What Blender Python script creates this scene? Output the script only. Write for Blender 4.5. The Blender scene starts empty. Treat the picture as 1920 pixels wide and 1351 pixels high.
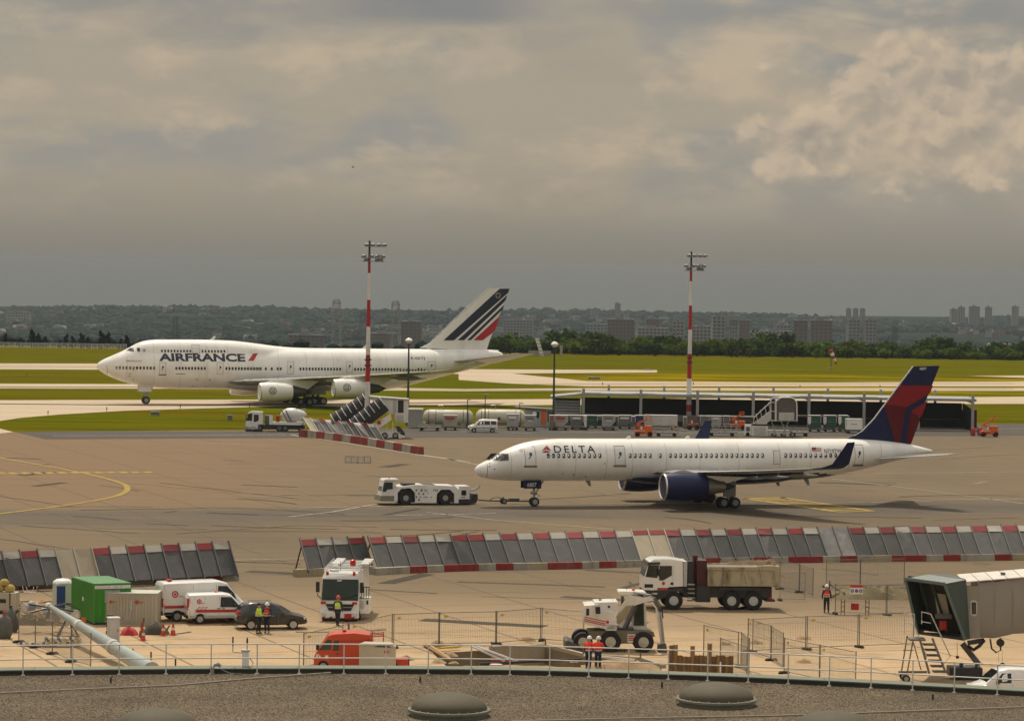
import bpy, bmesh, math, random
from math import sin, cos, tan, pi, radians, sqrt, atan, atan2, floor, hypot
from mathutils import Vector, Matrix, noise
random.seed(11)
S = bpy.context.scene
C = S.collection

# ------------------------------------------------------------------ camera
CAM = Vector((0, 0, 22.5)); FPX = 6000.0; CX, CY = 960.0, 675.5
PITCH = atan((CY - 507) / FPX); ROLL = radians(.85)
cd = bpy.data.cameras.new('camera'); cam = bpy.data.objects.new('camera', cd); C.objects.link(cam)
cd.sensor_width = 36; cd.sensor_fit = 'HORIZONTAL'; cd.lens = FPX / 1920 * 36
cd.clip_start = 1; cd.clip_end = 40000
RM = Matrix.Rotation(pi / 2 - PITCH, 4, 'X') @ Matrix.Rotation(ROLL, 4, 'Z')
cam.matrix_world = Matrix.Translation(CAM) @ RM
S.camera = cam
R3 = RM.to_3x3()

# ------------------------------------------------------------------ world, sun, exposure
SUN_EL, SUN_AZ = radians(60), radians(-14)      # azimuth measured from +Y towards +X
sun_dir = Vector((sin(SUN_AZ) * cos(SUN_EL), cos(SUN_AZ) * cos(SUN_EL), sin(SUN_EL)))
ld = bpy.data.lights.new('sun', 'SUN'); ld.energy = 3.3; ld.angle = radians(.6); ld.color = (1, .89, .72)
sun = bpy.data.objects.new('sun', ld); C.objects.link(sun)
sun.rotation_euler = (-sun_dir).to_track_quat('-Z', 'Y').to_euler(); sun.location = (0, 0, 200)
S.view_settings.view_transform = 'Standard'; S.view_settings.look = 'None'
S.view_settings.exposure = 0; S.view_settings.gamma = 1; S.view_settings.use_curve_mapping = False
S.cycles.max_bounces = 5; S.cycles.adaptive_threshold = .03; S.cycles.adaptive_min_samples = 16; S.cycles.volume_bounces = 0; S.cycles.use_denoising = True
S.cycles.transparent_max_bounces = 12

def build_world():
 w = bpy.data.worlds.new('World'); S.world = w; w.use_nodes = True
 nt = w.node_tree; nt.nodes.clear(); N = nt.nodes.new; L = nt.links.new

 def val(x):
  n = N('ShaderNodeValue'); n.outputs[0].default_value = x; return n.outputs[0]

 def m(op, a, b=None, c=None, clamp=False):
  n = N('ShaderNodeMath'); n.operation = op; n.use_clamp = clamp
  for i, x in enumerate((a, b, c)):
   if x is None: continue
   if isinstance(x, (int, float)): n.inputs[i].default_value = x
   else: L(x, n.inputs[i])
  return n.outputs[0]

 def mix(f, a, b):
  n = N('ShaderNodeMix'); n.data_type = 'RGBA'; n.clamp_factor = True
  for k, x in ((0, f), (6, a), (7, b)):
   if isinstance(x, (int, float)): n.inputs[k].default_value = x
   elif isinstance(x, tuple): n.inputs[k].default_value = (*x, 1)
   else: L(x, n.inputs[k])
  return n.outputs[2]

 def ramp(x, a, b):
  n = N('ShaderNodeMapRange'); n.interpolation_type = 'SMOOTHSTEP'; n.clamp = True
  L(x, n.inputs[0]); n.inputs[1].default_value = a; n.inputs[2].default_value = b
  return n.outputs[0]
 tc = N('ShaderNodeTexCoord')
 sep = N('ShaderNodeSeparateXYZ'); L(tc.outputs['Generated'], sep.inputs[0])
 X, Y, Z = sep.outputs
 # azimuth and elevation of the direction (radians)
 az = m('ARCTAN2', X, Y); el = m('ARCSINE', Z)

 def nz(sx, sz, scale, detail, rough, off=0., dist=0., da=0., de=0.):
  cb = N('ShaderNodeCombineXYZ')
  L(m('MULTIPLY', m('ADD', az, da), sx), cb.inputs[0]); L(m('MULTIPLY', m('ADD', el, de), sz), cb.inputs[1]); cb.inputs[2].default_value = off
  n = N('ShaderNodeTexNoise'); n.inputs['Scale'].default_value = scale; n.inputs['Detail'].default_value = detail
  n.inputs['Roughness'].default_value = rough; n.inputs['Distortion'].default_value = dist
  L(cb.outputs[0], n.inputs['Vector']); return n.outputs['Fac']

 sky = N('ShaderNodeTexSky'); sky.sky_type = 'NISHITA'; sky.sun_disc = False
 sky.sun_elevation = SUN_EL; sky.sun_rotation = SUN_AZ
 sky.air_density = 1.2; sky.dust_density = 3
 # stratus veil: warm grey, paler towards the zenith, faintly streaked
 grad = ramp(el, -.014, .042)
 veil = mix(grad, (.222, .216, .188), (.430, .372, .290))
 n1 = nz(1, 2.6, 13, 5, .55, 3.1, .3)
 veil = mix(m('MULTIPLY', m('MULTIPLY', ramp(n1, .40, .62), .85), ramp(el, .0, .045)), veil, (.315, .315, .298))
 n2 = nz(1, 2.2, 22, 6, .55, 9.4, .2)
 veil = mix(m('MULTIPLY', m('MULTIPLY', ramp(n2, .45, .66), .95), ramp(el, .01, .04)), veil, (.56, .455, .33))
 # unseen overhead sky, brightened well past the horizon tone to fill shaded sides
 veil = mix(ramp(el, .09, .9), veil, (1.0, .95, .87))
 # soft slate-blue cloud bellies overhead
 n3 = nz(1, 3.2, 9, 5, .5, 21.7, .4)
 belly = m('MULTIPLY', ramp(n3, .50, .62), ramp(el, .05, .08))
 b2 = m('MULTIPLY', ramp(m('ABSOLUTE', m('ADD', az, .028)), .052, .012), ramp(m('ABSOLUTE', m('SUBTRACT', el, .0815)), .0085, .002))
 belly = m('MAXIMUM', m('MULTIPLY', belly, .3), m('MULTIPLY', b2, m('ADD', .2, m('MULTIPLY', n2, 1.2))))
 veil = mix(belly, veil, (.215, .225, .24))
 # cumulus heaps: billowed noise inside banks, lit from above
 def puff(da, de):
  cb = N('ShaderNodeCombineXYZ'); wob = m('MULTIPLY', m('SUBTRACT', nz(1, 1, 70, 4, .6, 2.2), .5), .012)
  L(m('ADD', m('ADD', az, da), wob), cb.inputs[0]); L(m('MULTIPLY', m('ADD', m('ADD', el, de), wob), 1.2), cb.inputs[1]); cb.inputs[2].default_value = .37
  v = N('ShaderNodeTexVoronoi'); v.voronoi_dimensions = '2D'; v.feature = 'F1'; v.inputs['Scale'].default_value = 44; v.inputs['Detail'].default_value = 2.5; v.inputs['Roughness'].default_value = .5; v.inputs['Lacunarity'].default_value = 2.1; v.normalize = True
  L(cb.outputs[0], v.inputs['Vector']); return m('SUBTRACT', 1., v.outputs['Distance'])
 c1 = puff(0, 0)
 c1b = puff(-.0012, .0040)
 cbig = nz(1, 1.5, 14, 3, .5, 33., .0)

 def blob(a0, e0, wa, we):
  u = m('DIVIDE', m('SUBTRACT', az, a0), wa); v = m('DIVIDE', m('SUBTRACT', el, e0), we)
  return m('SUBTRACT', 1., m('SQRT', m('ADD', m('MULTIPLY', u, u), m('MULTIPLY', v, v))))
 bank = blob(.134, .050, .052, .022)
 bank = m('MAXIMUM', bank, blob(.118, .061, .018, .019))
 bank = m('MAXIMUM', bank, blob(.136, .060, .017, .012))
 bank = m('MAXIMUM', bank, blob(.090, .0405, .022, .011))
 rest = m('MULTIPLY', ramp(cbig, .56, .8), m('MULTIPLY', ramp(m('ABSOLUTE', az), .17, .3), .8))
 bank = m('MAXIMUM', bank, m('SUBTRACT', rest, .6))
 cov = m('ADD', m('MULTIPLY', bank, .62), m('MULTIPLY', m('ADD', m('MULTIPLY', m('SUBTRACT', c1, .68), 1.0), m('MULTIPLY', m('SUBTRACT', nz(1, 1.2, 85, 5, .55, 4.4, .2), .5), .42)), 1.25))
 alpha = ramp(cov, -.02, .27)
 relief = m('SUBTRACT', c1, c1b)
 lit = m('ADD', m('MULTIPLY', ramp(relief, -.15, .15), .8), m('MULTIPLY', ramp(cov, .6, .1), .25))
 ccol = mix(lit, (.36, .32, .27), (.68, .535, .38))
 cloud = mix(m('MULTIPLY', alpha, .8), veil, ccol)
 bg1 = N('ShaderNodeBackground'); L(sky.outputs[0], bg1.inputs[0]); bg1.inputs[1].default_value = .07
 bg2 = N('ShaderNodeBackground'); L(cloud, bg2.inputs[0]); bg2.inputs[1].default_value = .92
 ms = N('ShaderNodeMixShader'); ms.inputs[0].default_value = .93
 L(bg1.outputs[0], ms.inputs[1]); L(bg2.outputs[0], ms.inputs[2])
 out = N('ShaderNodeOutputWorld'); L(ms.outputs[0], out.inputs[0])

build_world()

# ------------------------------------------------------------------ placing by the photograph's perspective
def ray(px, py):
 return R3 @ Vector(((px - CX) / FPX, -(py - CY) / FPX, -1))

def G(px, py, z=0.):
 d = ray(px, py); return CAM + d * ((z - CAM.z) / d.z)

def DY(px, py, Y):
 d = ray(px, py); return CAM + d * (Y / d.y)

def lerp(a, b, t): return a + (b - a) * t

def curve(pts):
 """monotone cubic through (x, v) points"""
 xs = [p[0] for p in pts]; ys = [p[1] for p in pts]; n = len(xs)
 d = [(ys[i + 1] - ys[i]) / (xs[i + 1] - xs[i]) for i in range(n - 1)]
 t = [d[0]] + [0 if d[i - 1] * d[i] <= 0 else 2 * d[i - 1] * d[i] / (d[i - 1] + d[i]) for i in range(1, n - 1)] + [d[-1]]

 def f(x):
  if x <= xs[0]: return ys[0]
  if x >= xs[-1]: return ys[-1]
  i = 0
  while x > xs[i + 1]: i += 1
  h = xs[i + 1] - xs[i]; u = (x - xs[i]) / h
  return (ys[i] * (1 + 2 * u) * (1 - u) ** 2 + h * t[i] * u * (1 - u) ** 2 + ys[i + 1] * u * u * (3 - 2 * u) + h * t[i + 1] * u * u * (u - 1))
 return f

# ------------------------------------------------------------------ materials
MATS = {}

def mat(name, col, rough=.6, metal=0., var=.12, scale=2., bump=0., bscale=30., spec=.4, coat=0., dirt=None, dirtamt=.5, rnd=.06, stretch=None, alpha=None):
 if name in MATS: return MATS[name]
 m = bpy.data.materials.new(name); MATS[name] = m; m.use_nodes = True
 nt = m.node_tree; N = nt.nodes.new; L = nt.links.new
 b = nt.nodes['Principled BSDF']
 b.inputs['Roughness'].default_value = rough; b.inputs['Metallic'].default_value = metal
 b.inputs['Specular IOR Level'].default_value = spec; b.inputs['Coat Weight'].default_value = coat
 tc = N('ShaderNodeTexCoord'); vec = tc.outputs['Object']
 if stretch:
  mp = N('ShaderNodeMapping'); mp.inputs['Scale'].default_value = stretch; L(vec, mp.inputs[0]); vec = mp.outputs[0]
 nz = N('ShaderNodeTexNoise'); nz.inputs['Scale'].default_value = scale; nz.inputs['Detail'].default_value = 6
 nz.inputs['Roughness'].default_value = .6; L(vec, nz.inputs['Vector'])
 mx = N('ShaderNodeMix'); mx.data_type = 'RGBA'
 mx.inputs[6].default_value = (*[c * (1 - var) for c in col], 1); mx.inputs[7].default_value = (*[min(1, c * (1 + var)) for c in col], 1)
 L(nz.outputs['Fac'], mx.inputs[0]); cur = mx.outputs[2]
 if dirt:
  n2 = N('ShaderNodeTexNoise'); n2.inputs['Scale'].default_value = scale * .7; n2.inputs['Detail'].default_value = 8; n2.inputs['Roughness'].default_value = .7
  mp2 = N('ShaderNodeMapping'); mp2.inputs['Location'].default_value = (7, 3, 1); mp2.inputs['Scale'].default_value = (1, 1, .35); L(vec, mp2.inputs[0]); L(mp2.outputs[0], n2.inputs['Vector'])
  mr = N('ShaderNodeMapRange'); mr.inputs[1].default_value = .48; mr.inputs[2].default_value = .72; mr.inputs[4].default_value = dirtamt; L(n2.outputs['Fac'], mr.inputs[0])
  m3 = N('ShaderNodeMix'); m3.data_type = 'RGBA'; L(mr.outputs[0], m3.inputs[0]); L(cur, m3.inputs[6]); m3.inputs[7].default_value = (*dirt, 1); cur = m3.outputs[2]
 if rnd:
  oi = N('ShaderNodeObjectInfo'); hs = N('ShaderNodeHueSaturation')
  mr = N('ShaderNodeMapRange'); mr.inputs[3].default_value = 1 - rnd; mr.inputs[4].default_value = 1 + rnd
  L(oi.outputs['Random'], mr.inputs[0]); L(mr.outputs[0], hs.inputs['Value']); L(cur, hs.inputs['Color']); cur = hs.outputs[0]
 L(cur, b.inputs['Base Color'])
 if bump:
  n3 = N('ShaderNodeTexNoise'); n3.inputs['Scale'].default_value = bscale; n3.inputs['Detail'].default_value = 4; L(vec, n3.inputs['Vector'])
  bp = N('ShaderNodeBump'); bp.inputs['Strength'].default_value = bump; bp.inputs['Distance'].default_value = .05
  L(n3.outputs['Fac'], bp.inputs['Height']); L(bp.outputs[0], b.inputs['Normal'])
 mr = N('ShaderNodeMapRange'); mr.inputs[3].default_value = max(0, rough - .08); mr.inputs[4].default_value = min(1, rough + .1)
 L(nz.outputs['Fac'], mr.inputs[0]); L(mr.outputs[0], b.inputs['Roughness'])
 return m

def glass(name, col=(.012, .016, .016), rough=.06):
 return mat(name, col, rough, 0, .3, 1.5, spec=.6, rnd=0)

W_PAINT = mat('white_paint', (.74, .73, .70), .35, coat=.3, dirt=(.42, .37, .30), dirtamt=.35, scale=.8)
W_CLEAN = mat('clean_white_paint', (.78, .77, .74), .3, coat=.3, var=.04, dirt=(.55, .51, .45), dirtamt=.3, scale=.5)
RUBBER = mat('tyre_rubber', (.018, .017, .016), .85, scale=6, var=.3, dirt=(.06, .05, .04))
BLACK = mat('black_plastic', (.02, .02, .02), .5, scale=5, var=.3)
DARKM = mat('dark_metal', (.045, .045, .045), .5, .3, .3, 4)
STEEL = mat('galvanised_steel', (.36, .36, .35), .45, .6, .15, 5)
GREY = mat('grey_paint', (.30, .30, .29), .55, scale=3, dirt=(.2, .17, .13), dirtamt=.5)
LGREY = mat('light_grey_paint', (.48, .48, .46), .5, scale=3, dirt=(.28, .24, .2), dirtamt=.5)
DGREY = mat('dark_grey_paint', (.11, .11, .11), .55, scale=3, dirt=(.16, .13, .1), dirtamt=.4)
RED = mat('red_paint', (.42, .022, .018), .45, scale=2, dirt=(.25, .06, .04), dirtamt=.5)
ORANGE = mat('orange_paint', (.62, .13, .02), .45, scale=2, dirt=(.35, .1, .03))
ORED = mat('orange_red_paint', (.52, .048, .012), .4, coat=.3, scale=1.5, dirt=(.4, .07, .03), dirtamt=.4)
YELLOW = mat('yellow_paint', (.60, .38, .03), .5, scale=2, dirt=(.3, .2, .05))
GREEN = mat('green_paint', (.035, .23, .015), .45, scale=1, dirt=(.05, .14, .03), dirtamt=.5)
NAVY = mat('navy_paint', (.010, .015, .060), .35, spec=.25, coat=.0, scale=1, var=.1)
GLASS = glass('dark_glass')
GLASSG = glass('green_tinted_glass', (.016, .035, .028))
RIM = mat('wheel_rim', (.38, .38, .37), .4, .5, .2, 8)
LAMP = mat('headlamp_lens', (.6, .6, .58), .12, spec=.8, scale=8)
AMBER = mat('amber_lens', (.7, .2, .01), .2, scale=8)
REDL = mat('red_lens', (.45, .012, .01), .2, scale=8)
CONC = mat('old_concrete', (.36, .33, .28), .9, scale=1.5, var=.2, dirt=(.2, .17, .12), bump=.3, bscale=14)
BEIGE = mat('beige_paint', (.44, .40, .31), .6, scale=.8, dirt=(.3, .25, .17), dirtamt=.45)
WOOD = mat('raw_timber', (.36, .22, .10), .8, scale=2, var=.3, stretch=(1, 6, 6), bump=.2)
RUST = mat('rusty_steel', (.17, .08, .035), .85, scale=3, var=.4, dirt=(.28, .14, .05), dirtamt=.7, bump=.3)
SKIN = mat('skin', (.42, .24, .16), .55, scale=9)
HIRED = mat('red_high_visibility_cloth', (.78, .045, .02), .8, scale=6)
HIYEL = mat('yellow_high_visibility_cloth', (.52, .72, .03), .8, scale=6)
CLOTH = mat('dark_trouser_cloth', (.03, .03, .035), .9, scale=9)
NAVYC = mat('navy_work_cloth', (.025, .03, .05), .9, scale=9)
HAIR = mat('dark_hair', (.02, .015, .01), .7, scale=20)
REFL = mat('reflective_tape', (.6, .6, .56), .4, scale=9)

# ------------------------------------------------------------------ mesh building
class MB:
 def __init__(self): self.v = []; self.f = []; self.mi = []

 def add(self, vs, fs, mi=0, M=None):
  o = len(self.v)
  self.v += [tuple(M @ Vector(v)) if M else tuple(v) for v in vs]
  self.f += [tuple(i + o for i in f) for f in fs]; self.mi += [mi] * len(fs); return self

 def box(self, c, s, mi=0, bev=0, M=None, rz=0):
  bm = bmesh.new(); bmesh.ops.create_cube(bm, size=1)
  for v in bm.verts: v.co = Vector((v.co.x * s[0], v.co.y * s[1], v.co.z * s[2]))
  if bev: bmesh.ops.bevel(bm, geom=list(bm.edges), offset=bev, segments=2, affect='EDGES', profile=.6)
  T = Matrix.Translation(c) @ Matrix.Rotation(rz, 4, 'Z')
  if M: T = M @ T
  bm.verts.index_update()
  self.add([v.co.copy() for v in bm.verts], [[v.index for v in f.verts] for f in bm.faces], mi, T); bm.free(); return self

 def b2(self, a, b, mi=0, bev=0, M=None):
  return self.box([(a[i] + b[i]) / 2 for i in range(3)], [abs(b[i] - a[i]) for i in range(3)], mi, bev, M)

 def rings(self, rs, mi=0, cap=True, close=True, M=None):
  n = len(rs[0]); vs = [p for r in rs for p in r]; fs = []
  for i in range(len(rs) - 1):
   for j in range(n if close else n - 1):
    k = (j + 1) % n; fs.append((i * n + j, i * n + k, (i + 1) * n + k, (i + 1) * n + j))
  if cap and close: fs += [tuple(range(n))[::-1], tuple((len(rs) - 1) * n + j for j in range(n))]
  return self.add(vs, fs, mi, M)

 def tube(self, pts, r, n=8, mi=0, M=None, cap=True):
  pts = [Vector(p) for p in pts]; rs = []
  if not isinstance(r, (list, tuple)): r = [r] * len(pts)
  for i, p in enumerate(pts):
   d = (pts[min(i + 1, len(pts) - 1)] - pts[max(i - 1, 0)])
   if d.length < 1e-9: d = Vector((0, 0, 1))
   d.normalize(); a = Vector((0, 0, 1)) if abs(d.z) < .92 else Vector((1, 0, 0))
   u = d.cross(a).normalized(); w = u.cross(d)
   rs.append([p + (u * cos(2 * pi * j / n + .4) + w * sin(2 * pi * j / n + .4)) * r[i] for j in range(n)])
  return self.rings(rs, mi, cap, True, M)

 def bar(self, a, b, w, h=None, mi=0, M=None):
  """rectangular bar, w across, h up"""
  a = Vector(a); b = Vector(b); h = h or w; d = (b - a).normalized()
  up = Vector((0, 0, 1)) if abs(d.z) < .95 else Vector((1, 0, 0))
  u = d.cross(up).normalized() * (w / 2); v = u.cross(d).normalized() * (h / 2)
  return self.rings([[p + u + v, p - u + v, p - u - v, p + u - v] for p in (a, b)], mi, True, True, M)

 def lathe(self, prof, axis='z', c=(0, 0, 0), n=20, mi=0, M=None):
  """prof: (radius, height) pairs along the axis"""
  rs = []
  for r, h in prof:
   ring = []
   for j in range(n):
    a = 2 * pi * j / n; x, y = r * cos(a), r * sin(a)
    p = {'z': (x, y, h), 'x': (h, x, y), 'y': (y, h, x)}[axis]
    ring.append(Vector(p) + Vector(c))
   rs.append(ring)
  return self.rings(rs, mi, True, True, M)

 def prism(self, prof, y0, y1, mi=0, M=None, axis='y'):
  """prof: polygon in (x, z), extruded from y0 to y1"""
  if axis == 'y': a = [(x, y0, z) for x, z in prof]; b = [(x, y1, z) for x, z in prof]
  elif axis == 'x': a = [(y0, x, z) for x, z in prof]; b = [(y1, x, z) for x, z in prof]
  else: a = [(x, z, y0) for x, z in prof]; b = [(x, z, y1) for x, z in prof]
  return self.rings([a, b], mi, True, True, M)

 def mesh(self, name, mats, smooth=None):
  me = bpy.data.meshes.new(name); me.from_pydata(self.v, [], self.f)
  for m in (mats if isinstance(mats, (list, tuple)) else [mats]): me.materials.append(m)
  if any(self.mi): me.polygons.foreach_set('material_index', self.mi)
  bm = bmesh.new(); bm.from_mesh(me); bmesh.ops.recalc_face_normals(bm, faces=bm.faces); bm.to_mesh(me); bm.free()
  if smooth is not None:
   me.polygons.foreach_set('use_smooth', [True] * len(me.polygons)); me.set_sharp_from_angle(angle=radians(smooth))
  me.update(); return me

 def obj(self, name, mats, parent=None, smooth=None):
  return link(name, self.mesh(name, mats, smooth), parent)

def link(name, data, parent=None):
 o = bpy.data.objects.new(name, data); C.objects.link(o)
 if parent: o.parent = parent
 return o

def tag(o, label=None, cat=None, group=None, kind=None):
 if label: o['label'] = label
 if cat: o['category'] = cat
 if group: o['group'] = group
 if kind: o['kind'] = kind
 return o

def thing(name, label, cat, loc=(0, 0, 0), rz=0, group=None):
 o = bpy.data.objects.new(name, None); C.objects.link(o); o.empty_display_size = .5
 o.location = loc; o.rotation_euler = (0, 0, rz); return tag(o, label, cat, group)

def dup(root, loc, rz=None, label=None, group=None, scale=None):
 def cp(o, par):
  c = o.copy(); C.objects.link(c); c.parent = par
  for ch in o.children: cp(ch, c)
  return c
 r = cp(root, None); r.location = loc
 if rz is not None: r.rotation_euler = (0, 0, rz)
 if scale: r.scale = scale if isinstance(scale, (tuple, list)) else (scale,) * 3
 if label: r['label'] = label
 if group: r['group'] = group
 return r

def structure(o): o['kind'] = 'structure'; return o

def sheet(name, pts, z, m, kind='structure', holes=()):
 """flat polygon sheet from world xy points"""
 bm = bmesh.new(); es = []
 for loop in [pts] + list(holes):
  vs = [bm.verts.new((p[0], p[1], z)) for p in loop]
  es += [bm.edges.new((vs[i], vs[(i + 1) % len(vs)])) for i in range(len(vs))]
 bmesh.ops.triangle_fill(bm, use_beauty=True, edges=es)
 for f in bm.faces:
  if f.normal.z < 0: f.normal_flip()
 me = bpy.data.meshes.new(name); bm.to_mesh(me); bm.free(); me.materials.append(m)
 o = link(name, me)
 if kind: o['kind'] = kind
 return o

def psheet(name, pix, z, m, kind='structure'):
 return sheet(name, [G(x, y) for x, y in pix], z, m, kind)

def strip(name, pix, w, z, m, smoothit=False):
 """painted line through pixel points, w metres wide"""
 P = [G(x, y) for x, y in pix]; mb = MB(); L_, R_ = [], []
 if smoothit and len(P) > 2:
  Q = []
  for i in range(len(P) - 1):
   p0, p1, p2, p3 = P[max(i - 1, 0)], P[i], P[i + 1], P[min(i + 2, len(P) - 1)]
   for k in range(6):
    t = k / 6
    Q.append(.5 * ((2 * p1) + (p2 - p0) * t + (2 * p0 - 5 * p1 + 4 * p2 - p3) * t * t + (3 * p1 - p0 - 3 * p2 + p3) * t ** 3))
  P = Q + [P[-1]]
 for i, p in enumerate(P):
  d = P[min(i + 1, len(P) - 1)] - P[max(i - 1, 0)]; d.z = 0; d.normalize(); n = Vector((-d.y, d.x, 0)) * w / 2
  L_.append((p.x + n.x, p.y + n.y, z)); R_.append((p.x - n.x, p.y - n.y, z))
 mb.rings([L_, R_], 0, False, False)
 o = mb.obj(name, m); return structure(o)

def bm_poly(polys):
 bm = bmesh.new()
 for p in polys:
  vs = [bm.verts.new((a, 0, b)) for a, b in p]; bm.faces.new(vs)
 return bm

def text_bm(s, size=1., bold=0., sx=1., space=1., shear=0.):
 cu = bpy.data.curves.new('lettering', 'FONT'); cu.body = s; cu.size = size; cu.offset = bold; cu.space_character = space; cu.resolution_u = 3; cu.shear = shear
 o = bpy.data.objects.new('lettering', cu); C.objects.link(o)
 dg = bpy.context.evaluated_depsgraph_get(); me = bpy.data.meshes.new_from_object(o.evaluated_get(dg))
 bpy.data.objects.remove(o); bpy.data.curves.remove(cu)
 bm = bmesh.new(); bm.from_mesh(me); bpy.data.meshes.remove(me)
 for v in bm.verts: v.co = Vector((v.co.x * sx, 0, v.co.y))
 return bm

def fit_bm(bm, x0, z0, x1, z1, flip=False):
 xs = [v.co.x for v in bm.verts]; zs = [v.co.z for v in bm.verts]
 a, b, c, d = min(xs), max(xs), min(zs), max(zs)
 for v in bm.verts:
  u = (v.co.x - a) / (b - a); w = (v.co.z - c) / (d - c)
  if flip: u = 1 - u
  v.co = Vector((x0 + (x1 - x0) * u, 0, z0 + (z1 - z0) * w))
 return bm

def cutgrid(bm, xs=(), zs=()):
 for x in xs: bmesh.ops.bisect_plane(bm, geom=bm.verts[:] + bm.edges[:] + bm.faces[:], plane_co=(x, 0, 0), plane_no=(1, 0, 0))
 for z in zs: bmesh.ops.bisect_plane(bm, geom=bm.verts[:] + bm.edges[:] + bm.faces[:], plane_co=(0, 0, z), plane_no=(0, 0, 1))
 return bm

def decal(name, bm, fn, m, parent, xs=(), zs=None, dz=None):
 """lay a flat (x, z) outline onto a surface: fn(x, z) -> point"""
 if dz:
  a = min(v.co.z for v in bm.verts); b = max(v.co.z for v in bm.verts); k = int((b - a) / dz) + 1
  zs = [a + (b - a) * i / k for i in range(1, k)]
 cutgrid(bm, xs, zs or ())
 for v in bm.verts: v.co = Vector(fn(v.co.x, v.co.z))
 me = bpy.data.meshes.new(name); bm.to_mesh(me); bm.free()
 for mm in (m if isinstance(m, (list, tuple)) else [m]): me.materials.append(mm)
 return link(name, me, parent)

def flat_text(name, s, m, parent, x0, z0, x1, z1, y, facing=-1, **k):
 """lettering on a plane y = const; facing -1 reads from -y"""
 return decal(name, fit_bm(text_bm(s, **k), x0, z0, x1, z1, facing > 0), lambda x, z: (x, y, z), m, parent)

def wheel(parent, x, y, R, w, dual=False, rim=RIM, name='wheel', rimr=.58):
 spokes = rim in (RIM, MATS.get('silver_alloy'))
 t = MB(); s = 1 if y > 0 else -1; ww = w * (2.2 if dual else 1)
 t.lathe([(R * rimr, -ww / 2), (R * .92, -ww / 2), (R, -ww * .32), (R, ww * .32), (R * .92, ww / 2), (R * rimr, ww / 2)], 'y', (0, 0, 0), 22)
 o = t.obj(name, RUBBER, parent, 40); o.location = (x, y, R)
 r = MB(); e = s * ww / 2
 r.lathe([(R * rimr, e * .98), (R * rimr, e * 1.03), (R * rimr * .82, e * 1.06), (R * rimr * .55, e * 1.02), (R * .22, e * 1.02), (R * .2, e * 1.12), (R * .05, e * 1.12)], 'y', (0, 0, 0), 16)
 for k in range(5 if spokes else 0):
  a = 2 * pi * k / 5; r.bar((cos(a) * R * .15, e * 1.05, sin(a) * R * .15), (cos(a) * R * rimr * .95, e * 1.07, sin(a) * R * rimr * .95), R * .1, R * .08)
 r.obj('rim', rim, o, 40); return o

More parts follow.
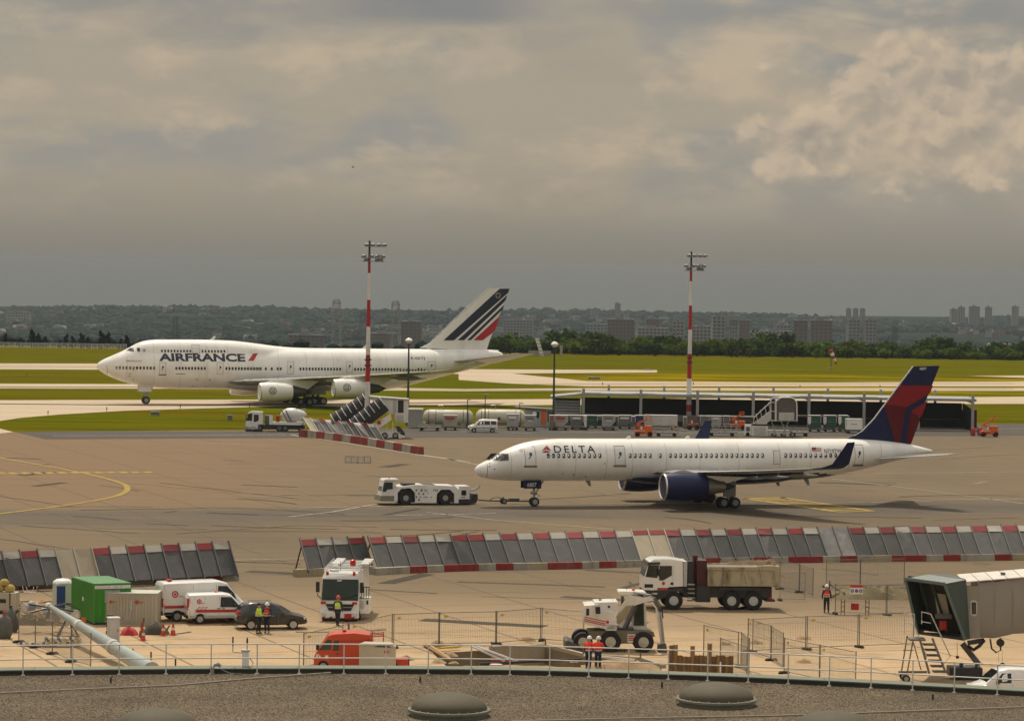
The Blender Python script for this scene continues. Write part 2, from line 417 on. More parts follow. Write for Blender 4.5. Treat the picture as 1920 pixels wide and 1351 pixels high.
# ================================================================== SETTING: ground, apron, grass, far country
def ground_mat(name, kind):
 m = bpy.data.materials.new(name); m.use_nodes = True; nt = m.node_tree; N = nt.nodes.new; L = nt.links.new
 b = nt.nodes['Principled BSDF']; b.inputs['Roughness'].default_value = .9; b.inputs['Specular IOR Level'].default_value = 0 if kind == 'grass' else .06
 tc = N('ShaderNodeTexCoord'); P = tc.outputs['Object']

 def noise_(scale, detail=6, rough=.6, st=(1, 1, 1), loc=(0, 0, 0)):
  mp = N('ShaderNodeMapping'); mp.inputs['Scale'].default_value = st; mp.inputs['Location'].default_value = loc; L(P, mp.inputs[0])
  n = N('ShaderNodeTexNoise'); n.inputs['Scale'].default_value = scale; n.inputs['Detail'].default_value = detail; n.inputs['Roughness'].default_value = rough
  L(mp.outputs[0], n.inputs['Vector']); return n.outputs['Fac']

 def rmp(x, a, b_, lo=0., hi=1.):
  n = N('ShaderNodeMapRange'); n.interpolation_type = 'SMOOTHSTEP'; L(x, n.inputs[0])
  for i, v in ((1, a), (2, b_), (3, lo), (4, hi)): n.inputs[i].default_value = v
  return n.outputs[0]

 def mix(f, a, c, bt='MIX'):
  n = N('ShaderNodeMix'); n.data_type = 'RGBA'; n.blend_type = bt
  for k, x in ((0, f), (6, a), (7, c)):
   if isinstance(x, tuple): n.inputs[k].default_value = (*x, 1)
   elif isinstance(x, (int, float)): n.inputs[k].default_value = x
   else: L(x, n.inputs[k])
  return n.outputs[2]

 def mth(op, a, c):
  n = N('ShaderNodeMath'); n.operation = op
  for i, x in enumerate((a, c)):
   if isinstance(x, (int, float)): n.inputs[i].default_value = x
   else: L(x, n.inputs[i])
  return n.outputs[0]
 sep = N('ShaderNodeSeparateXYZ'); L(P, sep.inputs[0]); X, Y = sep.outputs[0], sep.outputs[1]
 if kind == 'apron':
  c = mix(noise_(.03, 6, .6), (.145, .108, .066), (.195, .147, .092))
  c = mix(rmp(noise_(.02, 5, .6, (1, .5, 1), (40, 9, 0)),   .48, .66, 0, .6), c, (.115, .090, .066))
  # bare brown concrete on the far left
  c = mix(mth('MULTIPLY', rmp(X, -8, -42), rmp(Y, 285, 305)), c, (.205, .136, .080))
  # tyre-dark taxi lane
  d = mth('ABSOLUTE', mth('SUBTRACT', mth('SUBTRACT', Y, mth('MULTIPLY', X, .36)), 297), 0)
  lane = mth('MULTIPLY', rmp(d, 15, 3), rmp(noise_(.09, 5, .6, (.3, 1, 1)), .2, .75, .25, .95))
  c = mix(lane, c, (.088, .080, .072))
  # fine long streaks of rubber and oil
  c = mix(rmp(noise_(.45, 7, .65, (.09, 1, 1), (3, 0, 0)), .54, .74, 0, .55), c, (.062, .054, .042))
  c = mix(rmp(noise_(.5, 7, .65, (.07, 1, 1), (30, 8, 0)), .55, .75, 0, .5), c, (.235, .185, .125))
  # pale warm tone growing towards the near edge, broken by darker stains
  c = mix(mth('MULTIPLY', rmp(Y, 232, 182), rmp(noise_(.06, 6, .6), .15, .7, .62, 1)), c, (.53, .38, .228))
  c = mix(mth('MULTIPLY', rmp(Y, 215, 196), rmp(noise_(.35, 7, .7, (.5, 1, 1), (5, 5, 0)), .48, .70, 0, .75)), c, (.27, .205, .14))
  br = N('ShaderNodeTexBrick'); br.inputs['Scale'].default_value = 1; br.inputs['Brick Width'].default_value = 7.5; br.inputs['Row Height'].default_value = 7.5
  br.offset = 0; br.inputs['Mortar Size'].default_value = .1; br.inputs['Mortar Smooth'].default_value = .5
  mp = N('ShaderNodeMapping'); mp.inputs['Rotation'].default_value = (0, 0, -.35); L(P, mp.inputs[0]); L(mp.outputs[0], br.inputs[0])
  c = mix(mth('MULTIPLY', br.outputs['Fac'], .75), c, (.085, .068, .05))
  b.inputs['Roughness'].default_value = .8
  c = mix(rmp(noise_(9, 4, .6), .3, .7, 0, .18), c, (.1, .08, .06))
 elif kind == 'pale':
  c = mix(noise_(.05, 6, .6, (.3, 1, 1)), (.38, .305, .22), (.56, .46, .335))
  c = mix(rmp(noise_(.2, 6, .6, (.05, 1, 1)), .52, .75, 0, .55), c, (.25, .20, .14))
 elif kind == 'asphalt':
  c = mix(noise_(.08, 6, .6, (.2, 1, 1)), (.07, .065, .058), (.12, .108, .095))
 else:
  c = mix(noise_(.03, 6, .6), (.062, .080, .0015), (.135, .125, .002))
  c = mix(rmp(noise_(.05, 7, .65, (.16, 1, 1), (8, 3, 0)), .44, .62, 0, .85), c, (.115, .080, .002))
  c = mix(rmp(noise_(.16, 7, .72, (.12, 1, 1), (2, 3, 0)), .46, .66, 0, .8), c, (.045, .056, .0012))
  # drifts of yellow flowers on the right of the runway
  fl = mth('MULTIPLY', mth('MULTIPLY', rmp(X, 0, 35), rmp(mth('ABSOLUTE', mth('SUBTRACT', Y, 665), 0), 80, 20)), rmp(noise_(.07, 7, .7, (.22, 1, 1), (9, 9, 0)), .40, .68, 0, .85))
  c = mix(fl, c, (.42, .27, .003))
  n = N('ShaderNodeBump'); n.inputs['Strength'].default_value = .6; n.inputs['Distance'].default_value = .2; L(noise_(2.5, 6, .7), n.inputs['Height']); L(n.outputs[0], b.inputs['Normal'])
  # beyond the field: the green of the far country
  c = mix(rmp(Y, 860, 1100), c, mix(noise_(.006, 8, .7, (1, .5, 1)), (.010, .020, .015), (.030, .040, .028)))
 L(c, b.inputs['Base Color']); return m

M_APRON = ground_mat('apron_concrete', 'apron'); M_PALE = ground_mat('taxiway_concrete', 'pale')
M_ASPH = ground_mat('asphalt', 'asphalt'); M_GRASS = ground_mat('meadow_grass', 'grass')
M_LINEW = mat('white_marking', (.42, .38, .31), .85, scale=1.4, var=.25, spec=.05, dirt=(.15, .115, .075), dirtamt=.85, rnd=0)
M_LINEY = mat('yellow_marking', (.34, .25, .075), .85, scale=1.1, var=.25, spec=.05, dirt=(.17, .12, .07), dirtamt=.85, rnd=0)
M_CRACK = mat('joint_sealant', (.045, .038, .03), .9, scale=2, rnd=0)
M_SOIL = mat('dug_soil', (.33, .22, .12), .95, scale=1.2, var=.35, dirt=(.17, .12, .07), bump=.6, bscale=6)

hbase = curve([(0, 0), (850, 0), (930, -1.2), (1100, -9), (1350, -26), (1800, -60), (2300, -74), (2800, -64), (3500, -54), (4500, -55), (5600, -54), (6600, -75), (9500, -190)])

def hterr(x, y):
 h = hbase(y)
 if y > 900:
  k = min(1, (y - 900) / 1800)
  h += k * (7 * noise.noise((x * .0012, y * .0007, 1.7)) + 3 * noise.noise((x * .005, y * .003, 4.2)))
  h += min(1, max(0, (y - 2800) / 2000)) * (x / 900) * 4.5
 return h - .03

def build_ground():
 ys = [200 + 50 * i for i in range(14)] + [900 + 40 * i for i in range(25)]
 y = 1900
 while y < 6700: ys.append(y); y *= 1.035
 rows = []; nx = 90
 for y in ys:
  wd = .24 * y + 160
  rows.append([(x, y, hterr(x, y)) for x in [wd * (2 * i / nx - 1) for i in range(nx + 1)]])
 mb = MB(); mb.rings(rows, 0, False, False)
 structure(mb.obj('ground', M_GRASS, None, 60))

build_ground()

# the working pit is a real hole in the apron
PIT = [G(812, 1224), G(921, 1218), G(1022, 1213), G(1093, 1231), G(1200, 1238), G(1240, 1252), G(1240, 1290), G(880, 1290)]
PIT = [Vector((p.x, p.y, 0)) for p in PIT]
far = [G(2500, 790), G(1830, 796), G(1000, 800), G(460, 806), G(25, 809), G(-150, 792), G(-500, 780)]
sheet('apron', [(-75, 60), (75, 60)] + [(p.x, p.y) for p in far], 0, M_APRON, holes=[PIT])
psheet('taxiway', [(-500, 745), (0, 750), (560, 748.5), (900, 748.5), (1840, 744), (2500, 738), (2500, 752), (1920, 757), (1840, 757), (1040, 759), (800, 760), (500, 762), (360, 766), (230, 770), (110, 777), (40, 783), (0, 789), (-20, 798), (25, 809.5), (-150, 830), (-500, 800)], .012, M_PALE)
psheet('service_road', [(25, 809), (460, 808), (760, 803), (1000, 798), (1840, 795), (2400, 790), (2400, 812), (1900, 816), (1250, 820), (900, 819), (460, 821), (85, 823)], .02, M_ASPH)
psheet('runway', [(-500, 683), (0, 681), (500, 682), (880, 692), (1232, 693.5), (1232, 698), (960, 700), (1100, 714), (1500, 717), (2500, 712), (2500, 724), (1100, 724), (960, 719), (860, 712), (860, 701), (400, 694), (0, 692), (-500, 690)], .012, M_PALE)
psheet('runway_edge_road', [(-500, 724), (0, 719), (300, 720), (870, 729), (1100, 727.5), (1920, 727), (2500, 723), (2500, 730), (1920, 732.5), (1100, 732), (870, 733), (300, 728.5), (0, 728), (-500, 731)], .012, M_PALE)
psheet('runway_stub', [(1815, 704.5), (2400, 700), (2400, 707), (1920, 708)], .012, M_PALE)
for pts, w in (([(-100, 725), (150, 725.5), (480, 725)], 3), ([(0, 757), (330, 760), (900, 754)], 3), ([(700, 730), (1000, 731), (1900, 729)], 1.2),
    ([(-80, 687), (480, 688)], 2), ([(1000, 720), (1900, 719)], 1.5)):
 strip('pavement_edge', pts, w, .03, M_ASPH)

# painted lines
Y_, W_ = M_LINEY, M_LINEW
for nm, pts, w, m, sm in (
  ('taxi_line', [(-60, 846), (0, 858), (60, 869), (130, 881.5), (195, 896), (228, 906), (239, 914), (232, 924), (205, 933), (150, 943), (80, 953), (0, 963), (-80, 972)], .75, Y_, True),
  ('taxi_line', [(238, 905), (300, 910), (420, 922), (620, 930)], .3, Y_, True),
  ('white_line', [(100, 817), (300, 816.5), (560, 814.5)], .55, W_, False),
  ('white_line', [(545, 815), (640, 829), (787, 853), (880, 866)], .6, W_, False),
  ('white_line', [(560, 952), (700, 949.5), (972, 946)], .45, W_, False),
  ('white_line', [(740, 966), (860, 964), (930, 962)], .4, W_, False),
  ('white_line', [(710, 944), (620, 960), (540, 969)], .4, W_, False),
  ('white_line', [(800, 960), (930, 975), (1150, 992)], .35, W_, False),
  ('white_line', [(1000, 945), (1160, 944), (1330, 943)], .4, W_, False),
  ('white_line', [(1640, 887), (1760, 886), (2000, 883)], .35, W_, False),
  ('white_line', [(1560, 898), (1720, 917), (1920, 944)], .35, W_, False),
  ('white_line', [(1700, 938), (1800, 936), (2000, 935)], .5, W_, False),
  ('white_line', [(1390, 946), (1600, 942), (1750, 940)], .35, W_, False),
  ('white_line', [(360, 829), (430, 832), (520, 836)], .4, W_, False),
  ('white_line', [(780, 851), (830, 858), (900, 872)], .45, W_, False),
  ('white_line', [(420, 1050.5), (600, 1046), (760, 1041)], .3, W_, False),
  ('white_line', [(420, 1054), (600, 1049.5), (760, 1044)], .2, M_CRACK, False),
  ('white_line', [(1050, 809), (1250, 812), (1700, 806), (1920, 803)], .5, W_, False),
  ('white_line', [(800, 808), (880, 810), (1000, 812)], .4, W_, False),
  ('yellow_line', [(540, 1174), (760, 1186), (1000, 1197), (1120, 1204)], .12, Y_, False),
  ('yellow_line', [(1560, 1225), (1720, 1238), (1900, 1252)], .14, Y_, False)):
 strip(nm, pts, w * (.8 if m is Y_ else .7), .028 if m is not M_CRACK else .02, m, sm)
for k in range(13):                                               # ladder of yellow dashes on the left
 x = -10 + k * 23
 psheet('yellow_dash', [(x, 885.5 - k * .12), (x + 14, 885 - k * .12), (x + 24, 888.6 - k * .2), (x + 8, 889.4 - k * .2)], .024, Y_)
for a, b_, c_, d_ in (((1388, 934), (1470, 932), (1478, 933.2), (1398, 935.4)), ((1470, 932), (1642, 957.5), (1628, 957.8), (1460, 932.4)), ((1388, 934.3), (1560, 959), (1575, 958.8), (1402, 934)), ((1560, 959), (1642, 957.2), (1640, 958.6), (1572, 960.2))):
 psheet('yellow_box_edge', [a, b_, c_, d_], .026, Y_)
for k in range(9):
 x = 1400 + k * 18; y = 936 + k * 2.5
 psheet('yellow_hatch', [(x, y), (x + 66, y - 1.3), (x + 76, y - .2), (x + 10, y + 1.1)], .022, Y_)
cr = random.Random(3)
for x0, y0, x1, y1 in ((280, 846, 345, 847), (420, 862, 455, 865), (150, 956, 400, 952), (680, 893, 890, 891), (430, 869, 470, 870), (1010, 899, 1220, 897), (1620, 904, 1680, 905), (1560, 920, 1640, 921), (40, 985, 260, 1000), (330, 1000, 560, 985),
      (0, 1010, 170, 1035), (620, 1100, 820, 1112), (900, 1118, 1190, 1126), (1500, 1000, 1700, 985), (1750, 975, 1910, 970), (1700, 960, 1730, 961), (1640, 850, 1860, 838), (1760, 860, 1915, 851), (300, 905, 560, 935), (0, 930, 140, 950), (1180, 1090, 1195, 1110), (700, 835, 860, 842)):
 pts = [(lerp(x0, x1, t / 7), lerp(y0, y1, t / 7) + cr.uniform(-.5, .5)) for t in range(8)]
 strip('pavement_joint', pts, cr.uniform(.12, .3), .018, M_CRACK)

M_TYRE = mat('tyre_rubber_mark', (.082, .068, .05), .9, scale=.5, var=.35, spec=.05, rnd=.2)
for i in range(46):                                                # long curved rubber marks left by turning wheels
 y = 850 + 380 * cr.random() ** .9; x = cr.uniform(-60, 1900); n = 9; ln = cr.uniform(60, 320); sl = cr.uniform(-.06, .05); bend = cr.uniform(-10, 10)
 pts = [(x + ln * k / n, y + sl * ln * k / n + bend * (k / n) ** 2) for k in range(n + 1)]
 if max(p[1] for p in pts) < 1190 and min(p[1] for p in pts) > 838:
  for off in (0, 1.6 if i % 2 else .9): strip('tyre_mark', [(a, b + off * .9) for a, b in pts], cr.uniform(.1, .26), .005 + .0002 * i + .0001 * (off > 0), M_TYRE)
M_PATCH = [mat('repair_asphalt', (.075, .066, .052), .9, scale=.6, var=.25, spec=.05, rnd=.2), mat('repair_concrete', (.19, .15, .10), .9, scale=.6, var=.2, spec=.05, rnd=.15)]
for i in range(34):                                                # cut and relaid repairs in the slabs
 y = 848 + 330 * cr.random() ** 1.2; x = cr.uniform(0, 1900); p = G(x, y); a = -.35 + (pi / 2 if cr.random() < .4 else 0) ; l, w = cr.uniform(1.5, 9), cr.uniform(.3, 1.6); u = Vector((cos(a), sin(a), 0)) * l / 2; v = Vector((-sin(a), cos(a), 0)) * w / 2
 sheet('repair_patch', [p - u - v, p + u - v, p + u + v, p - u + v], .008 + .0003 * i, M_PATCH[0 if cr.random() < .65 else 1])

# ------------------------------------------------------------------ vegetation
def leaf_mat(name, a, b):
 m = mat(name, a, .9, var=.4, scale=.8, spec=.05, rnd=.3)
 nt = m.node_tree; bs = nt.nodes['Principled BSDF']; tl = nt.nodes.new('ShaderNodeBsdfTranslucent'); mx = nt.nodes.new('ShaderNodeMixShader'); mx.inputs[0].default_value = .38
 nt.links.new(bs.inputs['Base Color'].links[0].from_socket, tl.inputs[0]); nt.links.new(bs.outputs[0], mx.inputs[1]); nt.links.new(tl.outputs[0], mx.inputs[2]); nt.links.new(mx.outputs[0], nt.nodes['Material Output'].inputs[0]); return m

LEAF = [leaf_mat('leaves_dark', (.025, .045, .014), 0), leaf_mat('leaves_mid', (.05, .085, .016), 0), leaf_mat('leaves_light', (.10, .14, .02), 0)]
LEAFC = leaf_mat('conifer_needles', (.014, .028, .012), 0)
BARK = mat('bark', (.09, .065, .045), .9, scale=4, bump=.4)

def crown_mesh(name, r, h, n, leaf, seed, mats, cone=False):
 rg = random.Random(seed); mb = MB(); lobes = []
 for k in range(7 if not cone else 9):
  if cone:
   t = k / 8; lobes.append((Vector((rg.uniform(-.15, .15) * r, rg.uniform(-.15, .15) * r, h * (.12 + .82 * t))), r * (1 - t) * .75 + .25, h * .14))
  else:
   a = rg.uniform(0, 2 * pi); q = rg.uniform(.1, .62) * r
   lobes.append((Vector((q * cos(a), q * sin(a), h * rg.uniform(.25, .72))), r * rg.uniform(.38, .58), h * rg.uniform(.2, .32)))
 for i in range(n):
  c, lr, lh = lobes[i % len(lobes)]
  d = Vector((rg.gauss(0, 1), rg.gauss(0, 1), rg.gauss(0, 1))).normalized() * (rg.random() ** .35)
  p = c + Vector((d.x * lr, d.y * lr, d.z * lh)); s = leaf * rg.uniform(.6, 1.3)
  u = Vector((rg.gauss(0, 1), rg.gauss(0, 1), rg.gauss(0, .6))).normalized(); w = u.orthogonal().normalized(); w.rotate(Matrix.Rotation(rg.uniform(0, 6.3), 3, u))
  mb.add([p - u * s - w * s * .6, p + u * s - w * s * .7, p + u * s * .8 + w * s * .7, p - u * s * .9 + w * s * .5], [(0, 1, 2, 3)], rg.choice((0, 0, 1, 1, 2)) if len(mats) == 3 else 0)
 return mb.mesh(name, mats)

def trunk_mesh(name, h, r):
 mb = MB(); mb.tube([(0, 0, -.5), (.05, 0, h * .4), (-.05, .08, h * .75)], [r, r * .7, r * .3], 7)
 for k in range(4):
  a = k * 1.7; mb.tube([(0, 0, h * (.3 + .1 * k)), (cos(a) * h * .16, sin(a) * h * .16, h * (.48 + .1 * k))], [r * .4, r * .15], 5)
 return mb.mesh(name, BARK, 40)

def tree_proto(nm, r, h, n, leaf, seed, mats, cone, label, group):
 t = thing(nm, label, 'tree', (0, 0, 0), 0, group)
 link('trunk', trunk_mesh('trunk', h, .09 * r + .08), t); link('crown', crown_mesh('crown', r, h, n, leaf, seed, mats, cone), t); return t

tr = random.Random(5)
con = [tree_proto('conifer_tree', 2.0, 4.6, 420, .26, s, [LEAFC], True, 'dark conifer standing behind the pale fence on the far left edge of the airfield', 'dark trees behind the far left fence') for s in (1, 2)]
bush = [tree_proto('bushy_tree', rr, hh, 420, .34, s, m3, False, 'bushy green tree in the front row of the wood beyond the airfield grass', 'front row of the wood beyond the airfield')
  for s, rr, hh, m3 in ((3, 3.4, 4.6, [LEAF[1], LEAF[2], LEAF[0]]), (4, 2.6, 3.9, [LEAF[2], LEAF[2], LEAF[1]]), (5, 3.8, 5.4, [LEAF[0], LEAF[1], LEAF[0]]), (6, 3.0, 3.2, [LEAF[1], LEAF[0], LEAF[2]]))]
used = {}

def plant(protos, i, loc, rz, sc):
 p = protos[i]
 if p.name not in used:
  used[p.name] = 1; p.location = loc; p.rotation_euler = (0, 0, rz); p.scale = sc
 else: dup(p, loc, rz, None, None, sc)

for px, h in ((-25, 24), (10, 20), (38, 15), (60, 28), (72, 22), (84, 17), (112, 13), (124, 20), (136, 19), (153, 23), (165, 18), (190, 28), (202, 24), (226, 17), (238, 22)):
 Yt = 858 + tr.uniform(0, 25); p = DY(px, 664, Yt); s = h / 6.9 / 4.2
 plant(con, tr.randint(0, 1), (p.x, p.y, hterr(p.x, p.y)), tr.uniform(0, 6), (s * tr.uniform(1, 1.5), s * 1.2, s))
for i in range(118):
 px = 930 + (i + tr.uniform(-.3, .3)) * 9.0; Yt = 872 + tr.uniform(0, 32) + (px - 930) * .02; p = DY(px, 664, Yt)
 s = tr.uniform(.62, 1.25) * (1.15 if px < 1500 else .9)
 plant(bush, tr.choice((0, 0, 1, 1, 2, 3)), (p.x, p.y, hterr(p.x, p.y) - .3), tr.uniform(0, 6), (s * 1.15, s, s * tr.uniform(.8, 1.1)))

def clump_stuff(name, n, yr, xr, size, mats, seed, label, sub=2, dens=None, bias=1.):
 """woods too far off to count: displaced clumps joined in one mesh"""
 rg = random.Random(seed); bm0 = bmesh.new(); bmesh.ops.create_icosphere(bm0, subdivisions=sub, radius=1)
 base = [v.co.copy() for v in bm0.verts]; bm0.verts.index_update(); fs = [[v.index for v in f.verts] for f in bm0.faces]; bm0.free()
 mb = MB(); k = 0; tries = 0
 while k < n and tries < n * 20:
  tries += 1
  y = yr[0] + (yr[1] - yr[0]) * rg.random() ** bias; hw = .23 * y
  x = rg.uniform(-hw, hw)
  if xr and not xr[0] < x / y < xr[1]: continue
  if dens and noise.noise((x * .003 + seed, y * .0016, 3.3)) < dens: continue
  r = rg.uniform(*size); z = hterr(x, y); sx, sy, sz = r * rg.uniform(.9, 1.5), r, r * rg.uniform(.65, 1.0); o = rg.uniform(0, 99)
  vs = []
  for v in base:
   d = 1 + .38 * noise.noise((v.x * 2.3 + o, v.y * 2.3, v.z * 2.3)) + .14 * rg.uniform(-1, 1)
   vs.append((x + v.x * sx * d, y + v.y * sy * d, z + sz * .55 + v.z * sz * d))
  mb.add(vs, fs, rg.choice((0, 0, 0, 1, 1, 2))); k += 1
 o = mb.obj(name, mats); return tag(o, label, None, None, 'stuff')

for i in range(150):
 Yt = 925 + 420 * tr.random() ** 1.3; px = tr.uniform(940, 1990); p = DY(px, 650, Yt); s = tr.uniform(.9, 1.6)
 dup(bush[tr.choice((0, 1, 2, 2))], (p.x, p.y, hterr(p.x, p.y) - .3), tr.uniform(0, 6), 'bushy green tree in the rear rows of the wood beyond the airfield grass', 'rear rows of the wood beyond the airfield', (s * 1.2, s, s))
FAR_L = [mat('far_wood_dark', (.007, .017, .013), .95, scale=.25, var=.5, rnd=0, spec=.1), mat('far_wood_mid', (.012, .026, .018), .95, scale=.25, var=.5, rnd=0, spec=.1), mat('far_wood_light', (.028, .044, .026), .95, scale=.25, var=.5, rnd=0, spec=.1)]  # cool blue cast of distance haze is put into these wood colours
clump_stuff('near_wood', 2600, (930, 1550), (-.02, .2), (1.0, 2.4), [LEAF[1], LEAF[0], FAR_L[2]], 2, 'dense green wood behind the front row of trees beyond the grass', 1)
clump_stuff('left_wood', 1100, (940, 1400), (-.2, -.0), (1.0, 2.2), [FAR_L[0]] * 3, 8, 'dark wood behind the white jumbo jet', 1)
clump_stuff('valley_wood', 3600, (1500, 3000), None, (2.5, 6), FAR_L, 3, 'dark wooded valley beyond the airfield', 1)
clump_stuff('hill_wood', 13000, (3000, 5750), None, (2.2, 6.2), FAR_L, 4, 'wooded slopes rising to the far skyline', 1, -.14)

# ------------------------------------------------------------------ far buildings
BRICKF = mat('far_brown_brick', (.14, .095, .07), .9, scale=.1, var=.15)
WALLF = mat('far_pale_render', (.28, .26, .23), .9, scale=.1, var=.1)
GREYF = mat('far_grey_concrete', (.22, .215, .21), .9, scale=.1, var=.15)
WINF = mat('far_window_glass', (.05, .05, .05), .3, scale=.3)
ROOFT = mat('far_clay_tile', (.16, .085, .06), .9, scale=.2)
ROOFG = mat('far_grey_roof', (.16, .15, .15), .9, scale=.2)

def tower_block(x0, x1, ytop, ybot, Y, m, label, floors=None, group=None, kind='block'):
 a = DY(x0, ytop, Y); b = DY(x1, ytop, Y); c = DY((x0 + x1) / 2, ybot, Y); w = (b - a).length; h = a.z - c.z; cx = (a.x + b.x) / 2
 zt = hterr(cx, Y); base = min(c.z - 4, zt) - 2; H = a.z - base; d = max(10, min(w, 16))
 t = thing('apartment_building', label, 'building', (cx, Y + d / 2, base), tr.uniform(-.12, .12), group)
 mb = MB(); mb.b2((-w / 2, -d / 2, 0), (w / 2, d / 2, H)); mb.obj('wall', m, t)
 r = MB(); r.b2((-w / 2 - .3, -d / 2 - .3, H), (w / 2 + .3, d / 2 + .3, H + .6)); r.b2((-w * .2, -2, H + .6), (w * .1, 2, H + 2.6)); r.obj('roof', ROOFG, t)
 fl = floors or max(3, int(H / 3.1)); n = max(3, int(w / 3.4)); wb = MB()
 for i in range(fl):
  z = H * (i + .4) / fl
  for k in range(n):
   x = -w / 2 + w * (k + .5) / n
   wb.b2((x - w / n * .3, -d / 2 - .12, z), (x + w / n * .3, -d / 2 + .1, z + H / fl * .5))
 tag(wb.obj('windows', WINF, t), None, None, None, 'stuff')
 if kind == 'balcony':
  bb = MB()
  for i in range(fl): bb.b2((-w / 2 + .2, -d / 2 - 1.4, H * i / fl), (w / 2 - .2, -d / 2 - .05, H * i / fl + .9))
  tag(bb.obj('balconies', WALLF, t), None, None, None, 'stuff')
 if kind == 'mushroom':
  bb = MB(); bb.b2((-w * .75, -d * .7, H - 4), (w * .75, d * .7, H + 1)); bb.obj('top_storey', GREYF, t)
 return t

TB = 'apartment blocks on the far slope'
for i, (x0, x1, yt, yb, Y, m, lb, k) in enumerate((
  (753, 790, 603, 637, 2900, BRICKF, 'brown brick apartment block right of the second lattice pylon', 'block'),
  (1140, 1190, 599, 629, 2900, BRICKF, 'widest brown apartment slab, above the wood left of the right lamp mast', 'block'),
  (1211, 1236, 598, 616, 3300, BRICKF, 'small brown apartment block between the wide slab and the white tower', 'block'),
  (1262, 1284, 603, 629, 2950, WALLF, 'white apartment tower just left of the right lamp mast', 'balcony'),
  (1297, 1301, 593, 612, 3300, GREYF, 'slim grey tower right behind the right lamp mast', 'block'),
  (1300, 1335, 612, 626, 2950, WALLF, 'low pale apartment row right of the right lamp mast', 'balcony'),
  (1336, 1360, 594, 628, 2900, WALLF, 'pale terraced tower with balconies on every floor', 'balcony'),
  (1369, 1384, 592, 629, 2800, GREYF, 'grey tower with a wider top storey like a mushroom', 'mushroom'),
  (1386, 1406, 601, 627, 2950, BRICKF, 'brown block tucked behind the mushroom-topped tower', 'block'),
  (1490, 1516, 601, 629, 2800, BRICKF, 'left one of the pair of brown slabs right of the mushroom-topped tower', 'block'),
  (1521, 1562, 601, 627, 2850, BRICKF, 'wide right one of the pair of brown slabs near the windsock', 'block'),
  (1590, 1612, 600, 624, 2900, GREYF, 'left one of the twin grey towers above the windsock', 'block'),
  (1622, 1643, 600, 624, 2900, GREYF, 'right one of the twin grey towers above the windsock', 'block'),
  (1153, 1164, 569, 589, 5000, GREYF, 'tall slim tower standing alone on the skyline', 'block'),
  (1109, 1126, 579, 589, 5000, GREYF, 'low wide block on the skyline beside the slim tower', 'block'),
  (1587, 1597, 579, 589, 5000, GREYF, 'left one of three small towers on the skyline', 'block'),
  (1600, 1610, 579, 589, 5000, GREYF, 'middle one of three small towers on the skyline', 'block'),
  (1613, 1623, 579, 589, 5000, GREYF, 'right one of three small towers on the skyline', 'block'),
  (1783, 1795, 580, 591, 5000, GREYF, 'lowest skyline block at the far right, left of three taller ones', 'block'),
  (1797, 1810, 576, 591, 5000, GREYF, 'first of the taller skyline blocks at the far right', 'block'),
  (1818, 1838, 575, 592, 4900, GREYF, 'broadest of the taller skyline blocks at the far right', 'block'),
  (1848, 1861, 576, 592, 4900, GREYF, 'narrow last of the taller skyline blocks at the far right', 'block'),
  (1898, 1911, 575, 586, 4900, WALLF, 'white block on the skyline at the far right end', 'block'),
  (1454, 1481, 610, 621, 3200, GREYF, 'low grey office block left of the brown slab pair', 'block'),
  (1424, 1484, 621, 629, 2800, WALLF, 'long low white building under the grey office block', 'balcony'),
  (1194, 1252, 615, 623, 3100, WALLF, 'row of pale houses left of the white tower', 'balcony'),
  (540, 606, 628, 640, 2700, BRICKF, 'low reddish brick housing row behind the jumbo jet', 'block'),
  (690, 745, 625, 634, 3000, BRICKF, 'reddish low blocks between the lattice pylons', 'block'),
  (10, 55, 585, 596, 4200, WALLF, 'long pale building in the woods at the far left', 'block'),
  (945, 1000, 600, 612, 3600, GREYF, 'grey commercial building right of the striped tail fin', 'block'),
  (1100, 1140, 608, 618, 3500, GREYF, 'grey low building left of the widest brown slab', 'block'))):
 tower_block(x0, x1, yt, yb, Y, m, lb, None, TB, k)

def house_mesh(m, rm, w, d, h):
 a = MB(); a.b2((-w / 2, -d / 2, -3), (w / 2, d / 2, h)); b = MB(); b.prism([(-w / 2 - .4, h), (w / 2 + .4, h), (w / 2 - w * .1, h + d * .3), (-w / 2 + w * .1, h + d * .3)], -d / 2 - .4, d / 2 + .4)
 return a.mesh('wall', m), b.mesh('roof', rm)

hm = [house_mesh(WALLF, ROOFT, 8, 7, 3.5), house_mesh(WALLF, ROOFG, 10, 7, 3), house_mesh(BRICKF, ROOFT, 8, 7, 4), house_mesh(WALLF, WALLF, 15, 8, 3.2), house_mesh(GREYF, ROOFG, 9, 8, 4.5)]
hr = random.Random(77); k = 0
while k < 210:
 y = hr.uniform(3050, 5300); x = hr.uniform(-.2, .2) * y
 if noise.noise((x * .004, y * .0018, 8.8)) < -.05: continue
 i = hr.randrange(5); t = thing('house', 'small pale house among the trees of the far wooded slope', 'house', (x, y, hterr(x, y) + hr.uniform(0, 3.5)), hr.uniform(-.6, .6), 'houses among the trees of the far slope')
 link('wall', hm[i][0], t); link('roof', hm[i][1], t); k += 1
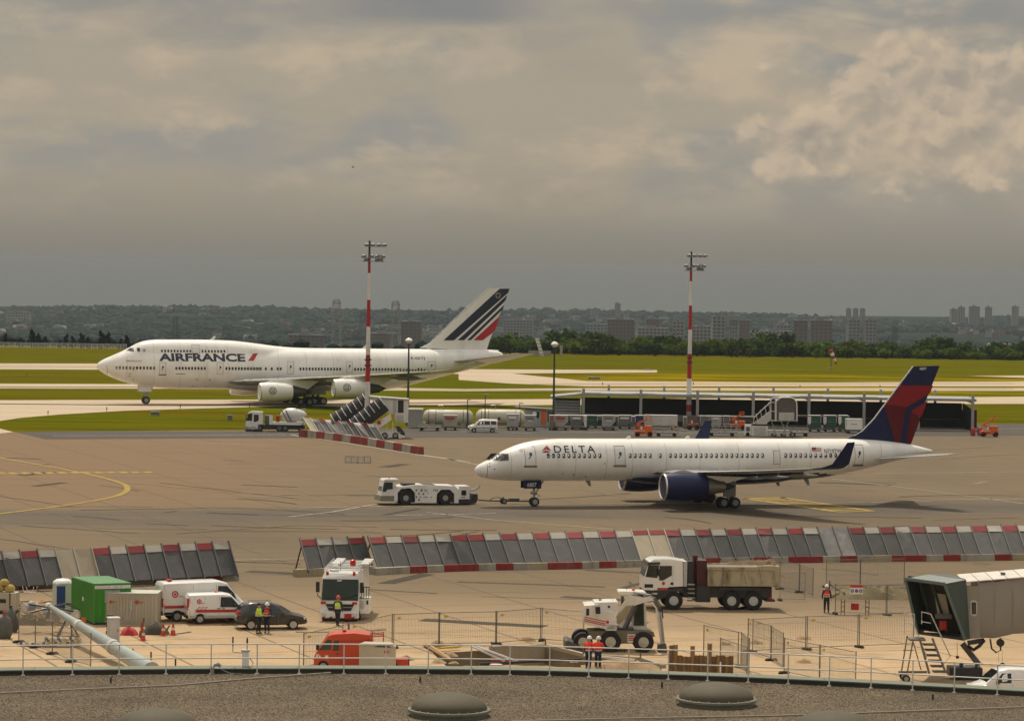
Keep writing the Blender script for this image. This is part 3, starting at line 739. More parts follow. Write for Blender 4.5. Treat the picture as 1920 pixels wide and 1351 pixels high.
# nearer buildings at the edge of the field
for x0, x1, yt, yb, Y, m, rm, lb in ((1667, 1697, 654, 661, 1150, mat('blue_cladding', (.14, .20, .33), .6), ROOFG, 'low blue shed half hidden in the trees behind the red tail fin'),
          (1714, 1765, 650, 662, 1150, WALLF, WALLF, 'white low building in the trees right of the blue shed'),
          (1858, 1866, 644, 651, 1400, WALLF, WALLF, 'small white gabled house among the trees at the far right'),
          (1880, 1902, 644, 651, 1400, WALLF, WALLF, 'white striped shed among the trees at the far right'),
          (1470, 1496, 640, 650, 1300, WALLF, WALLF, 'pale tent-roofed hall left of the windsock'),
          (140, 222, 660, 664.5, 855, WALLF, WALLF, 'long pale low wall beside the dark conifers on the left')):
 a = DY(x0, yt, Y); b = DY(x1, yb, Y); w = b.x - a.x; h = a.z - b.z; t = thing('field_building', lb, 'building', ((a.x + b.x) / 2, Y + 5, b.z - 1))
 o = MB(); o.b2((-w / 2, -5, -12), (w / 2, 5, h * .6 + 1)); o.obj('wall', m, t)
 o = MB(); o.prism([(-w / 2 - .4, h * .6 + 1), (w / 2 + .4, h * .6 + 1), (w * .3, h + 1), (-w * .3, h + 1)], -5.3, 5.3); o.obj('roof', rm, t)

# lattice pylons
def pylon(px, ytop, Y, wpx, label, arms=True, m=STEEL):
 p = DY(px, ytop, Y); s = FPX / Y; w = wpx / s / 2; z0 = hterr(p.x, Y) - 1; H = p.z - z0
 t = thing('lattice_pylon', label, 'pylon', (p.x, Y, z0), .3); mb = MB(); r = .2
 def wd(z): u = z / H; return w * (1.45 - .6 * u) if u < .72 else w * (1.0 if u < .9 else .62 + .38 * (1 - u) / .1)
 zs = [H * i / 9 for i in range(10)]
 for i in range(9):
  a, b = wd(zs[i]), wd(zs[i + 1])
  for sx, sy in ((1, 1), (1, -1), (-1, -1), (-1, 1)):
   mb.bar((sx * a, sy * a, zs[i]), (sx * b, sy * b, zs[i + 1]), r)
  for q in range(4):
   c = [(1, 1), (1, -1), (-1, -1), (-1, 1)]; u, v = c[q], c[(q + 1) % 4]
   mb.bar((u[0] * a, u[1] * a, zs[i]), (v[0] * b, v[1] * b, zs[i + 1]), r * .6); mb.bar((v[0] * a, v[1] * a, zs[i]), (u[0] * b, u[1] * b, zs[i + 1]), r * .6)
   mb.bar((u[0] * b, u[1] * b, zs[i + 1]), (v[0] * b, v[1] * b, zs[i + 1]), r * .6)
 mb.obj('lattice_tower', m, t)
 if arms:
  for zz in (.74, .86, .97):
   am = MB(); L_ = w * (1.25 if zz < .95 else 1)
   for sy in (-w, w): am.bar((-L_, sy, H * zz), (L_, sy, H * zz), .45)
   am.bar((-L_, 0, H * zz + 1), (L_, 0, H * zz + 1), .4)
   for sx in (-1, 1): am.tube([(sx * L_, 0, H * zz), (sx * L_, 0, H * zz - 2.2)], .28, 6)
   am.obj('cross_arm', m, t)

pylon(631, 561, 1500, 14, 'tall lattice power pylon left of the red and white lamp mast')
pylon(742, 564, 1500, 14, 'tall lattice power pylon right of the red and white lamp mast')
DPY = mat('far_dark_steel', (.06, .06, .06), .6, .3)
pylon(329, 592, 2400, 8, 'small dark pylon above the nose of the jumbo jet', True, DPY)
pylon(681, 585, 2600, 10, 'small dark pylon hidden close behind the left lamp mast', True, DPY)
pylon(424, 612, 2500, 12, 'squat dark pylon above the blue airline lettering', True, DPY)
pylon(1678, 612, 2500, 7, 'small dark cross-shaped pylon right of the twin grey towers', True, DPY)
pylon(986, 577, 5000, 3, 'tiny mast on the skyline right of the striped tail fin', False, DPY)

# airfield edge things
t = thing('perimeter_fence', 'pale perimeter fence along the far left edge of the grass', 'fence', (0, 0, 0)); mb = MB(); rl = MB()
P = [DY(-60 + i * 11, 662.2 + i * .22, 848) for i in range(28)]
for a in P:
 o = MB(); o.b2((a.x - .06, a.y - .06, -.2), (a.x + .06, a.y + .06, 1.5)); o.obj('post', LGREY, t)
for z in (.3, .6, .9, 1.2, 1.45): rl.tube([(a.x, a.y, z) for a in P], .03, 5)
rl.obj('rails', LGREY, t)
# windsock
p = G(1558, 691, 0); t = thing('windsock', 'red and white striped windsock drooping from a mast in the far meadow', 'windsock', p)
mb = MB(); mb.tube([(0, 0, 0), (0, 0, 4.6)], .09, 8); mb.obj('mast', DARKM, t)
mb = MB(); mb.b2((-.4, -.4, 0), (.4, .4, .5), bev=.05); mb.obj('footing', CONC, t)
prev = Vector((-.25, 0, 4.5)); dirv = Vector((.42, 0, -.9)).normalized()
for k in range(5):
 mb = MB(); r0, r1 = .62 - k * .08, .62 - (k + 1) * .08; nx = prev + dirv * .75; mb.tube([prev, nx], [r0, r1], 12); mb.obj('sleeve_band', RED if k % 2 == 0 else W_PAINT, t, 40); prev = nx
# lone slanted concrete deflector and pillar at the wood's edge
p = DY(1012, 671, 850); t = thing('ramp_structure', 'pale slanted ladder-like ramp standing at the edge of the wood', 'ramp', (p.x, 850, 0)); mb = MB()
mb.prism([(-1.3, 4.6), (-.3, 4.6), (1.1, 0), (.1, 0)], -.5, .5); mb.obj('slanted_slab', W_PAINT, t)
for k in range(5):
 mb = MB(); u = (k + .4) / 5; mb.b2((lerp(-1.3, .1, 1 - u) + .12, -.56, 4.6 * u), (lerp(-1.3, .1, 1 - u) + .9, -.5, 4.6 * u + .14)); mb.obj('rung', DGREY, t)
mb = MB(); mb.b2((-3, -.3, 0), (3, .4, 1.3)); mb.obj('plinth', WALLF, t)
p = DY(1052, 671, 850); t = thing('concrete_pillar', 'lone pale pillar at the wood edge right of the slanted ramp', 'pillar', (p.x, 850, 0)); mb = MB()
mb.b2((-.35, -.35, 0), (.35, .35, 2.6), bev=.04); mb.b2((-.45, -.45, 2.6), (.45, .45, 2.8)); mb.obj('shaft', CONC, t)
# little lamp boxes and signs on the grass
for px, py, w, h, lb in ((291, 779, 1.4, .65, 'small grey electrical cabinet on the near grass under the jumbo nose'), (431, 788, .8, .85, 'dark upright cabinet on the near grass left of the white truck'),
       (1114, 711, 2.6, .5, 'pale low cabinet box in the yellow flowers'), (1216, 694, 1.6, .4, 'small dark sign board on the far grass')):
 p = G(px, py); t = thing('field_cabinet', lb, 'cabinet', (p.x, p.y, 0)); mb = MB(); mb.b2((-w / 2, -.3, .1), (w / 2, .3, h), bev=.03); mb.obj('housing', GREY, t)
 mb = MB(); mb.b2((-w / 2 + .1, -.33, .2), (w / 2 - .1, -.301, h - .1)); mb.obj('door', DGREY, t); mb = MB()
 for sx in (-1, 1): mb.b2((sx * w * .35 - .05, -.1, 0), (sx * w * .35 + .05, .1, .1))
 mb.obj('feet', DARKM, t)
for i, (px, py) in enumerate(((90, 777), (200, 770), (338, 766), (468, 763), (230, 700), (50, 705), (1130, 722), (700, 757), (1300, 722), (1500, 727), (1650, 727))):
 p = G(px, py); t = thing('edge_light', 'tiny blue taxiway edge light on the grass verge', 'light', (p.x, p.y, 0), 0, 'taxiway edge lights'); mb = MB(); mb.lathe([(.12, 0), (.12, .06), (.04, .08), (.04, .35)], 'z', n=8); mb.obj('stem', DARKM, t)
 mb = MB(); mb.lathe([(.09, .35), (.11, .42), (.1, .52), (.03, .58)], 'z', n=8); mb.obj('lens', NAVY, t)
# haze: the air itself
mb = MB(); mb.b2((-2600, -30, -260), (2600, 6900, 34)); hz = mb.obj('haze', [])
hm_ = bpy.data.materials.new('haze_air'); hm_.use_nodes = True; nt = hm_.node_tree; nt.nodes.clear()
pv = nt.nodes.new('ShaderNodeVolumePrincipled'); pv.inputs['Density'].default_value = .8e-4; pv.inputs['Color'].default_value = (.37, .43, .48, 1); pv.inputs['Anisotropy'].default_value = .3
om = nt.nodes.new('ShaderNodeOutputMaterial'); nt.links.new(pv.outputs[0], om.inputs['Volume']); hz.data.materials.append(hm_); tag(hz, None, None, None, 'stuff')

# ================================================================== AIRLINERS
def wing_surf(mb, secs, thick, n=9, mi=0, M=None):
 """lofted lifting surface: secs = (LE point, TE point, relative thickness, up vector)"""
 prof = []
 for k in range(n):
  u = (1 - cos(pi * k / (n - 1))) / 2; prof.append((u, 1.9 * (.2969 * sqrt(u) - .126 * u - .3516 * u * u + .2843 * u ** 3 - .1036 * u ** 4) * 2.2))
 rs = []
 for le, te, th, up in secs:
  le, te, up = Vector(le), Vector(te), Vector(up); c = (te - le).length; r = []
  for u, y in prof: r.append(le + (te - le) * u + up * (y * th * c))
  for u, y in prof[-2:0:-1]: r.append(le + (te - le) * u - up * (y * th * c * .7))
  rs.append(r)
 return mb.rings(rs, mi, True, True, M)

class Plane:
 def __init__(self, name, label, anchor_px, anchor_x, theta, zt, zb, hw, L_, upper=None):
  p = G(*anchor_px); self.th = theta
  # nose on the local origin, tail along +x, left side at -y
  self.T = Matrix.Translation((p.x, p.y, 0)) @ Matrix.Rotation(theta, 4, 'Z') @ Matrix.Translation((-anchor_x, 0, 0))
  o = self.T.to_translation(); self.root = thing(name, label, 'airliner', (o.x, o.y, 0), theta)
  self.inv = self.T.inverted(); self.zt, self.zb, self.hw, self.L, self.up = zt, zb, hw, L_, upper

 def half(self, x, z):
  zt, zb, w = self.zt(x), self.zb(x), self.hw(x); up = self.up
  ztm = min(zt, up['cap']) if up else zt
  m = (ztm + zb) / 2; h = (ztm - zb) / 2
  y = w * sqrt(max(0, 1 - ((z - m) / max(h, 1e-4)) ** 2)) if h > 0 else 0
  if up and zt > up['cap']:
   k = min(1, (zt - up['cap']) / .6); hu = min(up['hw'], w * .74); z0 = up['z0']
   if z > z0 and zt > z0:
    yu = hu * sqrt(max(0, 1 - ((z - z0) / (zt - z0)) ** 2)); y = max(y, yu * (.6 + .4 * k) if k < 1 else yu)
  return y

 def fuselage(self, mats, split=None, n=26, nx=110):
  mb = MB(); rs = []
  for i in range(nx + 1):
   u = i / nx
   x = .02 + (self.L - .03) * (u if u > .3 else .3 * (u / .3) ** 1.7 if u > 0 else 0)
   a, b = self.zb(x), self.zt(x); half = []
   for k in range(n + 1):
    z = a + (b - a) * (1 - cos(pi * k / n)) / 2; half.append((x, self.half(x, z), z))
   rs.append([(x, -y, z) for x, y, z in half] + [(x, y, z) for x, y, z in half[-2:0:-1]])
  mb.rings(rs, 0, True, True)
  if split:
   nr = len(rs[0])
   for fi, f in enumerate(mb.f):
    c = [sum(mb.v[i][q] for i in f) / len(f) for q in range(3)]
    if c[2] < split(c[0]): mb.mi[fi] = 1
  return mb.obj('fuselage', mats, self.root, 50)

 def local(self, px, py, yl=0.):
  o = self.inv @ CAM; d = self.inv.to_3x3() @ ray(px, py); t = (yl - o.y) / d.y; p = o + d * t; return p.x, p.z

 def side(self, px, py):
  """pixel -> (x, z) on the near flank"""
  y = self.hw(20)
  for _ in range(4):
   x, z = self.local(px, py, -y); y = self.half(x, z)
  return x, z

 def fn(self, off=.012): return lambda x, z: (x, -self.half(x, z) - off, z)

 def poly(self, name, pix, m, off=.012, dz=.25):
  q = [self.side(*p) for p in pix]; a = min(p[0] for p in q); n = int((max(p[0] for p in q) - a) / .2) + 1
  return decal(name, bm_poly([q]), self.fn(off), m, self.root, xs=[a + .2 * i for i in range(1, n)], dz=dz)

 def text(self, name, s, m, x0, y0, x1, y1, off=.016, **k):
  a = self.side(x0, y1); b = self.side(x1, y0)
  return decal(name, fit_bm(text_bm(s, **k), a[0], a[1], b[0], b[1]), self.fn(off), m, self.root, dz=.12)

 def windows(self, xs, z, w, h, m, name='window', frame=None):
  vs = []
  for k in range(10):
   a = 2 * pi * k / 10; c, s_ = cos(a), sin(a); vs.append((w / 2 * (abs(c) ** .6) * (1 if c > 0 else -1), h / 2 * (abs(s_) ** .6) * (1 if s_ > 0 else -1)))
  cache = {}
  for x in xs:
   zz = z(x) if callable(z) else z
   for sy in (-1, 1):
    y = self.half(x, zz); key = (sy, round((self.half(x, zz + .1) - y) * 50), round((self.half(x + .3, zz) - y) * 50))
    if key not in cache:
     mb = MB(); f = lambda e, q, s: [(a * s, sy * (self.half(x + a * s, zz + b * s) - y + e), b * s) for a, b in q]
     r0, r1, r2 = f(.012, vs, 1.28), f(.02, vs, 1.12), f(.006, vs, 1.0)
     mb.rings([r0, r1, r2], 1, False, True); mb.add(r2, [tuple(range(10))], 0); cache[key] = mb.mesh(name, [m, frame or LGREY])
    o = link(name, cache[key], self.root); o.location = (x, sy * y, zz)

 def frame_line(self, name, x0, x1, z0, z1, m, t=.045, off=.014):
  polys = [[(x0, z0), (x0 + t, z0), (x0 + t, z1), (x0, z1)], [(x1 - t, z0), (x1, z0), (x1, z1), (x1 - t, z1)],
     [(x0 + t, z1 - t), (x1 - t, z1 - t), (x1 - t, z1), (x0 + t, z1)], [(x0 + t, z0), (x1 - t, z0), (x1 - t, z0 + t), (x0 + t, z0 + t)]]
  return decal(name, bm_poly(polys), self.fn(off), m, self.root, dz=.25)

 def seams(self, xs):
  m = mat('skin_seam', (.50, .48, .44), .45, rnd=0)
  for x in xs:
   a, b = self.zb(x) + .25, self.zt(x) - .2; decal('skin_seam', bm_poly([[(x, a), (x + .05, a), (x + .05, b), (x, b)]]), self.fn(.006), m, self.root, dz=.2)

 def door(self, px0, py0, px1, py1, m, sill=None, win=True):
  a = self.side(px0, py1); b = self.side(px1, py0); x0, z0, x1, z1 = a[0], a[1], b[0], b[1]
  d = decal('door', bm_poly([[(x0, z0), (x1, z0), (x1, z1), (x0, z1)]]), self.fn(.008), W_CLEAN, self.root, dz=.2)
  o = self.frame_line('door_outline', x0, x1, z0, z1, m); o.parent = d
  if win:
   q = decal('door_window', bm_poly([[(lerp(x0, x1, .42), lerp(z0, z1, .52)), (lerp(x0, x1, .66), lerp(z0, z1, .52)), (lerp(x0, x1, .66), lerp(z0, z1, .68)), (lerp(x0, x1, .42), lerp(z0, z1, .68))]]), self.fn(.02), GLASS, self.root); q.parent = d
   q = decal('handle', bm_poly([[(lerp(x0, x1, .3), lerp(z0, z1, .36)), (lerp(x0, x1, .42), lerp(z0, z1, .36)), (lerp(x0, x1, .62), lerp(z0, z1, .54)), (lerp(x0, x1, .5), lerp(z0, z1, .54))]]), self.fn(.02), DGREY, self.root); q.parent = d
  if sill:
   q = decal('sill', bm_poly([[(x0 - .12, z0 - .16), (x1 + .12, z0 - .16), (x1 + .12, z0 + .02), (x0 - .12, z0 + .02)]]), self.fn(.018), sill, self.root); q.parent = d

 def engine(self, x, y, z, R, L1, L2, cowl, lip, core, py_top):
  """fan cowl of length L1, core to L2; py_top: height of the wing above"""
  mb = MB(); c = (x, y, z); mb.lathe([(R * .93, .12), (R * 1.0, L1 * .22), (R * 1.02, L1 * .45), (R * .97, L1 * .75), (R * .84, L1), (R * .78, L1), (R * .76, L1 * .8)], 'x', c, 28)
  o = mb.obj('engine', cowl, self.root, 50)
  mb = MB(); mb.lathe([(R * .74, .55), (R * .80, .1), (R * .86, 0), (R * .93, .03), (R * .945, .16)], 'x', c, 28); mb.obj('intake_lip', lip, o, 60)
  mb = MB(); mb.lathe([(R * .02, .75), (R * .22, .95), (R * .79, 1.0), (R * .79, 1.15)], 'x', c, 24); mb.obj('fan', DARKM, o, 40)
  bl = MB()
  for k in range(18):
   a = 2 * pi * k / 18; u = Vector((0, cos(a), sin(a))); v = Vector((0, -sin(a), cos(a)))
   bl.add([Vector(c) + Vector((.85, 0, 0)) + u * R * .2, Vector(c) + Vector((.8, 0, 0)) + u * R * .78, Vector(c) + Vector((.97, 0, 0)) + u * R * .78 + v * R * .16, Vector(c) + Vector((.95, 0, 0)) + u * R * .2 + v * R * .08], [(0, 1, 2, 3)])
  bl.obj('fan_blades', STEEL, o)
  mb = MB(); mb.lathe([(R * .66, L1 - .3), (R * .62, L1 + .1), (R * .45, L2 - .5), (R * .40, L2), (R * .3, L2 - .1)], 'x', c, 24); mb.obj('core_cowl', core, o, 50)
  mb = MB(); mb.lathe([(R * .32, L2 - .4), (R * .22, L2 + .4), (R * .03, L2 + 1.1)], 'x', c, 16); mb.obj('exhaust_cone', DARKM, o, 50)
  mb = MB(); w = R * .16; x0 = x + L1 * .18
  mb.prism([(x0, z + R * .98), (x + L1, z + R * .72), (x + L2 + .2, z + R * .25), (x + L2 + 2.4, py_top - .05), (x + L1 + .2, py_top + .1), (x0 + 1.2, z + R * 1.2)], y - w, y + w); mb.obj('pylon', lip if cowl is NAVY else cowl, o, 40)
  return o

# ------------------------------------------------------------------ the twin-jet under tow
AG = mat('wing_grey_paint', (.29, .29, .28), .35, coat=.2, scale=.5, var=.12, dirt=(.26, .24, .21), dirtamt=.4)
LETT = mat('navy_lettering', (.018, .022, .05), .4, rnd=0); REDLOGO = mat('logo_red', (.42, .02, .03), .4, rnd=0); DRED = mat('deep_logo_red', (.20, .010, .015), .4, rnd=0)
FUSW = mat('airliner_white', (.86, .84, .80), .3, coat=.35, scale=.5, var=.05, dirt=(.56, .52, .45), dirtamt=.5, rnd=0)
BRUSH = mat('polished_metal', (.62, .62, .60), .25, .85, .06, 2)
OUTL = mat('panel_line', (.16, .15, .14), .6, rnd=0)
TAN = mat('door_sill_tan', (.22, .18, .12), .6, rnd=0)

def twinjet():
 zt = curve([(0, 3.46), (.12, 3.72), (.45, 4.0), (1.1, 4.33), (1.7, 4.62), (2.5, 5.14), (3.4, 5.58), (4.8, 6.05), (6.6, 6.36), (8.6, 6.46), (37.5, 6.46), (40.5, 6.36), (43, 6.12), (45, 5.82), (46.9, 5.35)])
 zb = curve([(0, 3.38), (.12, 3.12), (.45, 2.88), (1.2, 2.66), (2.5, 2.5), (4.2, 2.42), (7, 2.40), (31.5, 2.40), (34.5, 2.58), (38.5, 3.25), (42.5, 4.15), (45.5, 4.82), (46.9, 5.15)])
 hw = curve([(0, .02), (.12, .3), (.45, .62), (1.2, 1.02), (2.5, 1.46), (4, 1.72), (6, 1.86), (7.5, 1.88), (34, 1.88), (38, 1.66), (42, 1.12), (45, .58), (46.9, .12)])
 P = Plane('airliner', 'white twin-engine airliner with navy engines and red and navy tail, towed on the apron', (1343, 946.3), 24.4, radians(15.5), zt, zb, hw, 46.9)
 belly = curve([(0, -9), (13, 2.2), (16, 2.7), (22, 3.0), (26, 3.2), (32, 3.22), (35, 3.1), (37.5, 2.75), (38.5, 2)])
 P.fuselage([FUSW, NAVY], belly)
 mb = MB(); rs = []                                            # belly fairing
 for i in range(15):
  u = i / 14; x = 15.5 + 16 * u; q = sin(pi * u) ** .5; rs.append([(x, (1.5 + .62 * q) * cos(a), 2.72 - (.35 + .42 * q) * sin(a)) for a in [pi * k / 12 for k in range(13)]])
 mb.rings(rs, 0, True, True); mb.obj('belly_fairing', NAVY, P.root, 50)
 zl = P.side(1079, 854)[1]
 xs = [P.side(px, 854)[0] for px in [1028 + 9.68 * i for i in range(11)] + [1181.5 + 9.4 * i for i in range(5)] + [1238] + [1257 + 9.6 * i for i in range(19)] + [1473 + 9.4 * i for i in range(12)]]
 P.windows(xs, zl, .27, .40, GLASS)
 for d in ((984.5, 836, 1002, 873), (1152.5, 835, 1170, 872), (1601, 833, 1617, 871)): P.door(*d, OUTL, TAN)
 P.door(1450, 844, 1462, 870, OUTL, None, False)
 P.seams([3.2, 9.5, 12.6, 15.2, 18.6, 22, 26, 30.2, 33.4, 37.5, 41])
 # cockpit glazing
 cz = [[(912, 860), (921, 850.5), (930.5, 849.5), (926, 860.5)], [(928, 860.5), (932, 849.5), (939.5, 849.8), (936, 861.5)], [(938, 862.3), (941, 850.5), (952, 851), (952.5, 861)]]
 for q in cz: P.poly('cockpit_window', q, GLASS, .02, .15)
 P.poly('window_surround', [(909.5, 861.5), (921, 849.2), (953.5, 849.6), (954, 863), (936, 864)], OUTL, .012, .15)
 for c, r in ((977, 843.5), ): P.poly('emblem', [(c + 4 * cos(k * .7), r + 3.4 * sin(k * .7)) for k in range(9)], LGREY, .014)
 P.poly('nose_seam', [(911.5, 868), (912.5, 868), (912.3, 894), (911.3, 894)], OUTL, .012, .12)
 for a, b in ((917.5, 868), (918, 874), (927.5, 878.8), (1134, 868.7), (1055, 887), (1075.5, 889.5), (1098, 893)): P.poly('sensor_port', [(a + 1.4 * cos(k), b + 1.3 * sin(k)) for k in range(6)], DGREY, .02)
 P.text('lettering', 'DELTA', LETT, 1039.5, 834.8, 1114, 848.2, bold=.012, sx=1.3, space=1.35)
 for q, m in (([(1015.5, 845), (1024.5, 834), (1024.5, 842.2)], REDLOGO), ([(1024.8, 834), (1033.5, 845), (1024.8, 842.2)], DRED), ([(1015.8, 848), (1024.4, 843.5), (1024.4, 848)], DRED), ([(1024.8, 843.5), (1033.2, 848), (1024.8, 848)], REDLOGO)): P.poly('logo', q, m, .016)
 P.text('lettering', 'N710TW', LETT, 1546, 841.2, 1577, 848.8, bold=.01)
 fl = [(1522, 838), (1540, 838), (1540, 846.5), (1522, 846.5)]
 P.poly('flag', fl, W_PAINT, .014)
 for k in range(4): P.poly('flag_stripe', [(1522, 839 + k * 2), (1540, 839 + k * 2), (1540, 840 + k * 2), (1522, 840 + k * 2)], RED, .018)
 P.poly('flag_canton', [(1522, 838), (1530, 838), (1530, 842.7), (1522, 842.7)], LETT, .022)
 # wings
 for s in (-1, 1):
  mb = MB(); U = (0, 0, 1)
  wing_surf(mb, [((17.2, s * 1.3, 3.25), (26.6, s * 1.3, 3.1), .09, U), ((20.2, s * 6.6, 3.6), (26.7, s * 6.6, 3.48), .075, U), ((23.6, s * 12.8, 4.12), (28.3, s * 12.8, 4.06), .065, U), ((27.0, s * 18.6, 4.7), (29.7, s * 18.6, 4.66), .07, U)], 1)
  w = mb.obj('wing', AG, P.root, 50)
  mb = MB()
  a = [((27.0, s * 18.6, 4.7), (29.7, s * 18.6, 4.66), .07, (0, 0, 1)), ((27.8, s * 19.3, 4.84), (29.95, s * 19.3, 4.8), .06, (0, -s * .5, .85)), ((28.7, s * 19.75, 5.2), (30.35, s * 19.75, 5.2), .05, (0, -s * .95, .3)), ((30.0, s * 20.1, 7.2), (30.75, s * 20.1, 7.25), .045, (0, -s, .1))]
  wing_surf(mb, a, 1); mb.obj('winglet', NAVY, w, 50)
  le = MB(); pts = [(17.6, s * 1.9, 3.32), (20.12, s * 6.6, 3.61), (23.52, s * 12.8, 4.13), (26.95, s * 18.55, 4.71)]
  le.tube(pts, [.1, .085, .07, .05], 6); le.obj('leading_edge', BRUSH, w, 60)
  for yy, xx, zz in ((5.0, 26.5, 2.95), (9.0, 27.2, 3.3), (13.5, 28.4, 3.75)):
   f = MB(); f.lathe([(.02, -2.0), (.16, -1.2), (.2, -.2), (.12, .8), (.02, 1.4)], 'x', (xx, s * yy, zz), 10); f.obj('flap_fairing', AG, w, 50)
  P.engine(16.7, s * 6.5, 2.25, 1.36, 4.3, 6.2, NAVY, BRUSH, mat('engine_core_metal', (.35, .32, .28), .45, .7), 3.2)
  # main gear
  g = MB(); g.tube([(24.3, s * 3.66, .75), (24.3, s * 3.5, 3.0)], .16, 10); g.tube([(24.3, s * 3.6, 1.6), (24.3, s * 1.9, 2.7)], .1, 8); g.tube([(23.7, s * 3.66, .62), (24.9, s * 3.66, .62)], .12, 8); gl = g.obj('main_gear', STEEL, P.root, 40)
  g = MB(); g.b2((23.7, s * 3.9 - .04, 1.1), (25.0, s * 3.9 + .04, 2.9), bev=.03); g.obj('gear_door', AG, gl)
  for dx in (-.58, .58):
   for dy in (-.4, .4): wheel(gl, 24.3 + dx, s * 3.66 + dy, .53, .38, rim=GREY)
 # nose gear
 g = MB(); g.tube([(5.95, 0, .42), (5.9, 0, 2.6)], [.1, .14], 10); g.tube([(5.95, 0, 1.0), (6.9, 0, 2.5)], .07, 8); g.b2((5.6, -.2, 1.15), (6.2, .2, 1.4), bev=.05); gl = g.obj('nose_gear', STEEL, P.root, 40)
 g = MB(); g.tube([(6.0, -.25, .7), (6.45, -.25, 1.0), (6.0, -.25, 1.25)], .04, 6); g.obj('torque_link', DARKM, gl)
 for dy in (-.28, .28): wheel(gl, 5.95, dy, .43, .27, rim=GREY)
 for sy in (-1, 1):
  g = MB(); g.b2((4.75, sy * .55 - .03, 1.72), (6.5, sy * .55 + .03, 2.5), bev=.02); d = g.obj('gear_door', NAVY, P.root)
 d = flat_text('lettering', '6807', W_CLEAN, d, 5.1, 1.9, 6.0, 2.28, -.59)
 # tail
 yf = lambda x, z: .03 + .30 * max(0, 1 - (z - 6) / 9) * 1.0
 def finx(px, py): return P.local(px, py, -.2)
 le = [finx(*p) for p in ((1584, 823.5), (1603, 817), (1618, 808), (1640, 785), (1713.5, 686.5))]; te = [finx(*p) for p in ((1706, 840), (1707.5, 834), (1710, 822), (1718, 800), (1763.5, 685.5))]
 mb = MB(); sec = []
 for a, b in zip(le, te): sec.append(((a[0], 0, a[1]), (b[0], 0, b[1]), .045 if a[1] > 7.5 else .03, (0, -1, 0)))
 wing_surf(mb, sec, 1, 13); fin = mb.obj('tail_fin', NAVY, P.root, 50)
 mb = MB(); mb.tube([(a[0], 0, a[1]) for a in le[1:]], [.03, .06, .08, .08], 8); mb.obj('leading_edge', BRUSH, fin, 60)

 def finface(x, z, off=.02):
  best = 0                                                  # half thickness of the fin at (x, z)
  for (a, b), (c, d) in zip(zip(le, te), zip(le[1:], te[1:])):
   zl = lambda p, q, xx: p[1] + (q[1] - p[1]) * ((xx - p[0]) / (q[0] - p[0]) if q[0] != p[0] else 0)
   f0 = zl(a, b, x); f1 = zl(c, d, x)
   if min(f0, f1) - .3 <= z <= max(f0, f1) + .3 or (a, b) == (le[3], te[3]):
    t = min(1, max(0, (z - f0) / (f1 - f0 + 1e-6))); l = lerp(a[0], c[0], t); r = lerp(b[0], d[0], t); ch = r - l; u = min(1, max(0.0, (x - l) / max(ch, .01)))
    best = 1.9 * (.2969 * sqrt(u) - .126 * u - .3516 * u * u + .2843 * u ** 3 - .1036 * u ** 4) * 2.2 * .046 * ch
  return (x, -best - off, z)
 TR_, TD_ = mat('tail_red', (.23, .008, .014), .4, spec=.25, rnd=0), mat('tail_deep_red', (.10, .004, .008), .4, spec=.25, rnd=0)
 cv = lambda x, y: (1380 + x / 3.5556, 660 + y / 3.5556)
 for q, m in (([(1096, 222), (1318, 222), (1300, 272), (1140, 368), (1122, 362), (990, 345)], TR_), ([(990, 347), (1122, 364), (1136, 376), (1118, 470), (1098, 604), (1062, 600), (1012, 425)], TD_),
     ([(1284, 322), (1240, 432), (1168, 402), (1180, 386)], TR_), ([(1166, 406), (1238, 436), (1172, 610), (1140, 606), (1150, 500)], TD_)):
  b = bm_poly([[finx(*cv(*p)) for p in q]]); decal('tail_emblem', b, finface, m, fin, xs=[41 + .25 * i for i in range(30)], dz=.3)
 a = finx(1725, 693.3); b = finx(1738, 688.4); decal('lettering', fit_bm(text_bm('6807', bold=.015), a[0], a[1], b[0], b[1]), lambda x, z: finface(x, z, .05), W_CLEAN, fin)
 for s in (-1, 1):
  mb = MB(); wing_surf(mb, [((40.2, s * .9, 4.5), (45.0, s * .9, 5.0), .075, (0, 0, 1)), ((45.3, s * 7.6, 5.3), (46.9, s * 7.6, 5.48), .06, (0, 0, 1))], 1)
  w = mb.obj('tailplane', AG, P.root, 50); mb = MB(); mb.tube([(40.2, s * 1.0, 4.51), (45.28, s * 7.55, 5.31)], [.06, .03], 6); mb.obj('leading_edge', BRUSH, w, 60)
 for xx, zz in ((30.3, 2.3), (33.4, 2.35), (11, 2.35)):
  mb = MB(); mb.prism([(xx, zz + .15), (xx + .5, zz + .15), (xx + .65, zz - .45), (xx + .4, zz - .45)], -.03, .03); mb.obj('antenna', AG, P.root)
 for xx in (15, 21): mb = MB(); mb.prism([(xx, 6.4), (xx + .6, 6.4), (xx + .5, 6.75), (xx + .3, 6.75)], -.04, .04); mb.obj('antenna', W_CLEAN, P.root)
 return P

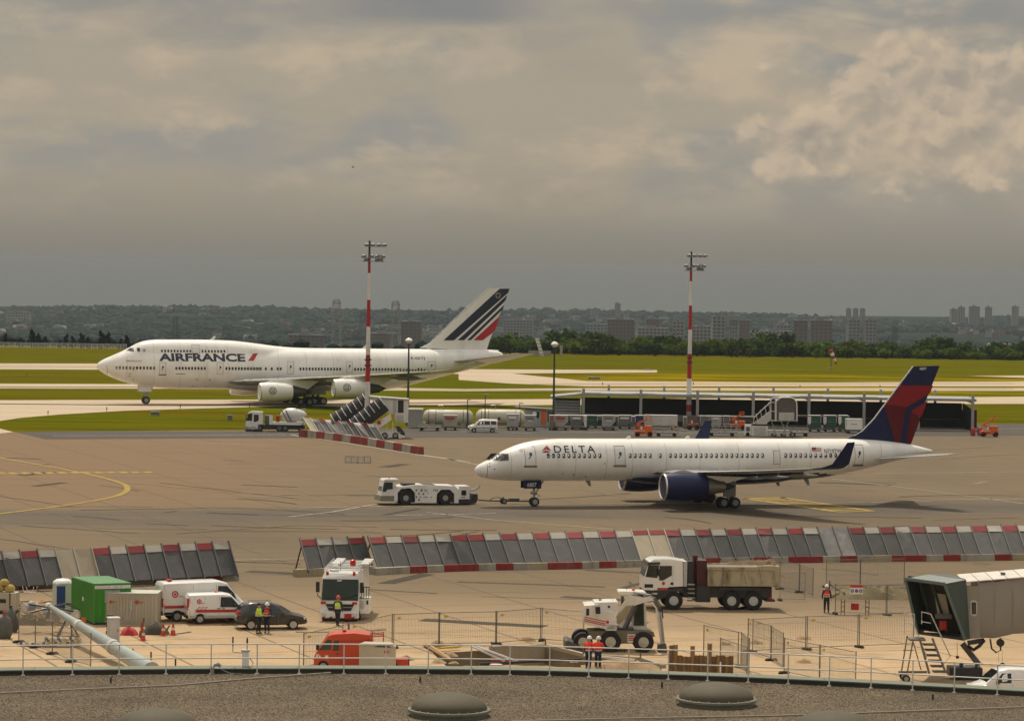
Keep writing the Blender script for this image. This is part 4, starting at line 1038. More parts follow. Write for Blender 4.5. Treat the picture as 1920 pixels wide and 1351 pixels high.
def jumbo():
 zt = curve([(0, 6.15), (.25, 6.55), (.9, 7.05), (2.4, 7.75), (4.2, 8.55), (5.5, 9.25), (6.6, 9.85), (8, 10.28), (10, 10.45), (17, 10.5), (21.5, 10.4), (26, 9.98), (30, 9.5), (33.5, 9.3), (37, 9.25), (62, 9.25), (65.5, 9.2), (67.4, 9.0), (68.3, 8.6), (68.6, 8.3)])
 zb = curve([(0, 6.05), (.25, 5.65), (.9, 5.1), (2.4, 4.3), (4.5, 3.55), (7, 3.0), (10, 2.62), (14, 2.42), (46, 2.35), (50, 2.75), (55, 3.95), (60, 5.25), (66, 6.8), (68.3, 7.6), (68.6, 7.9)])
 hw = curve([(0, .02), (.25, .5), (.9, 1.05), (2.4, 1.8), (4.5, 2.45), (7, 2.95), (10, 3.2), (12, 3.25), (46, 3.25), (52, 3.0), (58, 2.3), (64, 1.3), (67.5, .75), (68.6, .25)])
 P = Plane('airliner', 'huge white four-engine jumbo jet with a humped upper deck and striped tail on the taxiway', (562.5, 757.6), 33.7, radians(16.3), zt, zb, hw, 68.6, {'cap': 9.25, 'hw': 2.36, 'z0': 8.1})
 P.fuselage([FUSW], None, 34, 120)
 mb = MB(); rs = []
 for i in range(15):
  u = i / 14; x = 21 + 25 * u; q = sin(pi * u) ** .5; rs.append([(x, (2.3 + 1.0 * q) * cos(a), 3.2 - (.6 + .55 * q) * sin(a)) for a in [pi * k / 12 for k in range(13)]])
 mb.rings(rs, 0, True, True); mb.obj('belly_fairing', mat('airliner_belly_grey', (.50, .49, .46), .35, coat=.2, scale=.3, dirt=(.3, .27, .22)), P.root, 50)
 cz = lambda x, y: (x / 3.84, 520 + y / 3.84); c2 = lambda x, y: (450 + x * .3183, 420 + y * .3183)
 zl = P.side(320, 690.0)[1]
 px = [cz(x, 653)[0] for x in [838 + 24.7 * i for i in range(12)] + [1270 + 22.7 * i for i in range(10)] + [1630 + 22.4 * i for i in range(12)]]
 px += [c2(x, 845)[0] for x in [10 + 17.8 * i for i in range(7)] + [152, 187, 222, 240] + [356 + 18.0 * i for i in range(14)] + [678 + 17.8 * i for i in range(24)]]
 P.windows([P.side(p, 690 - (p - 300) * .0008)[0] for p in px], zl, .30, .44, GLASS)
 zu = P.side(330, 657.8)[1]; pu = [cz(x, 530)[0] for x in [1166 + 22.7 * i for i in range(10)] + [1458 + 22.5 * i for i in range(8)]]
 P.windows([P.side(p, 657.8)[0] for p in pu], zu, .28, .38, GLASS)
 P.seams([4.6, 8.9, 13.2, 17.5, 21, 25, 29.4, 34, 38.5, 43, 47.5, 52, 56, 61])
 for q in ((1146, 610, 1194, 698), (1560, 610, 1608, 698)): a, b = cz(q[0], q[1]), cz(q[2], q[3]); P.door(a[0], a[1], b[0], b[1], OUTL, OUTL if q[0] < 1200 else None)
 for q in ((277, 808, 316, 882), (626, 808, 662, 876), (1104, 808, 1150, 864)): a, b = c2(q[0], q[1]), c2(q[2], q[3]); P.door(a[0], a[1], b[0], b[1], OUTL)
 a, b = cz(1382, 484), cz(1436, 546); P.door(a[0], a[1], b[0], b[1], OUTL, None, False)
 for q in ([(912, 526), (932, 508), (952, 508), (946, 530)], [(950, 530), (958, 507), (975, 507), (972, 531)], [(977, 531), (980, 507), (1003, 508), (1006, 530)]): P.poly('cockpit_window', [cz(*p) for p in q], GLASS, .03, .15)
 P.poly('window_surround', [cz(*p) for p in ((904, 527), (930, 505), (1008, 505), (1010, 534))], OUTL, .015, .15)
 P.poly('nose_seam', [cz(*p) for p in ((766, 630), (769, 630), (769, 705), (766, 705))], OUTL, .015, .2)
 a, b = cz(1146, 548), cz(1762, 602); P.text('lettering', 'AIRFRANCE', LETT, a[0], a[1], b[0], b[1], .03, bold=.04, sx=1.25)
 P.poly('logo_slash', [cz(*p) for p in ((1786, 600), (1822, 547), (1857, 545), (1826, 599))], REDLOGO, .03, .15)
 a, b = cz(906, 596), cz(1020, 606); P.text('lettering', 'AIRFRANCE KLM', LETT, a[0], a[1], b[0], b[1], .03)
 a, b = c2(1008, 782), c2(1087, 800); P.text('lettering', 'F-GITJ', LETT, a[0], a[1], b[0], b[1], .03, bold=.01)
 P.poly('emblem', [cz(1038 + 13 * cos(k * .6), 524 + 13 * sin(k * .6)) for k in range(10)], LGREY, .02); P.poly('emblem_mark', [cz(1038 + 8 * cos(k * 2.1), 524 + 8 * sin(k * 2.1)) for k in range(3)], OUTL, .03)
 for x, y, w, h in ((935, 692, 22, 4), (930, 711, 18, 4), (960, 735, 9, 6), (1417, 735, 10, 8), (1510, 738, 11, 9), (1387, 780, 9, 5), (1300, 694, 68, 5), (962, 668, 12, 5)): P.poly('service_panel', [cz(x - w / 2, y - h / 2), cz(x + w / 2, y - h / 2), cz(x + w / 2, y + h / 2), cz(x - w / 2, y + h / 2)], OUTL, .02)
 for s in (-1, 1):
  mb = MB(); U = (0, 0, 1)
  wing_surf(mb, [((20.8, s * 2.4, 3.7), (37.2, s * 2.4, 3.4), .085, U), ((29.6, s * 11.7, 4.55), (40.0, s * 11.7, 4.3), .07, U), ((37.8, s * 20.8, 5.35), (45.0, s * 20.8, 5.2), .06, U), ((47.4, s * 31.2, 6.5), (51.6, s * 31.2, 6.45), .05, U)], 1)
  w = mb.obj('wing', AG, P.root, 50)
  mb = MB(); wing_surf(mb, [((47.4, s * 31.2, 6.5), (51.6, s * 31.2, 6.45), .05, U), ((50.4, s * 31.9, 6.9), (52.8, s * 31.9, 6.9), .05, (0, -s * .7, .7)), ((53.6, s * 32.4, 8.1), (54.6, s * 32.4, 8.15), .05, (0, -s, .2))], 1); mb.obj('winglet', W_PAINT, w, 50)
  le = MB(); le.tube([(22.0, s * 3.5, 3.85), (29.55, s * 11.7, 4.56), (37.75, s * 20.8, 5.36), (47.3, s * 31.1, 6.5)], [.26, .2, .16, .08], 6); le.obj('leading_edge', BRUSH, w, 60)
  for yy, xx, zz in ((7, 38.0, 3.75), (15.5, 41.4, 4.4), (24.5, 46.2, 5.25)):
   f = MB(); f.lathe([(.05, -3.4), (.35, -2), (.42, -.3), (.25, 1.4), (.05, 2.6)], 'x', (xx, s * yy, zz), 10); f.obj('flap_fairing', AG, w, 50)
  core = mat('engine_core_metal', (.35, .32, .28), .45, .7); dk = mat('dark_core_metal', (.10, .09, .08), .5, .6)
  for ex, ey, ez in ((24.4, 11.7, 2.5), (34.4, 20.8, 3.45)):
   e = P.engine(ex, s * ey, ez, 1.55, 5.3, 7.6, FUSW, BRUSH, dk, 4.5 if ey < 15 else 5.3)
   if s < 0:
    b = fit_bm(text_bm('GE', bold=.02), ex + 1.5, ez - .15, ex + 2.3, ez + .55); decal('lettering', b, lambda x, z: (x, -ey - 1.58 * sqrt(max(.05, 1 - ((z - ez) / 1.58) ** 2)) - .02, z), OUTL, e, dz=.2)
    rg = MB(); R_ = lambda a, r: (ex + 1.9 + r * cos(a), -ey - 1.58 * sqrt(max(.05, 1 - ((.2 + r * sin(a)) / 1.58) ** 2)) - .02, ez + .2 + r * sin(a))
    rg.rings([[R_(2 * pi * k / 24, .5) for k in range(24)], [R_(2 * pi * k / 24, .62) for k in range(24)]], 0, False, True); rg.obj('round_emblem', OUTL, e)
  for gx, gy in ((33.2, 5.5), (36.3, 1.9)):
   g = MB(); g.tube([(gx, s * gy, .9), (gx, s * gy * .95, 3.6)], .24, 10); g.tube([(gx - .9, s * gy, .72), (gx + .9, s * gy, .72)], .17, 8); g.tube([(gx, s * gy, 1.8), (gx + 1.6, s * gy, 3.2)], .13, 8); gl = g.obj('main_gear', DARKM, P.root, 40)
   g = MB(); g.b2((gx - 1.2, s * (gy + .5) - .05, 1.7), (gx + 1.2, s * (gy + .5) + .05, 3.3)); g.obj('gear_door', AG, gl)
   for dx in (-.75, .75):
    for dy in (-.56, .56): wheel(gl, gx + dx, s * gy + dy, .64, .46, rim=GREY)
 g = MB(); g.tube([(8.1, 0, .6), (8.0, 0, 3.2)], [.14, .2], 10); g.tube([(8.1, 0, 1.3), (9.4, 0, 3.0)], .1, 8); g.b2((7.6, -.3, 1.5), (8.5, .3, 1.9), bev=.06); gl = g.obj('nose_gear', STEEL, P.root, 40)
 for sy in (-1, 1):
  g = MB(); g.b2((6.9, sy * .8 - .04, 2.0), (8.9, sy * .8 + .04, 3.1), bev=.02); g.obj('gear_door', FUSW, P.root)
 for dy in (-.46, .46): wheel(gl, 8.1, dy, .62, .42, rim=GREY)
 # tail
 fx = lambda px, py: P.local(px, py, -.3); q = lambda x, y: fx(*c2(x, y))
 le = [q(*p) for p in ((1060, 728), (1110, 705), (1150, 672), (1310, 520), (1470, 378))]; te = [q(*p) for p in ((1455, 745), (1462, 722), (1472, 690), (1530, 540), (1595, 378))]
 mb = MB(); wing_surf(mb, [((a[0], 0, a[1]), (b[0], 0, b[1]), .04 if i > 1 else .03, (0, -1, 0)) for i, (a, b) in enumerate(zip(le, te))], 1, 13); fin = mb.obj('tail_fin', FUSW, P.root, 50)
 mb = MB(); mb.tube([(a[0], 0, a[1]) for a in le[1:]], [.05, .08, .1, .09], 6); mb.obj('leading_edge', BRUSH, fin, 60)

 def finface(x, z, off=.04):
  a, b, c, d = le[2], te[2], le[4], te[4]; t = min(1, max(0, (z - a[1]) / (c[1] - a[1]))); l = lerp(a[0], c[0], t); r = lerp(b[0], d[0], t); ch = r - l; u = min(.999, max(.0, (x - l) / ch))
  return (x, -1.9 * (.2969 * sqrt(u) - .126 * u - .3516 * u * u + .2843 * u ** 3 - .1036 * u ** 4) * 2.2 * .042 * ch - off, z)
 for pts, m in (([(1200, 684), (1532, 380), (1592, 380), (1583, 404), (1262, 684)], LETT), ([(1284, 683), (1578, 416), (1566, 452), (1322, 683)], LETT), ([(1340, 683), (1560, 474), (1552, 500), (1362, 683)], LETT), ([(1378, 683), (1534, 540), (1504, 630), (1432, 684)], REDLOGO)):
  decal('tail_stripe', bm_poly([[q(*p) for p in pts]]), finface, m, fin, xs=[56 + .4 * i for i in range(40)], dz=.4)
 cx_, cz_ = q(1522, 420); st = MB()
 for k in range(12): a = 2 * pi * k / 12; st.box((cx_ + .38 * cos(a), finface(cx_, cz_, .06)[1], cz_ + .38 * sin(a)), (.11, .02, .11))
 tag(st.obj('star_ring', W_CLEAN, fin), None, None, None, 'stuff')
 for s in (-1, 1):
  mb = MB(); wing_surf(mb, [((58.4, s * 1.0, 7.15), (66.8, s * 1.0, 7.0), .05, (0, 0, 1)), ((68.0, s * 11.0, 8.9), (70.8, s * 11.0, 8.9), .045, (0, 0, 1))], 1)
  w = mb.obj('tailplane', AG, P.root, 50); mb = MB(); mb.tube([(58.4, s * 1.1, 7.16), (67.95, s * 10.9, 8.9)], [.12, .05], 6); mb.obj('leading_edge', BRUSH, w, 60)
 mb = MB(); mb.lathe([(.5, 67.2), (.42, 68.2), (.2, 68.7)], 'x', (0, 0, 8.2), 12); mb.obj('exhaust_tip', DARKM, P.root, 40)
 for xx, zz in ((18.5, 10.45), (44, 9.2), (55, 9.2)): mb = MB(); mb.prism([(xx, zz), (xx + .8, zz), (xx + 1.0, zz + .65), (xx + .7, zz + .65)], -.05, .05); mb.obj('antenna', W_CLEAN, P.root)
 return P

JET = twinjet(); JUMBO = jumbo()

# ================================================================== THE APRON
class V:
 """a thing seen from its -y flank; local x runs to the right of the photograph"""

 def __init__(self, name, label, cat, px, py, th=0., group=None, z=0.):
  p = G(px, py, z); self.T = Matrix.Translation(p) @ Matrix.Rotation(th, 4, 'Z'); self.inv = self.T.inverted()
  self.root = thing(name, label, cat, p, th, group)

 def l(self, px, py, yl=0.):
  o = self.inv @ CAM; d = self.inv.to_3x3() @ ray(px, py); t = (yl - o.y) / d.y; p = o + d * t; return p.x, p.z

 def bx(self, mb, x0, y0, x1, y1, yn, dep, mi=0, bev=0):
  a = self.l(x0, y1, yn); b = self.l(x1, y0, yn); return mb.b2((a[0], yn, a[1]), (b[0], yn + dep, b[1]), mi, bev)

 def pr(self, mb, pix, yn, dep, mi=0): return mb.prism([self.l(x, y, yn) for x, y in pix], yn, yn + dep, mi)

 def part(self, name, m, fn, smooth=None, parent=None):
  mb = MB(); fn(mb); return mb.obj(name, m, parent or self.root, smooth)

 def pbox(self, name, m, x0, y0, x1, y1, yn, dep, bev=0, parent=None): return self.part(name, m, lambda mb: self.bx(mb, x0, y0, x1, y1, yn, dep, 0, bev), None, parent)

 def pprism(self, name, m, pix, yn, dep, parent=None): return self.part(name, m, lambda mb: self.pr(mb, pix, yn, dep), None, parent)

 def text(self, s, m, x0, y0, x1, y1, yl, parent=None, **k):
  a = self.l(x0, y1, yl); b = self.l(x1, y0, yl); return flat_text('lettering', s, m, parent or self.root, a[0], a[1], b[0], b[1], yl, **k)

# ------------------------------------------------------------------ aircraft tug and tow bar
def tug():
 v = V('aircraft_tug', 'long low white aircraft tug numbered 715 pulling the twin-engine airliner', 'tug', 800, 944.5, radians(14)); c = lambda x, y: (680 + x / 4.571, 860 + y / 4.571)
 N, D = -1.45, 2.9
 v.pprism('body', W_PAINT, [c(*p) for p in ((270, 365), (300, 365), (300, 290), (335, 250), (412, 250), (450, 290), (450, 372), (632, 375), (636, 300), (672, 262), (750, 262), (786, 300), (786, 378), (822, 378), (822, 262), (790, 232), (450, 222), (330, 238), (270, 238))], N, D)
 v.pprism('bumper', mat('tug_step_grey', (.22, .21, .17), .7), [c(*p) for p in ((150, 362), (270, 362), (270, 318), (156, 318))], N, D)
 cab = v.pprism('cab', W_PAINT, [c(*p) for p in ((157, 316), (270, 316), (270, 262), (285, 240), (285, 190), (180, 190), (166, 260))], N, D * .62)
 v.pprism('cab_roof', W_PAINT, [c(*p) for p in ((180, 188), (312, 188), (308, 173), (192, 173))], N - .06, D * .66, cab)
 v.pprism('side_window', GLASSG, [c(*p) for p in ((188, 200), (258, 200), (258, 258), (210, 262), (200, 280), (172, 280), (176, 240))], N - .03, .04, cab)
 v.pprism('windscreen', GLASSG, [c(*p) for p in ((178, 196), (183, 196), (170, 275), (160, 275))], N + .1, D * .55, cab)
 v.pbox('beacon', AMBER, *c(222, 164), *c(234, 173), N + .6, .2)
 v.pbox('exhaust_box', DARKM, *c(345, 208), *c(450, 240), N + .5, 1.2)
 v.pbox('deck_panel', DARKM, *c(525, 219), *c(620, 230), N + .4, 2)
 rear = v.pbox('rear_cab', W_PAINT, *c(822, 232), *c(918, 345), N, D * .7, .05); v.pbox('rear_window', GLASS, *c(846, 268), *c(888, 312), N - .02, .05, 0, rear)
 v.pprism('rear_bumper', DARKM, [c(*p) for p in ((820, 380), (970, 380), (988, 345), (985, 300), (945, 300), (935, 345), (820, 345))], N + .1, D - .2)
 v.part('hose_arm', LGREY, lambda mb: mb.tube([(*(lambda q: (q[0], N + .5, q[1]))(v.l(*c(x, y), N + .5)),) for x, y in ((925, 270), (960, 262), (990, 245), (1002, 225))], .09, 8), 40)
 for nm, x in (('front', 372), ('rear', 711)):
  x_, z = v.l(*c(x, 330), N); w = wheel(v.root, x_, N + .3, .68, .5, rim=GREY, rimr=.4); w2 = wheel(v.root, x_, -N - .3, .68, .5, rim=GREY, rimr=.4); v.part('wheel_well', BLACK, lambda mb: mb.b2((x_ - .85, N + .3, .25), (x_ + .85, -N - .3, 1.42)))
 for x, y, w, h, m in ((505, 268, 18, 22, OUTL), (540, 262, 30, 4, OUTL), (540, 270, 34, 4, OUTL), (540, 278, 34, 4, OUTL), (460, 268, 16, 18, GREEN), (483, 297, 12, 16, OUTL), (521, 300, 14, 18, OUTL), (483, 350, 14, 18, OUTL), (560, 294, 10, 6, OUTL), (494, 326, 20, 6, OUTL), (540, 328, 40, 7, OUTL), (590, 328, 14, 8, OUTL), (460, 325, 12, 18, DGREY), (860, 328, 40, 8, OUTL)):
  v.pbox('marking', m, *c(x - w / 2, y - h / 2), *c(x + w / 2, y + h / 2), N - .008, .006)
 v.text('715', OUTL, *c(602, 258), *c(645, 280), N - .01, bold=.05)
 t = V('tow_bar', 'thin steel tow bar with small wheels between tug and airliner nose wheel', 'tow bar', 945, 944, radians(14)); q = lambda x, y, yl=0.: (lambda p: (p[0], yl, p[1]))(t.l(*c(x, y), yl))
 t.part('bar', DARKM, lambda mb: mb.tube([q(990, 352), q(1100, 358), q(1430, 362)], .07, 8))
 t.part('hose', DARKM, lambda mb: mb.tube([q(1090, 355), q(1110, 335), q(1160, 328), q(1200, 338), q(1250, 350)], .04, 6))
 t.pbox('tool_box', DGREY, *c(1258, 336), *c(1345, 360), -.25, .5, .03)
 t.part('jack', DARKM, lambda mb: mb.tube([q(1205, 325), q(1205, 372)], .06, 6))
 for yy in (-.4, .4):
  w = wheel(t.root, q(1206, 372)[0], yy, .26, .16)

tug()

# ------------------------------------------------------------------ blast fences
PANEL_M = None

def fence_mats():
 global PANEL_M
 m = bpy.data.materials.new('expanded_metal_grille'); m.use_nodes = True; nt = m.node_tree; N = nt.nodes.new; L = nt.links.new; b = nt.nodes['Principled BSDF']
 tc = N('ShaderNodeTexCoord'); w1 = N('ShaderNodeTexWave'); w1.inputs['Scale'].default_value = 2.4; w1.bands_direction = 'DIAGONAL'; w1.inputs['Distortion'].default_value = 1.2; L(tc.outputs['Object'], w1.inputs[0])
 nz = N('ShaderNodeTexNoise'); nz.inputs['Scale'].default_value = 1.1; nz.inputs['Detail'].default_value = 6; L(tc.outputs['Object'], nz.inputs[0])
 mx = N('ShaderNodeMix'); mx.data_type = 'RGBA'; mx.inputs[6].default_value = (.030, .030, .030, 1); mx.inputs[7].default_value = (.088, .087, .084, 1); L(w1.outputs['Fac'], mx.inputs[0])
 m2 = N('ShaderNodeMix'); m2.data_type = 'RGBA'; mr = N('ShaderNodeMapRange'); mr.inputs[1].default_value = .5; mr.inputs[2].default_value = .75; mr.inputs[4].default_value = .5; L(nz.outputs['Fac'], mr.inputs[0]); L(mr.outputs[0], m2.inputs[0]); L(mx.outputs[2], m2.inputs[6]); m2.inputs[7].default_value = (.12, .108, .09, 1)
 oi = N('ShaderNodeObjectInfo'); hs = N('ShaderNodeHueSaturation'); m4 = N('ShaderNodeMapRange'); m4.inputs[3].default_value = .95; m4.inputs[4].default_value = 1.3; L(oi.outputs['Random'], m4.inputs[0]); L(m4.outputs[0], hs.inputs['Value']); L(m2.outputs[2], hs.inputs['Color'])
 L(hs.outputs[0], b.inputs['Base Color']); b.inputs['Roughness'].default_value = .65; b.inputs['Metallic'].default_value = .1
 bp = N('ShaderNodeBump'); bp.inputs['Strength'].default_value = .5; bp.inputs['Distance'].default_value = .03; L(w1.outputs['Fac'], bp.inputs['Height']); L(bp.outputs[0], b.inputs['Normal']); PANEL_M = m

fence_mats()
FRED = mat('fence_red', (.21, .014, .014), .6, scale=1.5, var=.2, rnd=.25, dirt=(.16, .05, .04), dirtamt=.6); FWHITE = mat('fence_white', (.36, .34, .285), .65, scale=1.5, var=.12, dirt=(.3, .26, .2), dirtamt=.6)
OLDPANEL = mat('weathered_beige_panel', (.33, .28, .20), .8, scale=1, var=.15, dirt=(.24, .2, .14)); GRILLE2 = mat('pale_grey_grille', (.20, .195, .185), .7, scale=2, var=.4, dirt=(.1, .1, .1), dirtamt=.8, bump=.5, bscale=20)
BLKR = mat('kerb_block_red', (.22, .022, .018), .75, scale=1.2, var=.2, dirt=(.22, .12, .09), dirtamt=.7, bump=.2, bscale=9); BLKW = mat('kerb_block_white', (.33, .305, .25), .8, scale=1.2, var=.1, dirt=(.17, .14, .1), dirtamt=.9, bump=.2, bscale=9)
BLKY = mat('kerb_block_bare', (.34, .28, .17), .9, scale=1.2, var=.2, dirt=(.2, .16, .1), bump=.3, bscale=9)

rj = random.Random(19)

def blast_fence(label, tops, bots, edges, cols, hgt, base_z=.45, pn=.1):
 """edges: pixel x of panel boundaries along the top; tops/bots: pixel lines -> real leaning panels standing on the ground"""
 tf, bf = curve(tops), curve(bots)
 b0 = [G(x + (bf(1e9) if False else 0), 0) if False else None for x in ()]
 pts = []
 for x in edges:
  bx_, by_ = x + dxf(x, tops, bots), bf(x)
  P = G(bx_, by_, base_z); pts.append((P, x, tf(x)))
 o = pts[0][0]; root = thing('blast_fence', label, 'blast fence', (o.x, o.y, 0)); O = Vector((o.x, o.y, 0)); n = len(cols)
 full = []
 for i, (P, x, ty) in enumerate(pts):                          # the top edge: at height hgt above the foot on the sight line
  T = G(x, ty + rj.uniform(-.7, .7), base_z + hgt); full.append((P - O, T - O))
 for i, col in enumerate(cols):
  (a, ta), (b, tb) = full[i], full[i + 1]; e = (b - a) * .03; a2, b2, ta2, tb2 = a + e, b - e, ta + e, tb - e
  nrm = (b - a).cross(ta - a).normalized(); nrm = -nrm if nrm.y > 0 else nrm; th = -nrm * .06
  pm = {'B': OLDPANEL, 'b': OLDPANEL, 'G': GRILLE2, 'g': PANEL_M}.get(col, PANEL_M)
  mb = MB(); mb.rings([[a2, b2, tb2, ta2], [a2 + th, b2 + th, tb2 + th, ta2 + th]]); p = mb.obj('panel', pm, root)
  if col in 'RWB':
   k = .80 if col != 'B' else .86; q0, q1 = a2.lerp(ta2, k) + nrm * .03, b2.lerp(tb2, k) + nrm * .03; q2, q3 = tb2 + nrm * .03, ta2 + nrm * .03
   mb = MB(); mb.rings([[q0, q1, q2, q3], [q0 + th * .4, q1 + th * .4, q2 + th * .4, q3 + th * .4]]); mb.obj('colour_plate', FRED if col in 'RB' else FWHITE, p)
 for i, (a, ta) in enumerate(full):
  u = (full[min(i + 1, n)][0] - full[max(i - 1, 0)][0]).normalized(); nrm = u.cross((ta - a).normalized()); nrm = -nrm if nrm.y > 0 else nrm
  old = cols[min(i, n - 1)] in 'Bb' or cols[max(i - 1, 0)] in 'Bb'
  mb = MB(); d = (ta - a).normalized(); mb.bar(a + nrm * .04 - d * .15, ta + nrm * .04 + d * .12, .09, .16); mb.obj('post', FWHITE if old else DGREY, root)
  mb = MB(); back = Vector((ta.x - a.x, ta.y - a.y, 0)); mb.bar(a.lerp(ta, .8), Vector((a.x, a.y, .0)) + back * 1.5 + Vector((0, 0, -base_z + .5)), .08); mb.obj('brace', DARKM, root)
 return root, O

def dxf(x, tops, bots): return bots[-1][2] if len(bots[-1]) > 2 else 20

def blocks(root, O, edge, n, cols, h=.5, d=.7):
 """concrete kerb blocks under a fence: edge = pixel line of their front foot"""
 ef = curve([(p[0], p[1]) for p in edge]); x0, x1 = edge[0][0], edge[-1][0]; px = [x0 + (x1 - x0) * i / n for i in range(n + 1)]
 for i in range(n):
  a = G(px[i], ef(px[i])) - O; b = G(px[i + 1], ef(px[i + 1])) - O; u = (b - a).normalized(); v = Vector((-u.y, u.x, 0)); v = v if v.y > 0 else -v
  a, b = a + u * .012, b - u * .012; w = rb.uniform(-.02, .02); mb = MB()
  mb.rings([[a + v * w, a + v * (w + .06) + Vector((0, 0, h)), a + v * (d - .06) + Vector((0, 0, h)), a + v * d], [b + v * w, b + v * (w + .06) + Vector((0, 0, h)), b + v * (d - .06) + Vector((0, 0, h)), b + v * d]])
  mb.obj('kerb_block', {'R': BLKR, 'W': BLKW, 'Y': BLKY}[cols[i % len(cols)]], root)

rb = random.Random(9)
ed = [690 + 30.8 * i for i in range(18)] + [1244.5 + 28.75 * i for i in range(27)]
r, O = blast_fence('longest blast fence, leaning grey panels with red and white tops, reaching the right edge', [(690, 1007), (950, 1001), (1245, 994), (1600, 989), (1990, 984.5)],
     [(690, 1064), (895, 1057), (1060, 1054), (1340, 1046), (1600, 1042), (1990, 1038, 19)], ed, 'RWRWWRRWRWRWRWRWBB' + 'RWRWRWRWRW' + 'GG' + 'RWRWRWRWRWRWRW', 2.05)
blocks(r, O, [(705, 1077.5), (895, 1069.5), (1060, 1066.5), (1340, 1057.5), (1600, 1053.5), (1995, 1049)], 40, 'WWRWRRWRWYRRWRWWRYWR')
r, O = blast_fence('short four-panel blast fence standing behind the white fire engine', [(562, 1012), (681, 1007.5)], [(562, 1069), (681, 1061, 16)], [562, 591.7, 621.5, 651.2, 681], 'RWWR', 2.05)
blocks(r, O, [(557, 1081.5), (704, 1075)], 5, 'YYWYW', .55)
ed = [-64, -31, 2, 36, 69.5, 103, 137, 171, 204, 236, 269, 302, 334.5, 366, 397, 428]
r, O = blast_fence('left blast fence with two weathered beige panels behind the green container', [(-70, 1040), (0, 1035.5), (171, 1028), (334, 1020), (428, 1016.5)], [(-70, 1104), (0, 1099), (171, 1091), (334, 1082), (428, 1077, 17)], ed, 'RWWRWbbRWRWRWRW', 2.2)
blocks(r, O, [(-60, 1110), (120, 1101.5), (300, 1094), (449, 1087.5)], 16, 'WRWRWRWYRWWRYWRWR', .5)
# the smaller fence by the left lamp mast
ed = [568 + 13.4 * i for i in range(11)]
r, O = blast_fence('small slanting blast fence with rusty panels beside the left red and white lamp mast', [(568, 783), (620, 787.5), (702, 796)], [(568, 812), (620, 816), (702, 824, 18)], ed, 'bWRWRWRWRW', 1.75, .4)
bk = thing('barrier_row', 'row of red and white concrete barrier blocks in front of the left lamp mast', 'barrier'); OO = Vector((0, 0, 0))
blocks(bk, OO, [(560, 818), (650, 829), (785, 852)], 14, 'RWRWRWRRWRWRWR', .95, .7)

# ------------------------------------------------------------------ lamp masts
MRED = mat('mast_red', (.36, .016, .016), .5, scale=.6, dirt=(.2, .04, .03), dirtamt=.4); MWHITE = mat('mast_white', (.66, .64, .60), .5, scale=.6, dirt=(.4, .36, .3), dirtamt=.4)

def lamp_mast(px, ybase, ytop, cuts, label):
 p = G(px, ybase); Y = p.y; s = FPX / Y; t = thing('lamp_mast', label, 'lamp mast', (p.x, Y, 0)); H = (ybase - ytop) / s
 zz = [(ybase - y) / s for y in cuts]; R = lambda z: lerp(.42, .15, z / H)
 for i in range(len(zz) - 1):
  mb = MB(); mb.tube([(0, 0, zz[i]), (0, 0, zz[i + 1])], [R(zz[i]), R(zz[i + 1])], 14); mb.obj('mast_section', (MRED if i % 2 == 0 else MWHITE), t, 40)
 mb = MB(); mb.tube([(0, 0, zz[-1]), (0, 0, H + .5)], .14, 10); mb.obj('head_pole', DARKM, t, 40)
 mb = MB(); mb.b2((-.7, -.7, 0), (.7, .7, .9), bev=.05); mb.obj('plinth', CONC, t)
 mb = MB(); mb.b2((-.35, -.62, .9), (.35, -.36, 2.2), bev=.02); mb.obj('switch_box', GREY, t)
 for zc, xs, w in ((H - .25, (-.35, .45, 1.25, 2.0), 1), (H - 1.75, (-.75, .3, 1.05, 1.8), 1), (H - 2.25, (-.4, 1.05, 1.5), .8)):
  fr = MB(); fr.bar((-1.0 if zc < H - 1 else -.6, -.3, zc), (2.0 if zc < H - 2 else 2.2, -.3, zc), .09); fr.bar((0, -.5, zc), (0, .5, zc), .1); f = fr.obj('cross_bar', STEEL, t)
  for k, x in enumerate(xs):
   for yy in ((-.45, .4) if k % 2 == 0 else (-.45,)):
    mb = MB(); mb.add([(x - .3, yy - .35, zc + .02), (x + .34, yy - .35, zc + .06), (x + .34, yy + .3, zc + .30), (x - .3, yy + .3, zc + .26), (x - .22, yy - .22, zc + .26), (x + .26, yy - .22, zc + .3), (x + .26, yy + .25, zc + .46), (x - .22, yy + .25, zc + .42)], [(0, 1, 2, 3), (4, 7, 6, 5), (0, 4, 5, 1), (1, 5, 6, 2), (2, 6, 7, 3), (3, 7, 4, 0)]); h = mb.obj('floodlight', DGREY, t)
    mb = MB(); mb.add([(x - .26, yy - .33, zc + .0), (x + .3, yy - .33, zc + .04), (x + .3, yy + .26, zc + .26), (x - .26, yy + .26, zc + .22)], [(0, 1, 2, 3)]); mb.obj('lens', LAMP, h)
 for z in (H * .4, H * .37): mb = MB(); mb.lathe([(R(z) + .02, z), (R(z) + .16, z + .05), (R(z) + .16, z + .18), (R(z) + .02, z + .22)], 'z', n=12); mb.obj('obstruction_light', DARKM, t)
 return t

lamp_mast(688, 820, 458, [822, 770.5, 715, 664.5, 612, 561.5, 511.5, 484], 'left red and white striped floodlight mast beside the covered stairs')
lamp_mast(1291, 799, 478, [800, 758, 709, 663, 617.5, 572.5, 527, 504], 'right red and white striped floodlight mast behind the twin-engine airliner')

